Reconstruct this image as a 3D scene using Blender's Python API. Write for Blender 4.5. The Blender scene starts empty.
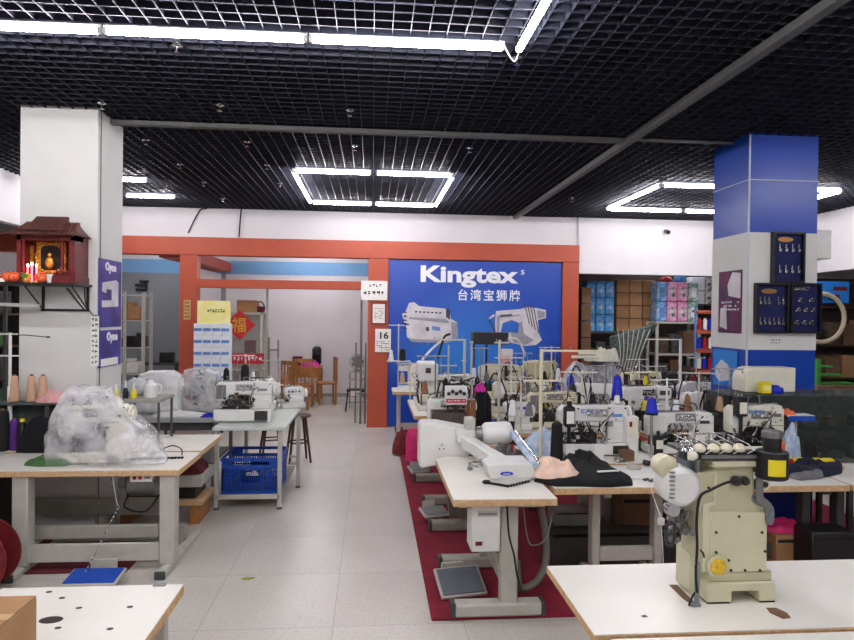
import bpy, math, random
from mathutils import Vector, Matrix, Euler, noise
sc = bpy.context.scene
COL = sc.collection
PI = math.pi

# ------------------------------------------------------------------ camera
TH, PH, RO, FPX = math.atan(.085), -.0084, .012, 640.0
CAMZ = 1.9
_f = Vector((math.sin(TH)*math.cos(PH), math.cos(TH)*math.cos(PH), math.sin(PH)))
_r = Vector((math.cos(TH), -math.sin(TH), 0))
_u = _r.cross(_f)
RT = _r*math.cos(RO) + _u*math.sin(RO)
UP = -_r*math.sin(RO) + _u*math.cos(RO)
cam_data = bpy.data.cameras.new('camera')
cam = bpy.data.objects.new('camera', cam_data)
COL.objects.link(cam)
cam_data.sensor_width = 36
cam_data.lens = 36*FPX/854
cam_data.clip_start = .02
M = Matrix((RT, UP, -_f)).transposed().to_4x4()
M.translation = Vector((0, 0, CAMZ))
cam.matrix_world = M
sc.camera = cam

def _ray(px, py):
    return _f + RT*((px-427)/FPX) - UP*((py-320)/FPX)
def at(px, py, z):
    "point of the horizontal plane z measured from the photograph"
    d = _ray(px, py); t = (z-CAMZ)/d.z
    return Vector((d.x*t, d.y*t, z))
def atY(px, py, Y):
    "point of the vertical plane Y measured from the photograph"
    d = _ray(px, py); t = Y/d.y
    return Vector((d.x*t, Y, CAMZ+d.z*t))
def X_(px, Y): return atY(px, 316, Y).x
def Z_(px, py, Y): return atY(px, py, Y).z

# ------------------------------------------------------------------ materials
def lin(c):
    return tuple(((v/255)/12.92 if v/255 <= .04045 else ((v/255+.055)/1.055)**2.4) for v in c)
MATS = {}
def mat(name, rgb, rough=.5, metal=0, var=.08, scale=12, bump=0, bscale=60, emit=0, alpha=None, coat=0, rgb2=None, spec=None):
    m = bpy.data.materials.new(name); m.use_nodes = True
    nt = m.node_tree; N = nt.nodes; L = nt.links
    b = N['Principled BSDF']
    c = lin(rgb)
    b.inputs['Roughness'].default_value = rough
    b.inputs['Metallic'].default_value = metal
    if spec is not None: b.inputs['Specular IOR Level'].default_value = spec
    if coat: b.inputs['Coat Weight'].default_value = coat
    tc = N.new('ShaderNodeTexCoord')
    if var or rgb2:
        n = N.new('ShaderNodeTexNoise'); n.inputs['Scale'].default_value = scale; n.inputs['Detail'].default_value = 4
        L.new(tc.outputs['Object'], n.inputs['Vector'])
        r = N.new('ShaderNodeValToRGB')
        r.color_ramp.elements[0].position = .35; r.color_ramp.elements[1].position = .65
        c2 = lin(rgb2) if rgb2 else tuple(min(1, v*(1+var)) for v in c)
        c1 = c if rgb2 else tuple(v*(1-var) for v in c)
        r.color_ramp.elements[0].color = (*c1, 1); r.color_ramp.elements[1].color = (*c2, 1)
        L.new(n.outputs['Fac'], r.inputs['Fac']); L.new(r.outputs['Color'], b.inputs['Base Color'])
    else:
        b.inputs['Base Color'].default_value = (*c, 1)
    if bump:
        n2 = N.new('ShaderNodeTexNoise'); n2.inputs['Scale'].default_value = bscale; n2.inputs['Detail'].default_value = 3
        L.new(tc.outputs['Object'], n2.inputs['Vector'])
        bp = N.new('ShaderNodeBump'); bp.inputs['Strength'].default_value = bump; bp.inputs['Distance'].default_value = .02
        L.new(n2.outputs['Fac'], bp.inputs['Height']); L.new(bp.outputs['Normal'], b.inputs['Normal'])
    if emit:
        b.inputs['Emission Color'].default_value = (*c, 1); b.inputs['Emission Strength'].default_value = emit
    if alpha is not None:
        if isinstance(alpha, tuple):
            n3 = N.new('ShaderNodeTexNoise'); n3.inputs['Scale'].default_value = alpha[2]; n3.inputs['Detail'].default_value = 5
            n3.inputs['Distortion'].default_value = .4
            L.new(tc.outputs['Object'], n3.inputs['Vector'])
            mr = N.new('ShaderNodeMapRange'); mr.inputs['From Min'].default_value = .35; mr.inputs['From Max'].default_value = .65
            mr.inputs['To Min'].default_value = alpha[0]; mr.inputs['To Max'].default_value = alpha[1]
            L.new(n3.outputs['Fac'], mr.inputs['Value']); L.new(mr.outputs['Result'], b.inputs['Alpha'])
        else:
            b.inputs['Alpha'].default_value = alpha
    MATS[name] = m
    return m

mat('wall_white', (218, 215, 217), .85, var=.02, scale=2, bump=.05, bscale=90)
mat('wall_grey', (140, 145, 150), .85, var=.03, scale=2)
mat('band_blue', (120, 170, 215), .7, var=.03)
mat('orange', (176, 76, 50), .55, var=.05, scale=3)
mat('column_white', (212, 212, 208), .7, var=.03, scale=3, bump=.04)
mat('column_blue', (24, 66, 165), .3, var=.04, scale=2)
mat('seam', (190, 195, 205), .5)
mat('ceiling_black', (84, 88, 108), .6, var=.1)
mat('ceiling_grid', (40, 42, 53), .5, var=.15, scale=6, spec=.3)
mat('rail_grey', (92, 92, 90), .5, metal=.2)
mat('carpet', (140, 26, 52), .95, var=.14, scale=9, bump=.5, bscale=300)
mat('laminate', (232, 229, 220), .33, var=.02, scale=5)
mat('laminate_grey', (196, 204, 198), .35, var=.03)
mat('laminate_steel', (165, 168, 168), .4, var=.04)
mat('ply', (206, 170, 126), .7, var=.14, scale=40)
mat('frame_grey', (150, 148, 138), .5, var=.06)
mat('frame_light', (188, 186, 176), .5, var=.06)
mat('frame_dark', (70, 70, 70), .5, var=.1)
mat('foot_cap', (62, 70, 68), .6)
mat('cream', (214, 208, 178), .35, var=.04, scale=8)
mat('cream_light', (226, 224, 206), .35, var=.04, scale=8)
mat('khaki', (198, 195, 160), .38, var=.05, scale=7)
mat('khaki_light', (210, 207, 174), .4, var=.04, scale=7)
mat('white_enamel', (228, 228, 224), .3, var=.03, scale=8)
mat('white_plastic', (224, 224, 220), .4, var=.03)
mat('grey_plastic', (130, 132, 134), .45, var=.05)
mat('grey_blue', (104, 112, 122), .4, var=.08)
mat('black_plastic', (22, 22, 24), .45, var=.1)
mat('black_rubber', (20, 20, 20), .7, var=.1)
mat('chrome', (200, 200, 200), .2, metal=1, var=.06)
mat('steel', (140, 140, 138), .35, metal=.8, var=.12)
mat('dark_steel', (64, 62, 60), .4, metal=.6, var=.2, scale=30)
mat('brass', (170, 130, 70), .35, metal=.8)
mat('copper_thread', (150, 96, 60), .6)
mat('blue_plastic', (20, 72, 170), .4, var=.08)
mat('blue_cloth', (28, 78, 180), .9)
mat('cobalt', (18, 40, 190), .5, var=.1)
mat('yellow', (232, 214, 30), .5, var=.06)
mat('yellow_glass', (216, 178, 40), .15, var=.25, scale=60)
mat('pink_bag', (214, 40, 110), .5, var=.15)
mat('magenta', (206, 40, 160), .7, var=.3, scale=20)
mat('red', (178, 24, 34), .5, var=.1)
mat('dark_red', (110, 20, 26), .6, var=.25, scale=25)
mat('maroon', (96, 30, 44), .9, var=.2, bump=.3)
mat('peach_cloth', (236, 204, 184), .9, var=.1, bump=.25, bscale=40)
mat('black_cloth', (14, 14, 18), .95, var=.3, bump=.4, bscale=40)
mat('navy_cloth', (22, 24, 48), .95, var=.3, bump=.4, bscale=40)
mat('grey_cloth', (112, 112, 116), .95, var=.15, bump=.3, bscale=40)
mat('slate_cloth', (74, 80, 80), .95, var=.15, bump=.3, bscale=40)
mat('pink_cloth', (214, 160, 160), .9, var=.15, bump=.3, bscale=40)
mat('blue_white_cloth', (150, 182, 222), .9, rgb2=(214, 222, 232), scale=18, bump=.3)
mat('green_cloth', (70, 112, 62), .9, var=.15, bump=.3)
mat('green_net', (54, 70, 64), .6, rgb2=(104, 120, 112), scale=25, bump=.4)
mat('green', (66, 150, 60), .6, var=.1)
mat('purple', (92, 40, 130), .8, var=.1)
mat('thread_tan', (196, 158, 128), .8, var=.06, scale=60)
mat('thread_black', (16, 16, 18), .8, var=.2)
mat('thread_white', (230, 230, 232), .8, var=.03)
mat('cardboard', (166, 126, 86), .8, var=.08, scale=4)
mat('cardboard_pale', (184, 142, 98), .8, var=.06, scale=4)  # paler brown for one column of the box wall
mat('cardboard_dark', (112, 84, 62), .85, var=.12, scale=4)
mat('tape', (196, 160, 112), .35)
mat('carton_blue', (50, 140, 214), .45, rgb2=(120, 190, 240), scale=9)
mat('carton_white', (222, 226, 232), .5, var=.04)
mat('label_blue', (98, 136, 196), .5, var=.1)
mat('pink_pack', (224, 120, 176), .4, rgb2=(240, 200, 224), scale=14)
mat('green_pack', (90, 150, 130), .5, rgb2=(214, 228, 222), scale=12)
mat('cyan_pack', (70, 150, 220), .4, rgb2=(190, 220, 240), scale=12)
mat('figure_pack', (226, 222, 220), .5, rgb2=(30, 28, 30), scale=13)
mat('poster_blue', (16, 74, 178), .35, var=.03)
mat('poster_blue_glow', (40, 128, 214), .35, var=.05)
mat('poster_purple', (66, 60, 158), .35, rgb2=(44, 34, 110), scale=5)
mat('poster_magenta', (110, 34, 74), .35, rgb2=(48, 24, 56), scale=7)
mat('poster_machine', (214, 211, 214), .5, rgb2=(192, 189, 194), scale=6)
mat('poster_shade', (146, 146, 156), .5, var=.1)
mat('poster_dark', (60, 56, 64), .5, var=.2)
mat('paper', (234, 232, 226), .8, var=.02)
mat('paper_yellow', (238, 226, 120), .8, rgb2=(240, 236, 180), scale=9)
mat('ink', (46, 46, 50), .8, var=0)
mat('ink_green', (30, 60, 52), .8, var=0)
mat('letter_white', (238, 240, 246), .4, var=0)
mat('gold', (208, 156, 60), .4, metal=.4, var=.2, scale=40)
mat('gold_paper', (196, 160, 96), .6)
mat('shrine_wood', (104, 30, 28), .45, var=.2, scale=20)
mat('shrine_roof', (92, 52, 46), .6, var=.2, scale=30)
mat('fruit_orange', (226, 100, 54), .5, var=.1)
mat('candle_glow', (255, 70, 90), .4, emit=5)
mat('candle_tip', (255, 190, 150), .4, emit=15)
mat('wood', (168, 112, 58), .5, var=.18, scale=9)
mat('wood_dark', (70, 48, 34), .6, var=.25)
mat('velvet_blue', (16, 24, 78), .85, var=.1)
mat('case_black', (20, 20, 26), .35, var=.1)
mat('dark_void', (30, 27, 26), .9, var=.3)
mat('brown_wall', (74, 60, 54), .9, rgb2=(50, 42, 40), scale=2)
mat('clutter_grey', (84, 84, 80), .6, rgb2=(44, 44, 44), scale=14)
mat('clutter_brown', (96, 76, 56), .7, rgb2=(50, 44, 38), scale=12)
mat('tube_light', (250, 246, 250), .4, var=0, emit=TUBE if 'TUBE' in globals() else 34)
mat('rubbish_leaf', (150, 150, 60), .8)
mat('hose', (110, 106, 98), .5, var=.1)
mat('hose_beige', (196, 182, 156), .5, var=.05)
mat('plastic_bag', (244, 244, 248), .16, var=.03, scale=7, bump=.55, bscale=20, alpha=(.12, .6, 6), spec=1)
mat('plastic_wrap_white', (244, 244, 246), .18, var=.03, scale=7, bump=.5, bscale=14, alpha=(.5, .9, 5), spec=.9)
mat('plastic_wrap', (216, 218, 224), .18, rgb2=(170, 174, 184), scale=10, bump=1, bscale=16, alpha=(.4, .85, 6), spec=1)
def glass(name, rgb, a):
    m = mat(name, rgb, .05, var=0, alpha=a); return m
glass('glass', (150, 170, 170), .14)
glass('glass_dark', (70, 80, 78), .3)
glass('acrylic', (92, 84, 78), .72)

def floor_mat():
    m = bpy.data.materials.new('floor_tiles'); m.use_nodes = True
    nt = m.node_tree; N = nt.nodes; L = nt.links; b = N['Principled BSDF']
    tc = N.new('ShaderNodeTexCoord')
    br = N.new('ShaderNodeTexBrick'); br.offset = 0; br.inputs['Scale'].default_value = 1
    br.inputs['Brick Width'].default_value = .8; br.inputs['Row Height'].default_value = .8
    br.inputs['Mortar Size'].default_value = .003; br.inputs['Bias'].default_value = 0
    br.inputs['Color1'].default_value = (*lin((198, 193, 185)), 1); br.inputs['Color2'].default_value = (*lin((208, 203, 195)), 1)
    br.inputs['Mortar'].default_value = (*lin((172, 169, 164)), 1)
    mp = N.new('ShaderNodeMapping'); mp.inputs['Location'].default_value = (.22, .1, 0)
    L.new(tc.outputs['Object'], mp.inputs['Vector']); L.new(mp.outputs['Vector'], br.inputs['Vector'])
    n = N.new('ShaderNodeTexNoise'); n.inputs['Scale'].default_value = 45; n.inputs['Detail'].default_value = 6
    L.new(tc.outputs['Object'], n.inputs['Vector'])
    n2 = N.new('ShaderNodeTexNoise'); n2.inputs['Scale'].default_value = 1.6; n2.inputs['Detail'].default_value = 4
    L.new(tc.outputs['Object'], n2.inputs['Vector'])
    def ramp(nn, a, c, lo):
        r = N.new('ShaderNodeValToRGB'); r.color_ramp.elements[0].position = a; r.color_ramp.elements[1].position = c
        r.color_ramp.elements[0].color = (lo, lo, lo*.98, 1); r.color_ramp.elements[1].color = (1, 1, 1, 1)
        L.new(nn.outputs['Fac'], r.inputs['Fac']); return r
    r1 = ramp(n, .32, .5, .8); r2 = ramp(n2, .3, .6, .9)
    m1 = N.new('ShaderNodeMixRGB'); m1.blend_type = 'MULTIPLY'; m1.inputs['Fac'].default_value = .8
    L.new(br.outputs['Color'], m1.inputs['Color1']); L.new(r1.outputs['Color'], m1.inputs['Color2'])
    m2 = N.new('ShaderNodeMixRGB'); m2.blend_type = 'MULTIPLY'; m2.inputs['Fac'].default_value = .8
    L.new(m1.outputs['Color'], m2.inputs['Color1']); L.new(r2.outputs['Color'], m2.inputs['Color2'])
    L.new(m2.outputs['Color'], b.inputs['Base Color'])
    b.inputs['Roughness'].default_value = .32
    MATS['floor'] = m
floor_mat()

# ------------------------------------------------------------------ mesh builder
class MB:
    def __init__(s): s.V = []; s.F = []; s.I = []
    def add(s, V, F, mi=0):
        o = len(s.V); s.V += [tuple(v) for v in V]
        for f in F: s.F.append([i+o for i in f]); s.I.append(mi)
        return s
    def box(s, x0, x1, y0, y1, z0, z1, bev=0, mi=0, rot=None, piv=None):
        if x1 < x0: x0, x1 = x1, x0
        if y1 < y0: y0, y1 = y1, y0
        if z1 < z0: z0, z1 = z1, z0
        c = Vector(((x0+x1)/2, (y0+y1)/2, (z0+z1)/2)); h = Vector(((x1-x0)/2, (y1-y0)/2, (z1-z0)/2))
        b = min(bev, min(h)*.9)
        V = []; F = []
        if b <= 0:
            V = [Vector((i*h.x, j*h.y, k*h.z)) for i in (-1, 1) for j in (-1, 1) for k in (-1, 1)]
            F = [(0, 1, 3, 2), (4, 6, 7, 5), (0, 4, 5, 1), (2, 3, 7, 6), (0, 2, 6, 4), (1, 5, 7, 3)]
        else:
            idx = {}
            for a in range(3):
                for sg in (-1, 1):
                    q = []
                    for j, k in ((-1, -1), (1, -1), (1, 1), (-1, 1)):
                        v = [0, 0, 0]; v[a] = sg*h[a]
                        a1, a2 = (a+1) % 3, (a+2) % 3
                        v[a1] = j*(h[a1]-b); v[a2] = k*(h[a2]-b)
                        key = [0, 0, 0]; key[a] = sg; key[a1] = j; key[a2] = k
                        idx[(a, tuple(key))] = len(V); q.append(len(V)); V.append(Vector(v))
                    F.append(q if sg > 0 else q[::-1])
            for a in range(3):
                a1, a2 = (a+1) % 3, (a+2) % 3
                for j in (-1, 1):
                    for k in (-1, 1):
                        def K(l):
                            key = [0, 0, 0]; key[a] = l; key[a1] = j; key[a2] = k; return tuple(key)
                        q = [idx[(a1, K(-1))], idx[(a1, K(1))], idx[(a2, K(1))], idx[(a2, K(-1))]]
                        F.append(q if j*k < 0 else q[::-1])
            for i in (-1, 1):
                for j in (-1, 1):
                    for k in (-1, 1):
                        q = [idx[(a, (i, j, k))] for a in range(3)]
                        F.append(q if i*j*k > 0 else q[::-1])
        if rot is not None:
            R = Euler(rot).to_matrix(); p = Vector(piv) if piv is not None else c
            V = [p + R @ (v + c - p) for v in V]
        else: V = [v + c for v in V]
        return s.add(V, F, mi)
    def cb(s, c, sz, bev=0, mi=0, rot=None):
        return s.box(c[0]-sz[0]/2, c[0]+sz[0]/2, c[1]-sz[1]/2, c[1]+sz[1]/2, c[2]-sz[2]/2, c[2]+sz[2]/2, bev, mi, rot)
    def cyl(s, p0, p1, r0, r1=None, n=12, mi=0):
        return s.rev(p0, p1, [(r0, 0), (r0 if r1 is None else r1, 1)], n, mi)
    def rev(s, p0, p1, prof, n=14, mi=0):
        "surface of revolution about p0->p1; prof = [(radius, fraction)]"
        p0 = Vector(p0); p1 = Vector(p1); d = p1-p0
        q = d.to_track_quat('Z', 'Y').to_matrix(); a = q @ Vector((1, 0, 0)); b = q @ Vector((0, 1, 0))
        V = []; F = []
        for r, t in prof:
            for i in range(n):
                w = 2*PI*i/n
                V.append(p0 + d*t + a*(r*math.cos(w)) + b*(r*math.sin(w)))
        m = len(prof)
        for j in range(m-1):
            for i in range(n):
                k = (i+1) % n
                F.append((j*n+i, j*n+k, (j+1)*n+k, (j+1)*n+i))
        F.append(tuple(range(n))[::-1]); F.append(tuple((m-1)*n+i for i in range(n)))
        return s.add(V, F, mi)
    def tube(s, pts, r, n=6, mi=0, smooth=0):
        P = [Vector(p) for p in pts]
        if smooth:
            Q = []
            for i in range(len(P)-1):
                p0 = P[max(i-1, 0)]; p1 = P[i]; p2 = P[i+1]; p3 = P[min(i+2, len(P)-1)]
                for k in range(smooth):
                    t = k/smooth
                    Q.append(.5*((2*p1)+(p2-p0)*t+(2*p0-5*p1+4*p2-p3)*t*t+(3*p1-p0-3*p2+p3)*t**3))
            Q.append(P[-1]); P = Q
        V = []; F = []; up = Vector((.03, .05, 1))
        for i, p in enumerate(P):
            d = (P[min(i+1, len(P)-1)]-P[max(i-1, 0)])
            if d.length < 1e-9: d = Vector((0, 0, 1))
            d.normalize()
            a = d.cross(up)
            if a.length < .08: a = d.cross(Vector((1, 0, 0)))
            a.normalize(); b = a.cross(d)
            up = b
            for k in range(n):
                w = 2*PI*k/n; V.append(p + a*(r*math.cos(w)) + b*(r*math.sin(w)))
        for i in range(len(P)-1):
            for k in range(n):
                l = (k+1) % n; F.append((i*n+k, i*n+l, (i+1)*n+l, (i+1)*n+k))
        F.append(tuple(range(n))[::-1]); F.append(tuple((len(P)-1)*n+k for k in range(n)))
        return s.add(V, F, mi)
    def prism(s, poly, a0, a1, axis='y', mi=0):
        n = len(poly)
        def P(u, v, a):
            return {'y': (u, a, v), 'x': (a, u, v), 'z': (u, v, a)}[axis]
        V = [P(u, v, a0) for u, v in poly]+[P(u, v, a1) for u, v in poly]
        F = [tuple(range(n)), tuple(range(2*n-1, n-1, -1))]
        for i in range(n):
            j = (i+1) % n; F.append((j, i, n+i, n+j))
        return s.add(V, F, mi)
    def ell(s, c, r, n=14, m=8, mi=0):
        V = []; F = []
        for j in range(1, m):
            p = PI*j/m
            for i in range(n):
                w = 2*PI*i/n
                V.append((c[0]+r[0]*math.sin(p)*math.cos(w), c[1]+r[1]*math.sin(p)*math.sin(w), c[2]+r[2]*math.cos(p)))
        t = len(V); V.append((c[0], c[1], c[2]+r[2])); V.append((c[0], c[1], c[2]-r[2]))
        for j in range(m-2):
            for i in range(n):
                k = (i+1) % n; F.append((j*n+i, (j+1)*n+i, (j+1)*n+k, j*n+k))
        for i in range(n):
            k = (i+1) % n; F.append((t, i, k)); F.append((t+1, (m-2)*n+k, (m-2)*n+i))
        return s.add(V, F, mi)
    def loft(s, rings, mi=0, cap=True):
        n = len(rings[0]); V = [v for r in rings for v in r]; F = []
        for j in range(len(rings)-1):
            for i in range(n):
                k = (i+1) % n; F.append((j*n+i, j*n+k, (j+1)*n+k, (j+1)*n+i))
        if cap:
            F.append(tuple(range(n))[::-1]); F.append(tuple((len(rings)-1)*n+i for i in range(n)))
        return s.add(V, F, mi)
    def build(s, name, m, parent=None, bevel=0, flat=False, sub=0):
        me = bpy.data.meshes.new(name); me.from_pydata(s.V, [], s.F)
        ms = m if isinstance(m, (list, tuple)) else [m]
        for x in ms: me.materials.append(MATS[x])
        if len(ms) > 1: me.polygons.foreach_set('material_index', s.I)
        import bmesh
        bm = bmesh.new(); bm.from_mesh(me); bmesh.ops.recalc_face_normals(bm, faces=bm.faces); bm.to_mesh(me); bm.free()
        if not flat:
            me.polygons.foreach_set('use_smooth', [True]*len(me.polygons))
            me.set_sharp_from_angle(angle=math.radians(38))
        o = bpy.data.objects.new(name, me); COL.objects.link(o)
        if parent is not None: o.parent = parent
        if bevel:
            b = o.modifiers.new('bevel', 'BEVEL'); b.width = bevel; b.segments = 2; b.limit_method = 'ANGLE'; b.angle_limit = math.radians(40)
        if sub:
            b = o.modifiers.new('sub', 'SUBSURF'); b.levels = sub; b.render_levels = sub
        return o

def tag(o, label, cat, group=None, kind=None):
    o['label'] = label; o['category'] = cat
    if group: o['group'] = group
    if kind: o['kind'] = kind
    return o
def thing(name, label, cat, loc=(0, 0, 0), rz=0, group=None):
    o = bpy.data.objects.new(name, None); COL.objects.link(o); o.empty_display_size = .05
    o.location = loc; o.rotation_euler = (0, 0, rz)
    return tag(o, label, cat, group)
def struct(name, mb, m, **k):
    o = mb.build(name, m, **k); o['kind'] = 'structure'; return o
def single(name, label, cat, mb, m, loc=(0, 0, 0), rz=0, group=None, kind=None, **k):
    o = mb.build(name, m, **k); o.location = loc; o.rotation_euler = (0, 0, rz)
    return tag(o, label, cat, group, kind)

def text(name, body, m, parent, loc, size, rot=(PI/2, 0, 0), sx=1, off=0, ext=.002, align='CENTER', track=1):
    cu = bpy.data.curves.new(name, 'FONT'); cu.body = body; cu.size = size; cu.extrude = ext
    cu.align_x = align; cu.align_y = 'CENTER'; cu.offset = off; cu.space_character = track
    cu.resolution_u = 3
    tmp = bpy.data.objects.new('tmp', cu); COL.objects.link(tmp)
    dg = bpy.context.evaluated_depsgraph_get(); dg.update()
    me = bpy.data.meshes.new_from_object(tmp.evaluated_get(dg))
    bpy.data.objects.remove(tmp); bpy.data.curves.remove(cu)
    me.materials.clear(); me.materials.append(MATS[m])
    o = bpy.data.objects.new(name, me); COL.objects.link(o)
    o.parent = parent; o.location = loc; o.rotation_euler = rot; o.scale = (sx, 1, 1)
    return o

def text_fit(name, body, m, parent, cx, y, cz, w, h, rz=0, **k):
    o = text(name, body, m, parent, (cx, y, cz), 1, (PI/2, 0, rz), **k)
    xs = [v.co.x for v in o.data.vertices]; ys = [v.co.y for v in o.data.vertices]
    if not xs: return o
    mx, my = (max(xs)+min(xs))/2, (max(ys)+min(ys))/2
    fx, fy = w/(max(xs)-min(xs)), h/(max(ys)-min(ys))
    for v in o.data.vertices: v.co.x = (v.co.x-mx)*fx; v.co.y = (v.co.y-my)*fy
    o.scale = (1, 1, 1); return o

def marks(name, m, parent, x0, x1, y, z0, z1, rows, cols, seed=0, axis='y', d=-1, fill=.75):
    "rows of small printed strokes too small to read"
    R = random.Random(seed); b = MB(); dh = (z1-z0)/rows; dw = (x1-x0)/cols
    for r in range(rows):
        for c in range(cols):
            if R.random() > fill: continue
            a = x0+c*dw+dw*.1; e = a+dw*R.uniform(.5, .85); zz = z0+r*dh+dh*.2
            for q in range(2):
                z_ = zz+dh*R.uniform(0, .45)
                lo, hi = sorted((y, y+d*.0015))
                if axis == 'y': b.box(a, e, lo, hi, z_, z_+dh*.16)
                else: b.box(lo, hi, a, e, z_, z_+dh*.16)
            xx = a+(e-a)*R.random()
            if axis == 'y': b.box(xx, xx+dw*.12, lo, hi, zz, zz+dh*.6)
            else: b.box(lo, hi, xx, xx+dw*.12, zz, zz+dh*.6)
    return b.build(name, m, parent, flat=True)

def heap(sx, sy, sz, seed=0, nu=26, nv=18, power=2.6, rough=.35, hang=0):
    "a lump of cloth: closed surface with a flat bottom"
    mb = MB(); V = []; F = []
    off = Vector((seed*7.3, seed*3.1, seed*1.7))
    for j in range(nv+1):
        for i in range(nu+1):
            u = -1+2*i/nu; v = -1+2*j/nv
            k = 1+.16*noise.noise(Vector((u*1.4, v*1.4, 0))+off)
            f = max(0, 1-(abs(u)**power+abs(v)**power)**(1/power))
            h = sz*(f**.45)*(1-rough*.5+rough*noise.noise(Vector((u*2.2, v*3.2, 1))+off)+.22*abs(noise.noise(Vector((u*6+v*2, v*5, 2))+off)))
            m_ = max(abs(u), abs(v)); rr = (abs(u)**power+abs(v)**power)**(1/power)
            q = 1 if rr < 1 else 1/rr
            V.append((u*q*sx/2*k, v*q*sy/2*k, max(.004, h)))
    n = nu+1
    for j in range(nv):
        for i in range(nu): F.append((j*n+i, j*n+i+1, (j+1)*n+i+1, (j+1)*n+i))
    t = len(V); V += [(x, y, 0) for x, y, z in V]
    B = [i for i in range(n)]+[j*n+nu for j in range(1, nv+1)]+[nv*n+i for i in range(nu-1, -1, -1)]+[j*n for j in range(nv-1, 0, -1)]
    for a, b in zip(B, B[1:]+B[:1]): F.append((b, a, t+a, t+b))
    F.append(tuple(t+b for b in B[::-1]))
    mb.add(V, F); return mb

def bag_shell(st, seed=0, n=22, amp=.03):
    "crumpled plastic cover lofted through stations (x, top, half depth, centre y)"
    mb = MB(); rings = []
    for si, (x, zt, hy, cy) in enumerate(st):
        R = []
        for k in range(n):
            w = -PI*.5+2*PI*k/n
            c, s_ = math.cos(w), math.sin(w)
            ex = .55
            y = math.copysign(abs(c)**ex, c)*hy
            z = zt/2+math.copysign(abs(s_)**ex, s_)*zt/2
            y *= 1-.25*(z/max(zt, .01))**2
            p = Vector((x, cy+y, z))
            q = noise.noise_vector(p*9+Vector((seed, 0, 0)))*amp + noise.noise_vector(p*22+Vector((0, seed, 0)))*amp*.5
            e = 0 if z < .01 else 1
            p += Vector((q.x*e, q.y*e, q.z*e))
            p.z = max(.001, p.z)
            R.append(p)
        rings.append(R)
    mb.loft(rings); return mb
# ================================================================== SETTING
CEIL = 3.6
X0, X1, Y0, Y1 = -6.6, 8.6, -2.2, 14.75
struct('floor', MB().box(X0, X1, Y0, Y1, -.1, 0), 'floor')
struct('ceiling_slab', MB().box(X0-.2, X1+.2, Y0-.2, Y1+.2, 3.76, 3.9), 'ceiling_black')
g = MB()
def grid(x0, x1, y0, y1, z0, z1, st, w, holes=()):
    nx = int(round((x1-x0)/st)); ny = int(round((y1-y0)/st))
    for i in range(nx+1):
        x = x0+i*st; g.box(x-w/2, x+w/2, y0, y1, z0, z1)
    for j in range(ny+1):
        y = y0+j*st; g.box(x0, x1, y-w/2, y+w/2, z0+.001, z1-.001)
grid(-6.5, 8.5, Y0+.1, 10.8, CEIL, CEIL+.045, .11, .0045)
struct('ceiling', g, 'ceiling_grid', flat=True)
# outer walls
struct('wall_left', MB().box(X0-.1, X0, Y0, Y1, 0, 4), 'wall_white')
struct('wall_right', MB().box(X1, X1+.1, Y0, Y1, 0, 4), 'brown_wall')
struct('wall_front', MB().box(X0, X1, Y0-.1, Y0, 0, 4), 'wall_white')
struct('wall_back', MB().box(X0, X1, Y1, Y1+.1, 0, 4), 'wall_white')
# hanging soffits and the back partition wall
struct('wall_soffit_left', MB().box(-4.62, -4.5, Y0, 10.78, 2.98, 3.77), 'wall_white')
struct('wall_soffit_right', MB().box(7.18, 7.3, Y0, 10.9, 2.66, 3.77), 'wall_white')
struct('wall_soffit_back', MB().box(3.52, X1, 10.78, 10.95, 2.64, 3.77), 'wall_white')
struct('wall_back_upper', MB().box(X0, 3.52, 10.84, 10.96, 3.08, 3.77), 'wall_white')
struct('wall_behind_billboard', MB().box(.05, 3.5, 10.86, 10.96, 0, 3.08), 'wall_white')
# orange door frame and partition
fr = MB()
fr.box(X0, 3.52, 10.72, 10.98, 2.83, 3.12, .004)
fr.box(-3.14, -2.87, 10.73, 10.97, 0, 2.83, .004)
fr.box(-.08, .26, 10.73, 10.97, 0, 2.83, .004)
fr.box(3.24, 3.52, 10.73, 10.97, 0, 2.83, .004)
fr.box(-2.87, -.08, 10.74, 10.96, 2.30, 2.44, .004)
struct('trim_orange_frame', fr, 'orange', flat=True)
# room behind
struct('ceiling_back_room', MB().box(X0, .1, 10.98, Y1, 3.3, 3.4), 'wall_white')
struct('wall_back_band', MB().box(X0, 3.4, Y1-.012, Y1-.001, 2.76, 3.06), 'band_blue')
struct('wall_back_grey', MB().box(X0, -3.3, Y1-.02, Y1-.004, 0, 2.76), 'wall_grey')
struct('wall_divider', MB().box(-3.5, -3.4, 12.3, Y1-.02, 0, 2.76), 'wall_white')
struct('wall_back_room_right', MB().box(.28, .4, 10.98, Y1, 0, 3.3), 'wall_white')
struct('trim_divider_beam', MB().box(-3.55, -3.15, 10.98, 14.6, 2.8, 3.0), 'orange')
struct('baseboard_back', MB().box(-3.4, .28, Y1-.03, Y1-.012, 0, .08), 'frame_grey')
struct('wall_storage_back', MB().box(.4, X1, 13.0, 13.1, 0, 4.0), 'brown_wall')
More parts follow.
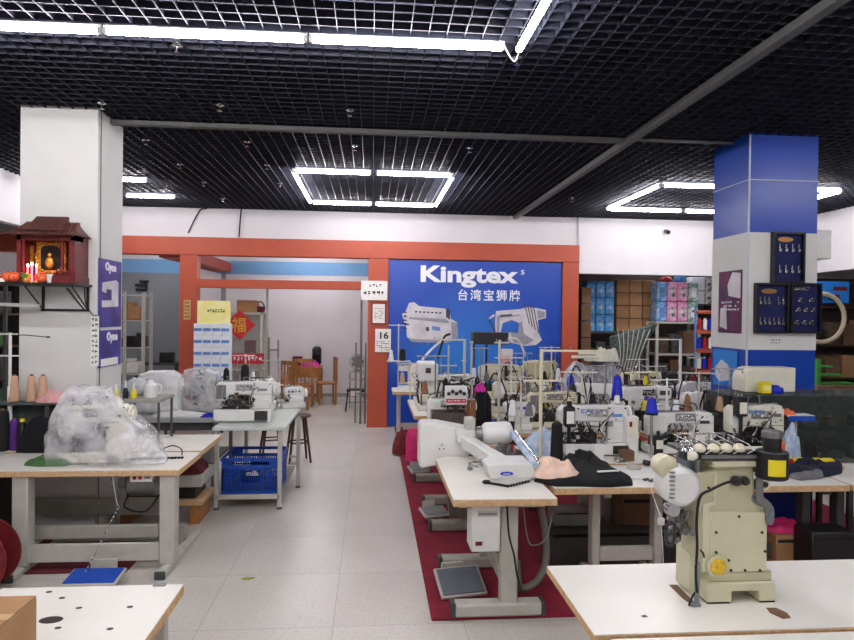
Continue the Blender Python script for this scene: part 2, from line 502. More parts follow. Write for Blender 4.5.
# columns
c = MB().box(-2.964, -2.337, 5.66, 6.2, 0, CEIL+.05)
struct('column_left', c, 'column_white')
struct('trim_column_left_seam', MB().box(-2.339, -2.331, 5.71, 5.718, 0, CEIL), 'rail_grey')
bc = [3.46, 4.13, 5.66, 6.28]
struct('column_right', MB().box(*bc, 0, CEIL+.05), 'column_blue')
zt, zb = Z_(785, 233, 5.66), Z_(785, 350, 5.66)
struct('column_right_white_panel', MB().box(bc[0]-.004, bc[1]+.004, bc[2]-.004, bc[3]+.004, zb, zt), 'column_white')
zs = Z_(785, 181, 5.66)
struct('trim_column_right_seams', MB().box(bc[0]-.006, bc[1]+.006, bc[2]-.006, bc[3]+.006, zs, zs+.008), 'seam')
struct('trim_column_right_corner', MB().box(bc[0]-.006, bc[0]+.006, bc[2]-.007, bc[2]+.006, 0, CEIL), 'seam')
# ceiling runners
single('ceiling_rail', 'grey metal rail running across the black ceiling from left to right', 'ceiling rail', MB().box(-2.4, 2.4, 5.90, 5.96, 3.555, 3.598, .004), 'rail_grey')
single('ceiling_rail', 'long grey metal rail running along the black ceiling towards the back wall', 'ceiling rail', MB().box(2.36, 2.43, -2, 10.75, 3.54, 3.598, .004), 'rail_grey')
single('ceiling_rail', 'thin grey rail on the ceiling between the long rail and the blue column', 'ceiling rail', MB().box(2.45, 3.45, 5.9, 5.925, 3.575, 3.598, .003), 'rail_grey')

# ------------------------------------------------------------------ lamps
def led(p0, p1, label, group, lit=True):
    p0 = Vector(p0); p1 = Vector(p1); d = (p1-p0)
    t = thing('ceiling_light_tube', label, 'light tube', p0, 0, group)
    z = Vector((0, 0, 0)); n = d.normalized()
    MB().tube([z+Vector((0, 0, .028)), d+Vector((0, 0, .028))], .012, 4).build('housing', 'white_plastic', t)
    MB().cyl(n*.02, d-n*.02, .021, n=10).build('tube', 'tube_light', t)
    for a in (z, d):
        s = n if a == z else -n
        MB().cyl(a+s*.001, a+s*.022, .022, n=10).build('end_cap', 'white_plastic', t)
ZL = 3.55
names = ['right end', 'second from the right', 'third from the right', 'left end']
for k in range(4):
    x = .79-k*1.2
    led((x, 3.9+.018*k, ZL), (x-1.19, 3.918+.018*k, ZL), 'white light tube of the long row above the front, %s' % names[k], 'tubes of the long front row')
led((.885, 3.93, ZL), (.89, 2.74, ZL), 'white light tube running towards the viewer at top centre, end meeting the long row', 'tubes running to the front')
led((.89, 2.72, ZL), (.895, 1.53, ZL), 'white light tube beyond the top edge, next after the tube at top centre', 'tubes running to the front')
def ring(x0, x1, y0, y1, nm, sides='nflr'):
    g_ = 'tubes of the %s' % nm
    xm, ym = (x0+x1)/2, (y0+y1)/2
    for (a, b, w, sd) in (((x0, y0), (xm, y0), 'near side, left half', 'n'), ((xm, y0), (x1, y0), 'near side, right half', 'n'),
                      ((x0, y1), (xm, y1), 'far side, left half', 'f'), ((xm, y1), (x1, y1), 'far side, right half', 'f'),
                      ((x0, y0), (x0, ym), 'left side, near half', 'l'), ((x0, ym), (x0, y1), 'left side, far half', 'l'),
                      ((x1, y0), (x1, ym), 'right side, near half', 'r'), ((x1, ym), (x1, y1), 'right side, far half', 'r')):
        if sd not in sides: continue
        e = .012
        A = Vector((a[0], a[1], ZL)); B = Vector((b[0], b[1], ZL)); n = (B-A).normalized()
        led(A+n*e*2.2, B-n*e*2.2, 'white light tube in the %s, %s' % (nm, w), g_)
ring(-.94, .93, 7.54, 9.66, 'rectangle of tubes over the blue billboard')
ring(3.56, 5.98, 7.72, 9.55, 'rectangle of tubes behind the blue column')
ring(-4.3, -2.82, 8.35, 9.5, 'ceiling tubes behind the white column', 'nf')
# unseen tubes added to brighten the front of the shop
for k, (x, y) in enumerate(((-3.4, .6), (-1.6, .6), (1.9, .6), (3.8, .6), (-2.4, -1.0), (2.4, -1.0), (4.6, 3.4), (5.9, 3.4), (-3.4, 1.9), (-2.1, 1.9), (-.8, 1.9), (2.0, 1.9), (3.3, 1.9), (-.3, .6))):
    led((x, y, ZL), (x+1.19, y, ZL), 'added white light tube over the front of the shop, unseen beyond the frame', 'added tubes over the front of the shop')
# lamp of the white room behind the door
for k, (x, y) in enumerate(((-1.9, 12.3), (-1.9, 13.6))):
    led((x, y, 3.24), (x+1.19, y, 3.24), 'white light tube in the room behind the orange door frame, %s' % ('nearer one', 'farther one')[k], 'tubes in the back room')
led((-5.2, 13.2, 3.24), (-4.01, 13.2, 3.24), 'added white light tube, unseen, in the grey room behind the left opening', 'tubes in the back room')  # unseen tube added to lighten the grey room
led((5.2, 12.0, 3.3), (6.4, 12.0, 3.3), 'white light tube in the storage room behind the white soffit', 'tubes in the storage room')
# wire joining the tube rows
single('lamp_wire', 'thin white wire joining the long tube row to the tube at top centre', 'wire', MB().tube([(.79, 3.9, 3.56), (.82, 3.9, 3.5), (.86, 3.93, 3.48), (.885, 3.935, 3.53)], .004, 5, smooth=4), 'white_plastic')

# ------------------------------------------------------------------ sprinklers
SP = [(177, 49, 'left of centre under the long tube row'), (102, 106, 'above the top of the white column'), (220, 108, 'right of the white column, nearest'),
      (350, 113, 'in the middle, in front of the cross rail'), (146, 142, 'left, behind the cross rail, beside the column'), (247, 144, 'behind the cross rail, left of centre'),
      (355, 148, 'in front of the centre tube rectangle'), (470, 150, 'right of centre, behind the cross rail'), (180, 166, 'left, halfway to the back wall'),
      (267, 167, 'left of the centre tube rectangle, nearer one'), (280, 185, 'left of the centre tube rectangle, farther one'), (223, 200, 'left, close to the back wall'),
      (204, 184, 'left, between the tubes and the centre rectangle'), (517, 61, 'top centre, beside the ends of the tubes'), (571, 200, 'right of the long rail near the back wall')]
for px, py, w in SP:
    p = at(px, py, 3.57)
    t = thing('ceiling_sprinkler', 'small metal ceiling sprinkler, %s' % w, 'sprinkler', (p.x, p.y, 3.6), 0, 'sprinkler heads on the ceiling')
    MB().rev((0, 0, 0), (0, 0, -.02), [(.035, 0), (.035, .5), (.012, 1)], 12).build('escutcheon', 'chrome', t)
    MB().cyl((0, 0, -.02), (0, 0, -.05), .008).cyl((0, 0, -.05), (0, 0, -.055), .02).build('nozzle', 'chrome', t)
for (a, b, lab) in (((207, 205), (188, 233), 'thin black cable slanting down the upper back wall beside the white column'), ((242, 206), (239, 237), 'thin black cable hanging down the upper back wall, right of the slanting one')):
    p = atY(a[0], a[1], 10.8); q = atY(b[0], b[1], 10.8)
    single('hanging_cable', lab, 'cable', MB().tube([(p.x, 10.8, 3.6), (p.x*.6+q.x*.4, 10.8, p.z-.1), (q.x, 10.8, q.z)], .012, 5, smooth=4), 'black_rubber')
p = atY(667, 231, 10.7)
t = thing('security_camera', 'small dark security camera on the white wall above the storage shelves', 'camera', (p.x, 10.78, p.z))
MB().cyl((0, 0, 0), (0, -.03, 0), .05).build('mount', 'white_plastic', t)
MB().cyl((0, -.03, 0), (0, -.14, -.03), .035).build('body', 'black_plastic', t)

# ------------------------------------------------------------------ carpet platform
single('carpet', 'dark red carpet covering the platform under the sewing tables', 'carpet', MB().box(.385, 4.6, 3.93, 10.7, 0, .022, .006), 'carpet')
p = at(248, 579, 0)
single('litter_leaf', 'small yellow green scrap lying on the pale tiled aisle', 'scrap', MB().prism([(-.05, 0), (-.03, -.02), (.01, -.018), (.05, .008), (.03, .022), (-.02, .02)], .002, .006, 'z'), 'rubbish_leaf', (p.x, p.y, 0))

# ================================================================== TABLES
def worktable(label, x0, x1, y0, y1, z, ends='x', style='T', name='sewing_table', top='laminate', cut=None, frame='frame_light', zf=.022, leg_at=.2, group='sewing machine tables', footx=.07, skip=()):
    "table with T-shaped steel legs; ends='y' puts the two legs at the near and far end"
    cx, cy = (x0+x1)/2, (y0+y1)/2
    t = thing(name, label, 'table', (cx, cy, zf), 0, group)
    hx, hy, H = (x1-x0)/2, (y1-y0)/2, z-zf
    th = .045
    if cut:
        poly = [(-hx+cut, -hy), (hx-cut*0, -hy), (hx, -hy), (hx, hy-cut), (hx-cut, hy), (-hx+cut, hy), (-hx, hy-cut), (-hx, -hy+cut*0.1)]
        poly = [(-hx, -hy), (hx, -hy), (hx, hy-cut), (hx-cut, hy), (-hx+cut, hy), (-hx, hy-cut)]
        MB().prism(poly, H-th, H-.003, 'z').build('edge_band', 'ply', t, bevel=.003)
        MB().prism([(a*.996, b*.998) for a, b in poly], H-.003, H, 'z').build('tabletop', top, t)
    else:
        MB().box(-hx, hx, -hy, hy, H-th, H-.003, .003).build('edge_band', 'ply' if top == 'laminate' else top, t)
        MB().box(-hx+.002, hx-.002, -hy+.002, hy-.002, H-.003, H).build('tabletop', top, t)
    sp = [(-1, hx-leg_at), (1, hx-leg_at)] if ends == 'x' else [(-1, hy-.12), (1, hy-.3)]
    for s_, d in sp:
        if s_ in skip: continue
        if ends == 'x':
            X = s_*d
            MB().box(X-.03, X+.03, -.045, .045, .06, H-th-.03, .008).build('leg', frame, t)
            f = MB().box(X-.03, X+.03, -hy+footx, hy-footx, .0, .065, .012).build('foot', frame, t)
            for q in (-1, 1): MB().box(X-.032, X+.032, q*(hy-footx)-.012, q*(hy-footx)+.012, 0, .068, .004).build('foot_cap', 'foot_cap', f)
            MB().box(X-.025, X+.025, -hy+.05, hy-.05, H-th-.035, H-th).build('bracket', frame, t)
        else:
            Y = s_*d
            MB().box(-.01, .1, Y-.035, Y+.035, .06, H-th-.03, .008).build('leg', frame, t)
            f = MB().box(-hx+.02, hx-.06, Y-.05, Y+.05, 0, .085, .014).build('foot', frame, t)
            for q in (-hx+.02, hx-.06): MB().box(q-.014, q+.014, Y-.053, Y+.053, 0, .088, .006).build('foot_cap', 'foot_cap', f)
            MB().box(-hx+.05, hx-.05, Y-.025, Y+.025, H-th-.035, H-th).build('bracket', frame, t)
    if ends == 'x': MB().box(-hx+leg_at, hx-leg_at, -.02, .02, .16, .26, .006).build('crossbar', frame, t)
    else: MB().box(.03, .08, -hy+.14, hy-.3, .12, .19, .006).build('crossbar', frame, t)
    return t

def pedal(label, x, y, rz=0, m='grey_plastic', z=.022, w=.26, d=.2, tilt=.45):
    t = thing('foot_pedal', label, 'pedal', (x, y, z), rz, None)
    b = MB(); b.box(-w*.25, -w*.15, -.03, d*.8, 0, .03, .004); b.box(w*.15, w*.25, -.03, d*.8, 0, .03, .004); b.box(-w*.25, w*.25, d*.7, d*.8, 0, .14, .004)
    b.build('bracket', 'frame_light', t)
    R = (tilt, 0, 0)
    MB().box(-w/2, w/2, -d/2, d/2, .06, .085, .006, rot=R).build('plate', 'frame_light', t)
    MB().box(-w/2+.015, w/2-.015, -d/2+.015, d/2-.015, .082, .094, .004, rot=R, piv=(0, 0, .0725)).build('rubber_pad', m, t)
    return t

# ------------------------------------------------------------------ left side tables
TA = worktable('cream topped sewing table under the plastic covered machine at left', -2.9, -1.39, 4.78, 5.38, .75, zf=0, frame='frame_light', leg_at=.245, skip=(-1, 1))
for X in (-.36, .665):
    MB().box(X-.055, X+.055, -.28, -.17, .05, .716, .008).build('leg', 'frame_light', TA)
    f = MB().box(X-.035, X+.035, -.42, .55, 0, .055, .012).build('foot', 'frame_light', TA)
    MB().box(X-.037, X+.037, -.435, -.415, 0, .058, .004).build('foot_cap', 'foot_cap', f)
MB().box(-.34, .64, -.245, -.215, .07, .2, .004).build('stretcher', 'frame_light', TA)
MB().box(-.36, .66, .2, .23, .06, .19, .004).build('stretcher', 'frame_grey', TA)
single('floor_mat', 'dark red mat on the floor under the left sewing table', 'mat', MB().box(-.5, .42, -.35, .45, 0, .012, .004), 'maroon', (-2.18, 5.15, 0))
TB = thing('sewing_table', 'cream topped sewing table between the covered machine and the white column', 'table', (-2.0, 5.53, 0), 0, 'sewing machine tables')
MB().box(-.95, .60, -.09, .115, .706, .747, .003).box(-.3, .60, .115, .62, .706, .747, .003).build('edge_band', 'ply', TB)
MB().box(-.948, .598, -.088, .113, .747, .75).box(-.298, .598, .113, .618, .747, .75).build('tabletop', 'laminate', TB)
for X in (-.85, .3): MB().box(X-.03, X+.03, -.03, .04, .0, .715, .006).build('leg', 'frame_grey', TB)
MB().box(-.82, .27, -.02, .02, .2, .34, .006).build('stretcher', 'frame_grey', TB)

pedal('blue topped foot pedal on the floor under the left sewing table', -1.88, 4.54, 0, 'blue_cloth', 0, .36, .22, .12)
# chain from table to pedal
ch = MB(); a = Vector((-1.93, 4.95, .70)); b_ = Vector((-1.95, 4.56, .09))
ch.tube([a, (-1.88, 4.93, .46), (-1.86, 4.93, .44)], .004, 5)
for k in range(16):
    p = Vector((-1.87, 4.93, .44)).lerp(b_, (k+.5)/16); ch.ell(p, (.008, .006, .013), 8, 5)
single('pedal_chain', 'beaded metal chain hanging from the left table down to the blue pedal', 'chain', ch, 'chrome')
# underslung motor and switch
t = thing('clutch_motor', 'grey electric motor slung under the left sewing table', 'motor', (-1.72, 5.08, .714))
MB().rev((-.14, 0, -.13), (.14, 0, -.13), [(.06, 0), (.1, .1), (.1, .8), (.05, 1)], 18).build('housing', 'steel', t)
MB().box(-.05, .05, -.05, .05, -.05, 0, .006).build('mount', 'dark_steel', t)
MB().rev((.14, 0, -.13), (.19, 0, -.13), [(.05, 0), (.05, .3), (.035, .5), (.05, .7), (.05, 1)], 14).build('pulley', 'dark_steel', t)
MB().tube([(-.1, -.05, -.2), (-.14, -.06, -.3), (.02, -.08, -.33), (.12, -.05, -.2)], .007, 6, smooth=5).build('cable', 'black_rubber', t)
p = atY(142, 480, 4.84)
t = thing('power_switch', 'white on off switch box with two red buttons under the left table edge', 'switch', (p.x, 4.85, .685))
MB().box(-.08, .08, -.03, .03, -.033, .03, .006).build('box', 'white_plastic', t)
for k, x in enumerate((-.045, -.005)): MB().cyl((x, -.03, 0), (x, -.038, 0), .014).build('button', ('dark_red', 'red')[k], t)
MB().box(.025, .065, -.033, -.03, -.008, .008).build('plate', 'grey_plastic', t)
# black strap and cable on the left table
sp_ = at(128, 459, .755); e_ = at(175, 458, .755)
t = thing('rope_tool', 'black beaded strap with a thin cable lying on the right end of the left table', 'strap', (sp_.x, sp_.y, .75))
s_ = MB()
for k in range(17): s_.cb((.025*k, .0015*k, .008), (.022, .028, .014), .004, rot=(0, 0, .1*math.sin(k)))
s_.build('strap', 'black_rubber', t)
MB().tube([(.1, -.02, .012), (.2, .02, .05), (.3, .08, .09), (.37, .10, .06), (.38, .09, .012)], .005, 6, smooth=5).build('cable', 'black_rubber', t)
MB().tube([(.1, -.02, .012), (.03, -.11, .012), (-.03, -.17, -.02), (-.06, -.16, -.12)], .004, 6, smooth=5).build('hanging_cable', 'black_rubber', t)
# green cloth
p = at(40, 467, .75)
single('cloth', 'small green cloth sticking out beside the plastic covered machine', 'cloth', heap(.34, .16, .09, 3), 'green_cloth', (p.x+.03, p.y+.09, .75))
# cable reel
p = at(5, 590, 0)
t = thing('cable_reel', 'round red reel with white lettering standing on the floor at the left edge', 'reel', (-2.62, 4.5, .25), 0)
rm = MB().rev((0, -.1, 0), (0, -.085, 0), [(.2, 0), (.24, .1), (.24, .9), (.2, 1)], 32); rm.build('front_disc', 'red', t)
MB().rev((0, -.11, 0), (0, -.102, 0), [(.245, 0), (.25, .5), (.245, 1)], 32).build('rim', 'dark_red', t).scale = (1, 1, 1)
MB().cyl((0, -.086, 0), (0, .08, 0), .12, n=24).build('drum', 'black_rubber', t)
MB().rev((0, .08, 0), (0, .095, 0), [(.24, 0), (.24, 1)], 32).build('rear_disc', 'dark_red', t)
mk = MB()
for a0, a1 in ((-50, -36), (-32, -24), (150, 170), (200, 220), (60, 90)):
    P = []
    for k in range(6):
        w = math.radians(a0+(a1-a0)*k/5); P.append((.21*math.cos(w), .21*math.sin(w)))
    for k in range(6):
        w = math.radians(a1+(a0-a1)*k/5); P.append((.13*math.cos(w), .13*math.sin(w)))
    mk.prism(P, -.115, -.101, 'y')
mk.build('marking', 'paper', t)
single('equipment_box', 'dark box standing under the left end of the left table', 'box', MB().box(-.25, .25, -.22, .22, 0, .62, .012), 'black_plastic', (-3.02, 5.05, 0)) 

# ------------------------------------------------------------------ front left table with carton
t = thing('sewing_table', 'bare white table top with drilled holes in the lower left corner', 'table', (-1.145, 2.05, 0), 0, 'sewing machine tables')
MB().box(-.365, .365, -.7, .72, .706, .747, .003).build('edge_band', 'ply', t)
MB().box(-.363, .363, -.698, .718, .747, .75).build('tabletop', 'laminate', t)
for X in (-.3, .3):
    for Y in (-.6, .62): MB().box(X-.025, X+.025, Y-.025, Y+.025, 0, .716, .005).build('leg', 'frame_light', t)
def disc(px, py, rx, ry=None, m='dark_steel', z=.75, par=None, nm='hole'):
    q = at(px, py, z); ry = ry or rx
    P = [(q.x-par.location.x+rx*math.cos(w*PI/10), q.y-par.location.y+ry*math.sin(w*PI/10)) for w in range(20)]
    return MB().prism(P, z-par.location.z+.0002, z-par.location.z+.0012, 'z').build(nm, m, par)
disc(51, 620, .042, .028, 'dark_steel', par=t, nm='grommet')
for hx_, hy_ in ((49, 592), (79, 608), (58, 628), (130, 607), (110, 629), (62, 598)): disc(hx_, hy_, .012, .009, 'dark_steel', par=t, nm='screw_hole')
q = at(160, 585, .75)
MB().cb((q.x+1.145, q.y-2.05, .752), (.05, .03, .004)).build('stain', 'grey_plastic', t)
A = at(32, 640, .75)
t = thing('cardboard_box', 'brown cardboard box on the bare table at the lower left corner', 'box', (-1.26, 2.12, .7505), 0)
MB().box(-.13, .13, -.16, .16, 0, .17, .004).build('carton', 'cardboard', t)
MB().box(-.128, .128, -.158, -.004, .171, .176).build('flap', 'cardboard', t)
MB().box(-.128, .128, .004, .158, .171, .176).build('flap', 'cardboard', t)
MB().box(-.131, .131, -.02, .02, .1765, .178).build('tape', 'tape', t)

# ------------------------------------------------------------------ grey tables C
t = thing('work_table', 'grey green topped steel table at the aisle with a blue crate on its low shelf', 'table', (-1.15, 6.95, 0), 0, 'grey work tables')
MB().box(-.36, .33, -.72, .86, .77, .80, .004).build('tabletop', 'laminate_grey', t)
for X, Y in ((-.33, -.66), (.27, -.66), (-.33, .8), (.36, .1)):
    l = MB().box(X-.02, X+.02, Y-.02, Y+.02, .012, .77, .003).build('leg', 'frame_light', t)
    MB().box(X-.024, X+.024, Y-.024, Y+.024, 0, .02, .003).build('foot_cap', 'foot_cap', l)
MB().box(-.33, .27, -.68, -.645, .1, .145, .003).build('rail', 'frame_light', t)
MB().box(-.33, .27, -.64, .6, .105, .12).build('lower_shelf', 'frame_grey', t)
MB().box(.27, .36, .08, .11, .25, .28, .003).box(.27, .36, .08, .11, .33, .35, .003).build('side_rail', 'frame_light', t)
t = thing('work_table', 'long grey table carrying the two plastic covered machines and white bags', 'table', (-2.25, 7.3, 0), 0, 'grey work tables')
MB().box(-.7, .72, -.5, .45, .75, .80, .004).build('tabletop', 'laminate_steel', t)
for X in (-.65, .6):
    for Y in (-.42, .4): MB().box(X-.02, X+.02, Y-.02, Y+.02, 0, .75, .003).build('leg', 'frame_grey', t)
MB().box(-.65, .6, -.44, .4, .3, .32).build('lower_shelf', 'frame_dark', t)
MB().box(-.65, .6, -.44, -.41, .66, .75).build('apron', 'frame_dark', t)
# blue crate
t = thing('plastic_crate', 'blue plastic crate with slotted sides on the low shelf of the grey table', 'crate', (-1.17, 6.62, .122), 0)
w, d, h = .27, .27, .36
MB().box(-w, w, -d, d, 0, .02).build('bottom', 'blue_plastic', t)
def crate_side(nm, ax, pos, half, out):
    b = MB()
    def bx(a0, a1, z0, z1):
        if ax == 'x': b.box(a0, a1, pos-.006, pos+.006, z0, z1)
        else: b.box(pos-.006, pos+.006, a0, a1, z0, z1)
    bx(-half, half, .0, .04); bx(-half, half, h-.1, h-.07); bx(-half, half, h-.02, h)
    bx(-half, -half+.09, h-.07, h-.02); bx(half-.09, half, h-.07, h-.02)
    n = 22
    for k in range(n+1):
        a = -half+2*half*k/n; bx(a-.006, a+.006, .04, h-.1)
    for k in range(1, 5): bx(-half, half, .04+.045*k, .05+.045*k)
    bx(-half*.35, half*.35, .12, .24)
    b.build(nm, 'blue_plastic', t, flat=True)
crate_side('side_panel', 'x', -d, w, 0); crate_side('side_panel', 'x', d, w, 0); crate_side('side_panel', 'y', -w, d, 0); crate_side('side_panel', 'y', w, d, 0)
MB().box(-w-.015, w+.015, -d-.015, -d, h-.03, h).box(-w-.015, w+.015, d, d+.015, h-.03, h).box(-w-.015, -w, -d, d, h-.03, h).box(w, w+.015, -d, d, h-.03, h).build('rim', 'blue_plastic', t)
text('marking', 'milk', 'letter_white', t, (.02, -d-.008, .21), .07)
single('cloth_bundle', 'grey bundle lying inside the blue crate', 'bundle', heap(.44, .42, .2, 9), 'slate_cloth', (-1.17, 6.62, .146))
# low pallet shelf behind leg of left table
t = thing('floor_rack', 'low wooden rack on the floor between the left table and the blue crate', 'rack', (-1.87, 6.05, 0), 0)
MB().box(-.35, .37, -.2, .25, .17, .22, .004).build('shelf_board', 'ply', t)
MB().box(-.35, .37, -.22, .25, .34, .44, .004).build('drawer_box', 'frame_light', t)
for X in (-.3, .3): MB().box(X-.04, X+.04, -.18, .2, 0, .17).build('block', 'wood', t)
MB().box(-.3, .3, -.15, .2, .22, .34).build('motor_block', 'dark_steel', t)
single('fabric_bundle', 'dark red rolled bundle on the low rack beside the blue crate', 'bundle', heap(.42, .4, .17, 6), 'maroon', (-1.72, 6.05, .441))
# stools
def stool(label, x, y, z=.62, m='wood_dark'):
    t = thing('stool', label, 'stool', (x, y, 0), .3)
    MB().rev((0, 0, z-.03), (0, 0, z), [(.14, 0), (.16, .4), (.15, 1)], 20).build('seat', m, t)
    for k in range(4):
        w = PI/4+k*PI/2; MB().cyl((.1*math.cos(w), .1*math.sin(w), z-.03), (.19*math.cos(w), .19*math.sin(w), 0), .018, .014, 8).build('leg', m, t)
    b = MB()
    for k in range(4):
        w = PI/4+k*PI/2; w2 = w+PI/2; r = .15; b.cyl((r*math.cos(w), r*math.sin(w), z*.42), (r*math.cos(w2), r*math.sin(w2), z*.42), .01, n=6)
    b.build('stretcher', m, t)
stool('dark wooden stool behind the right edge of the grey aisle table', -.93, 8.3, .6)
stool('dark wooden stool half hidden behind the grey aisle table, left of the other', -1.3, 8.5, .6)
# ================================================================== BILLBOARD
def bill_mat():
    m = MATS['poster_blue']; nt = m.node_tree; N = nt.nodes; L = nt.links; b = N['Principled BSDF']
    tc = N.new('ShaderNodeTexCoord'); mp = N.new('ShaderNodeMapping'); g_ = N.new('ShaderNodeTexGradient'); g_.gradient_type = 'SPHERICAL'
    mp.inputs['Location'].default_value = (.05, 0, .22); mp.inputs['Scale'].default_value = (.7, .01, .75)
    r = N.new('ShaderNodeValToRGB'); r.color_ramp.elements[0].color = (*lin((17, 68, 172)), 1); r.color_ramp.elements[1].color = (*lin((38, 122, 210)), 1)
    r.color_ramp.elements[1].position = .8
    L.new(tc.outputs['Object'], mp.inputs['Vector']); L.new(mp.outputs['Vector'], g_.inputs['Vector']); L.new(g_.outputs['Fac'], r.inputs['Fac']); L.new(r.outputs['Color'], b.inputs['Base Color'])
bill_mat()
YB = 10.80
t = thing('billboard', 'large blue billboard with white lettering and two printed sewing machines', 'billboard', (1.75, YB, 1.42), 0)
def bp_(px, py): p = atY(px, py, YB-.02); return (p.x-1.75, p.z-1.42)
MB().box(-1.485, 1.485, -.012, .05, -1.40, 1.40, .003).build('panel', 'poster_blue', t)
def bt(body, x0, y0, x1, y1, **k):
    a = bp_(x0, y1); b = bp_(x1, y0)
    return text_fit('lettering', body, 'letter_white', t, (a[0]+b[0])/2, -.016, (a[1]+b[1])/2, b[0]-a[0], b[1]-a[1], **k)
bt('Kingtex', 420.5, 267, 518.5, 287, off=.035)
bt('s', 521, 270, 524.5, 274.5)
bt('台湾宝狮牌', 458, 290, 520, 300.5, off=.012, track=1.3)
def pic(name, m, pts, d=.002):
    return MB().prism([bp_(*p) for p in pts], -.0125-d, -.0125, 'y').build(name, m, t, flat=True)
pic('printed_machine', 'poster_machine', [(409, 303), (414, 302), (419, 306), (449, 309), (451, 319), (457, 322), (458, 338), (452, 341), (446, 343), (412, 342), (407, 337), (406, 325), (404, 322), (402, 314), (406, 311)])
pic('printed_machine', 'poster_machine', [(496, 311), (520, 309), (528, 307), (537, 308), (546, 310), (546, 318), (538, 320), (539, 333), (542, 340), (536, 345), (526, 346), (512, 343), (502, 338), (510, 332), (518, 333), (519, 323), (512, 320), (503, 323), (500, 334), (496, 334), (495, 322)])
pic('printed_detail', 'poster_dark', [(446, 308), (450, 309), (450, 320), (446, 317)], .0035)
pic('printed_shade', 'poster_shade', [(407, 337), (412, 339), (446, 340), (458, 336), (458, 338), (452, 341), (446, 343), (412, 342)], .003)
pic('printed_shade', 'poster_shade', [(409, 317), (446, 319), (449, 322), (449, 323.5), (409, 319)], .003)
pic('printed_shade', 'poster_shade', [(451, 322), (457, 323), (457.6, 337), (452, 338)], .003)
pic('printed_shade', 'poster_shade', [(519, 323), (522, 321), (524, 334), (534, 340), (526, 345), (514, 342.5), (510, 332), (518, 333)], .003)
pic('printed_shade', 'poster_shade', [(497, 316), (520, 314.5), (520, 316), (500, 318), (499, 333), (497, 333)], .003)
pic('printed_shade', 'poster_shade', [(537, 310), (545, 312), (545, 317), (538, 319)], .003)
for k in range(6): pic('printed_detail', 'poster_dark', [(412+6*k, 345-k*.1), (413+6*k, 345-k*.1), (413+6*k, 343), (412+6*k, 343)], .0035)
pic('printed_detail', 'poster_dark', [(403, 322), (409, 324), (409, 325.5), (403, 324)], .0035)
pic('printed_detail', 'poster_dark', [(500, 334), (512, 338), (512, 339.5), (500, 336)], .0035)
pic('printed_detail', 'poster_dark', [(426, 327), (429, 327), (429, 331), (426, 331)], .0035)
for k in range(5): pic('printed_detail', 'poster_dark', [(403+k % 2*1.5, 311+4*k), (407, 312+4*k), (407, 313+4*k), (403, 313+4*k)], .0035)
pic('printed_detail', 'label_blue', [(432, 326), (440, 327), (440, 331), (432, 330)], .0035)
for k in range(7): pic('printed_detail', 'poster_dark', [(415+4*k, 311+k*.2), (417.5+4*k, 311+k*.2), (417.5+4*k, 312.5+k*.2), (415+4*k, 312.5+k*.2)], .0035)
pic('printed_detail', 'poster_dark', [(500, 315), (512, 314), (512, 316), (500, 317)], .0035)
for k in range(4): pic('printed_detail', 'poster_dark', [(524+3*k, 303+k), (525+3*k, 303+k), (530+3*k, 324+3*k), (529+3*k, 324+3*k)], .0035)
pic('printed_detail', 'poster_dark', [(488, 318), (489, 317), (496, 333), (495, 334)], .0035)
pic('printed_detail', 'poster_machine', [(488, 318), (494, 314), (495, 316), (489, 320)], .0035)

# papers on the orange post
def panel(name, label, cat, x0, y0, x1, y1, Y, m, frame=None, th=.012, rzk=0):
    a = atY(x0, y1, Y); b = atY(x1, y0, Y); w = b.x-a.x; h = b.z-a.z
    t = thing(name, label, cat, ((a.x+b.x)/2, Y, (a.z+b.z)/2), 0)
    MB().box(-w/2, w/2, 0, th, -h/2, h/2, .001).build('sheet' if not frame else 'backing', m, t)
    if frame:
        f = .018
        MB().box(-w/2-f, w/2+f, -.008, th, -h/2-f, -h/2).box(-w/2-f, w/2+f, -.008, th, h/2, h/2+f).box(-w/2-f, -w/2, -.008, th, -h/2, h/2).box(w/2, w/2+f, -.008, th, -h/2, h/2).build('frame', frame, t)
    return t, w, h
t, w, h = panel('notice_sign', 'white notice hanging at the top of the orange post beside the billboard', 'sign', 361, 281, 387.5, 300, 10.68, 'paper', th=.04)
marks('lettering', 'ink', t, -w*.42, w*.42, -.001, -h*.3, h*.05, 1, 5, 3, fill=1); marks('lettering', 'ink', t, -w*.2, w*.3, -.001, h*.12, h*.4, 1, 4, 4, fill=1)
t, w, h = panel('certificate', 'certificate in a thin red frame on the orange post under the white notice', 'certificate', 372.5, 304, 385, 323, 10.71, 'paper', 'dark_red')
marks('lettering', 'ink', t, -w*.35, w*.35, -.001, -h*.3, h*.3, 7, 4, 5)
t, w, h = panel('calendar', 'wall calendar showing a large 16 on the orange post', 'calendar', 375, 329, 391, 352, 10.69, 'paper')
text_fit('lettering', '16', 'ink_green', t, .02, -.003, h*.22, w*.55, h*.3, off=.03)
marks('lettering', 'ink', t, -w*.42, w*.42, -.001, -h*.45, 0, 5, 6, 6)
t, w, h = panel('door_plaque', 'small gold plaque with dark characters on the left orange post', 'plaque', 183.5, 300, 190.5, 319.5, 10.715, 'gold_paper')
marks('lettering', 'ink', t, -w*.35, w*.35, -.001, -h*.45, h*.45, 5, 2, 8, fill=1)

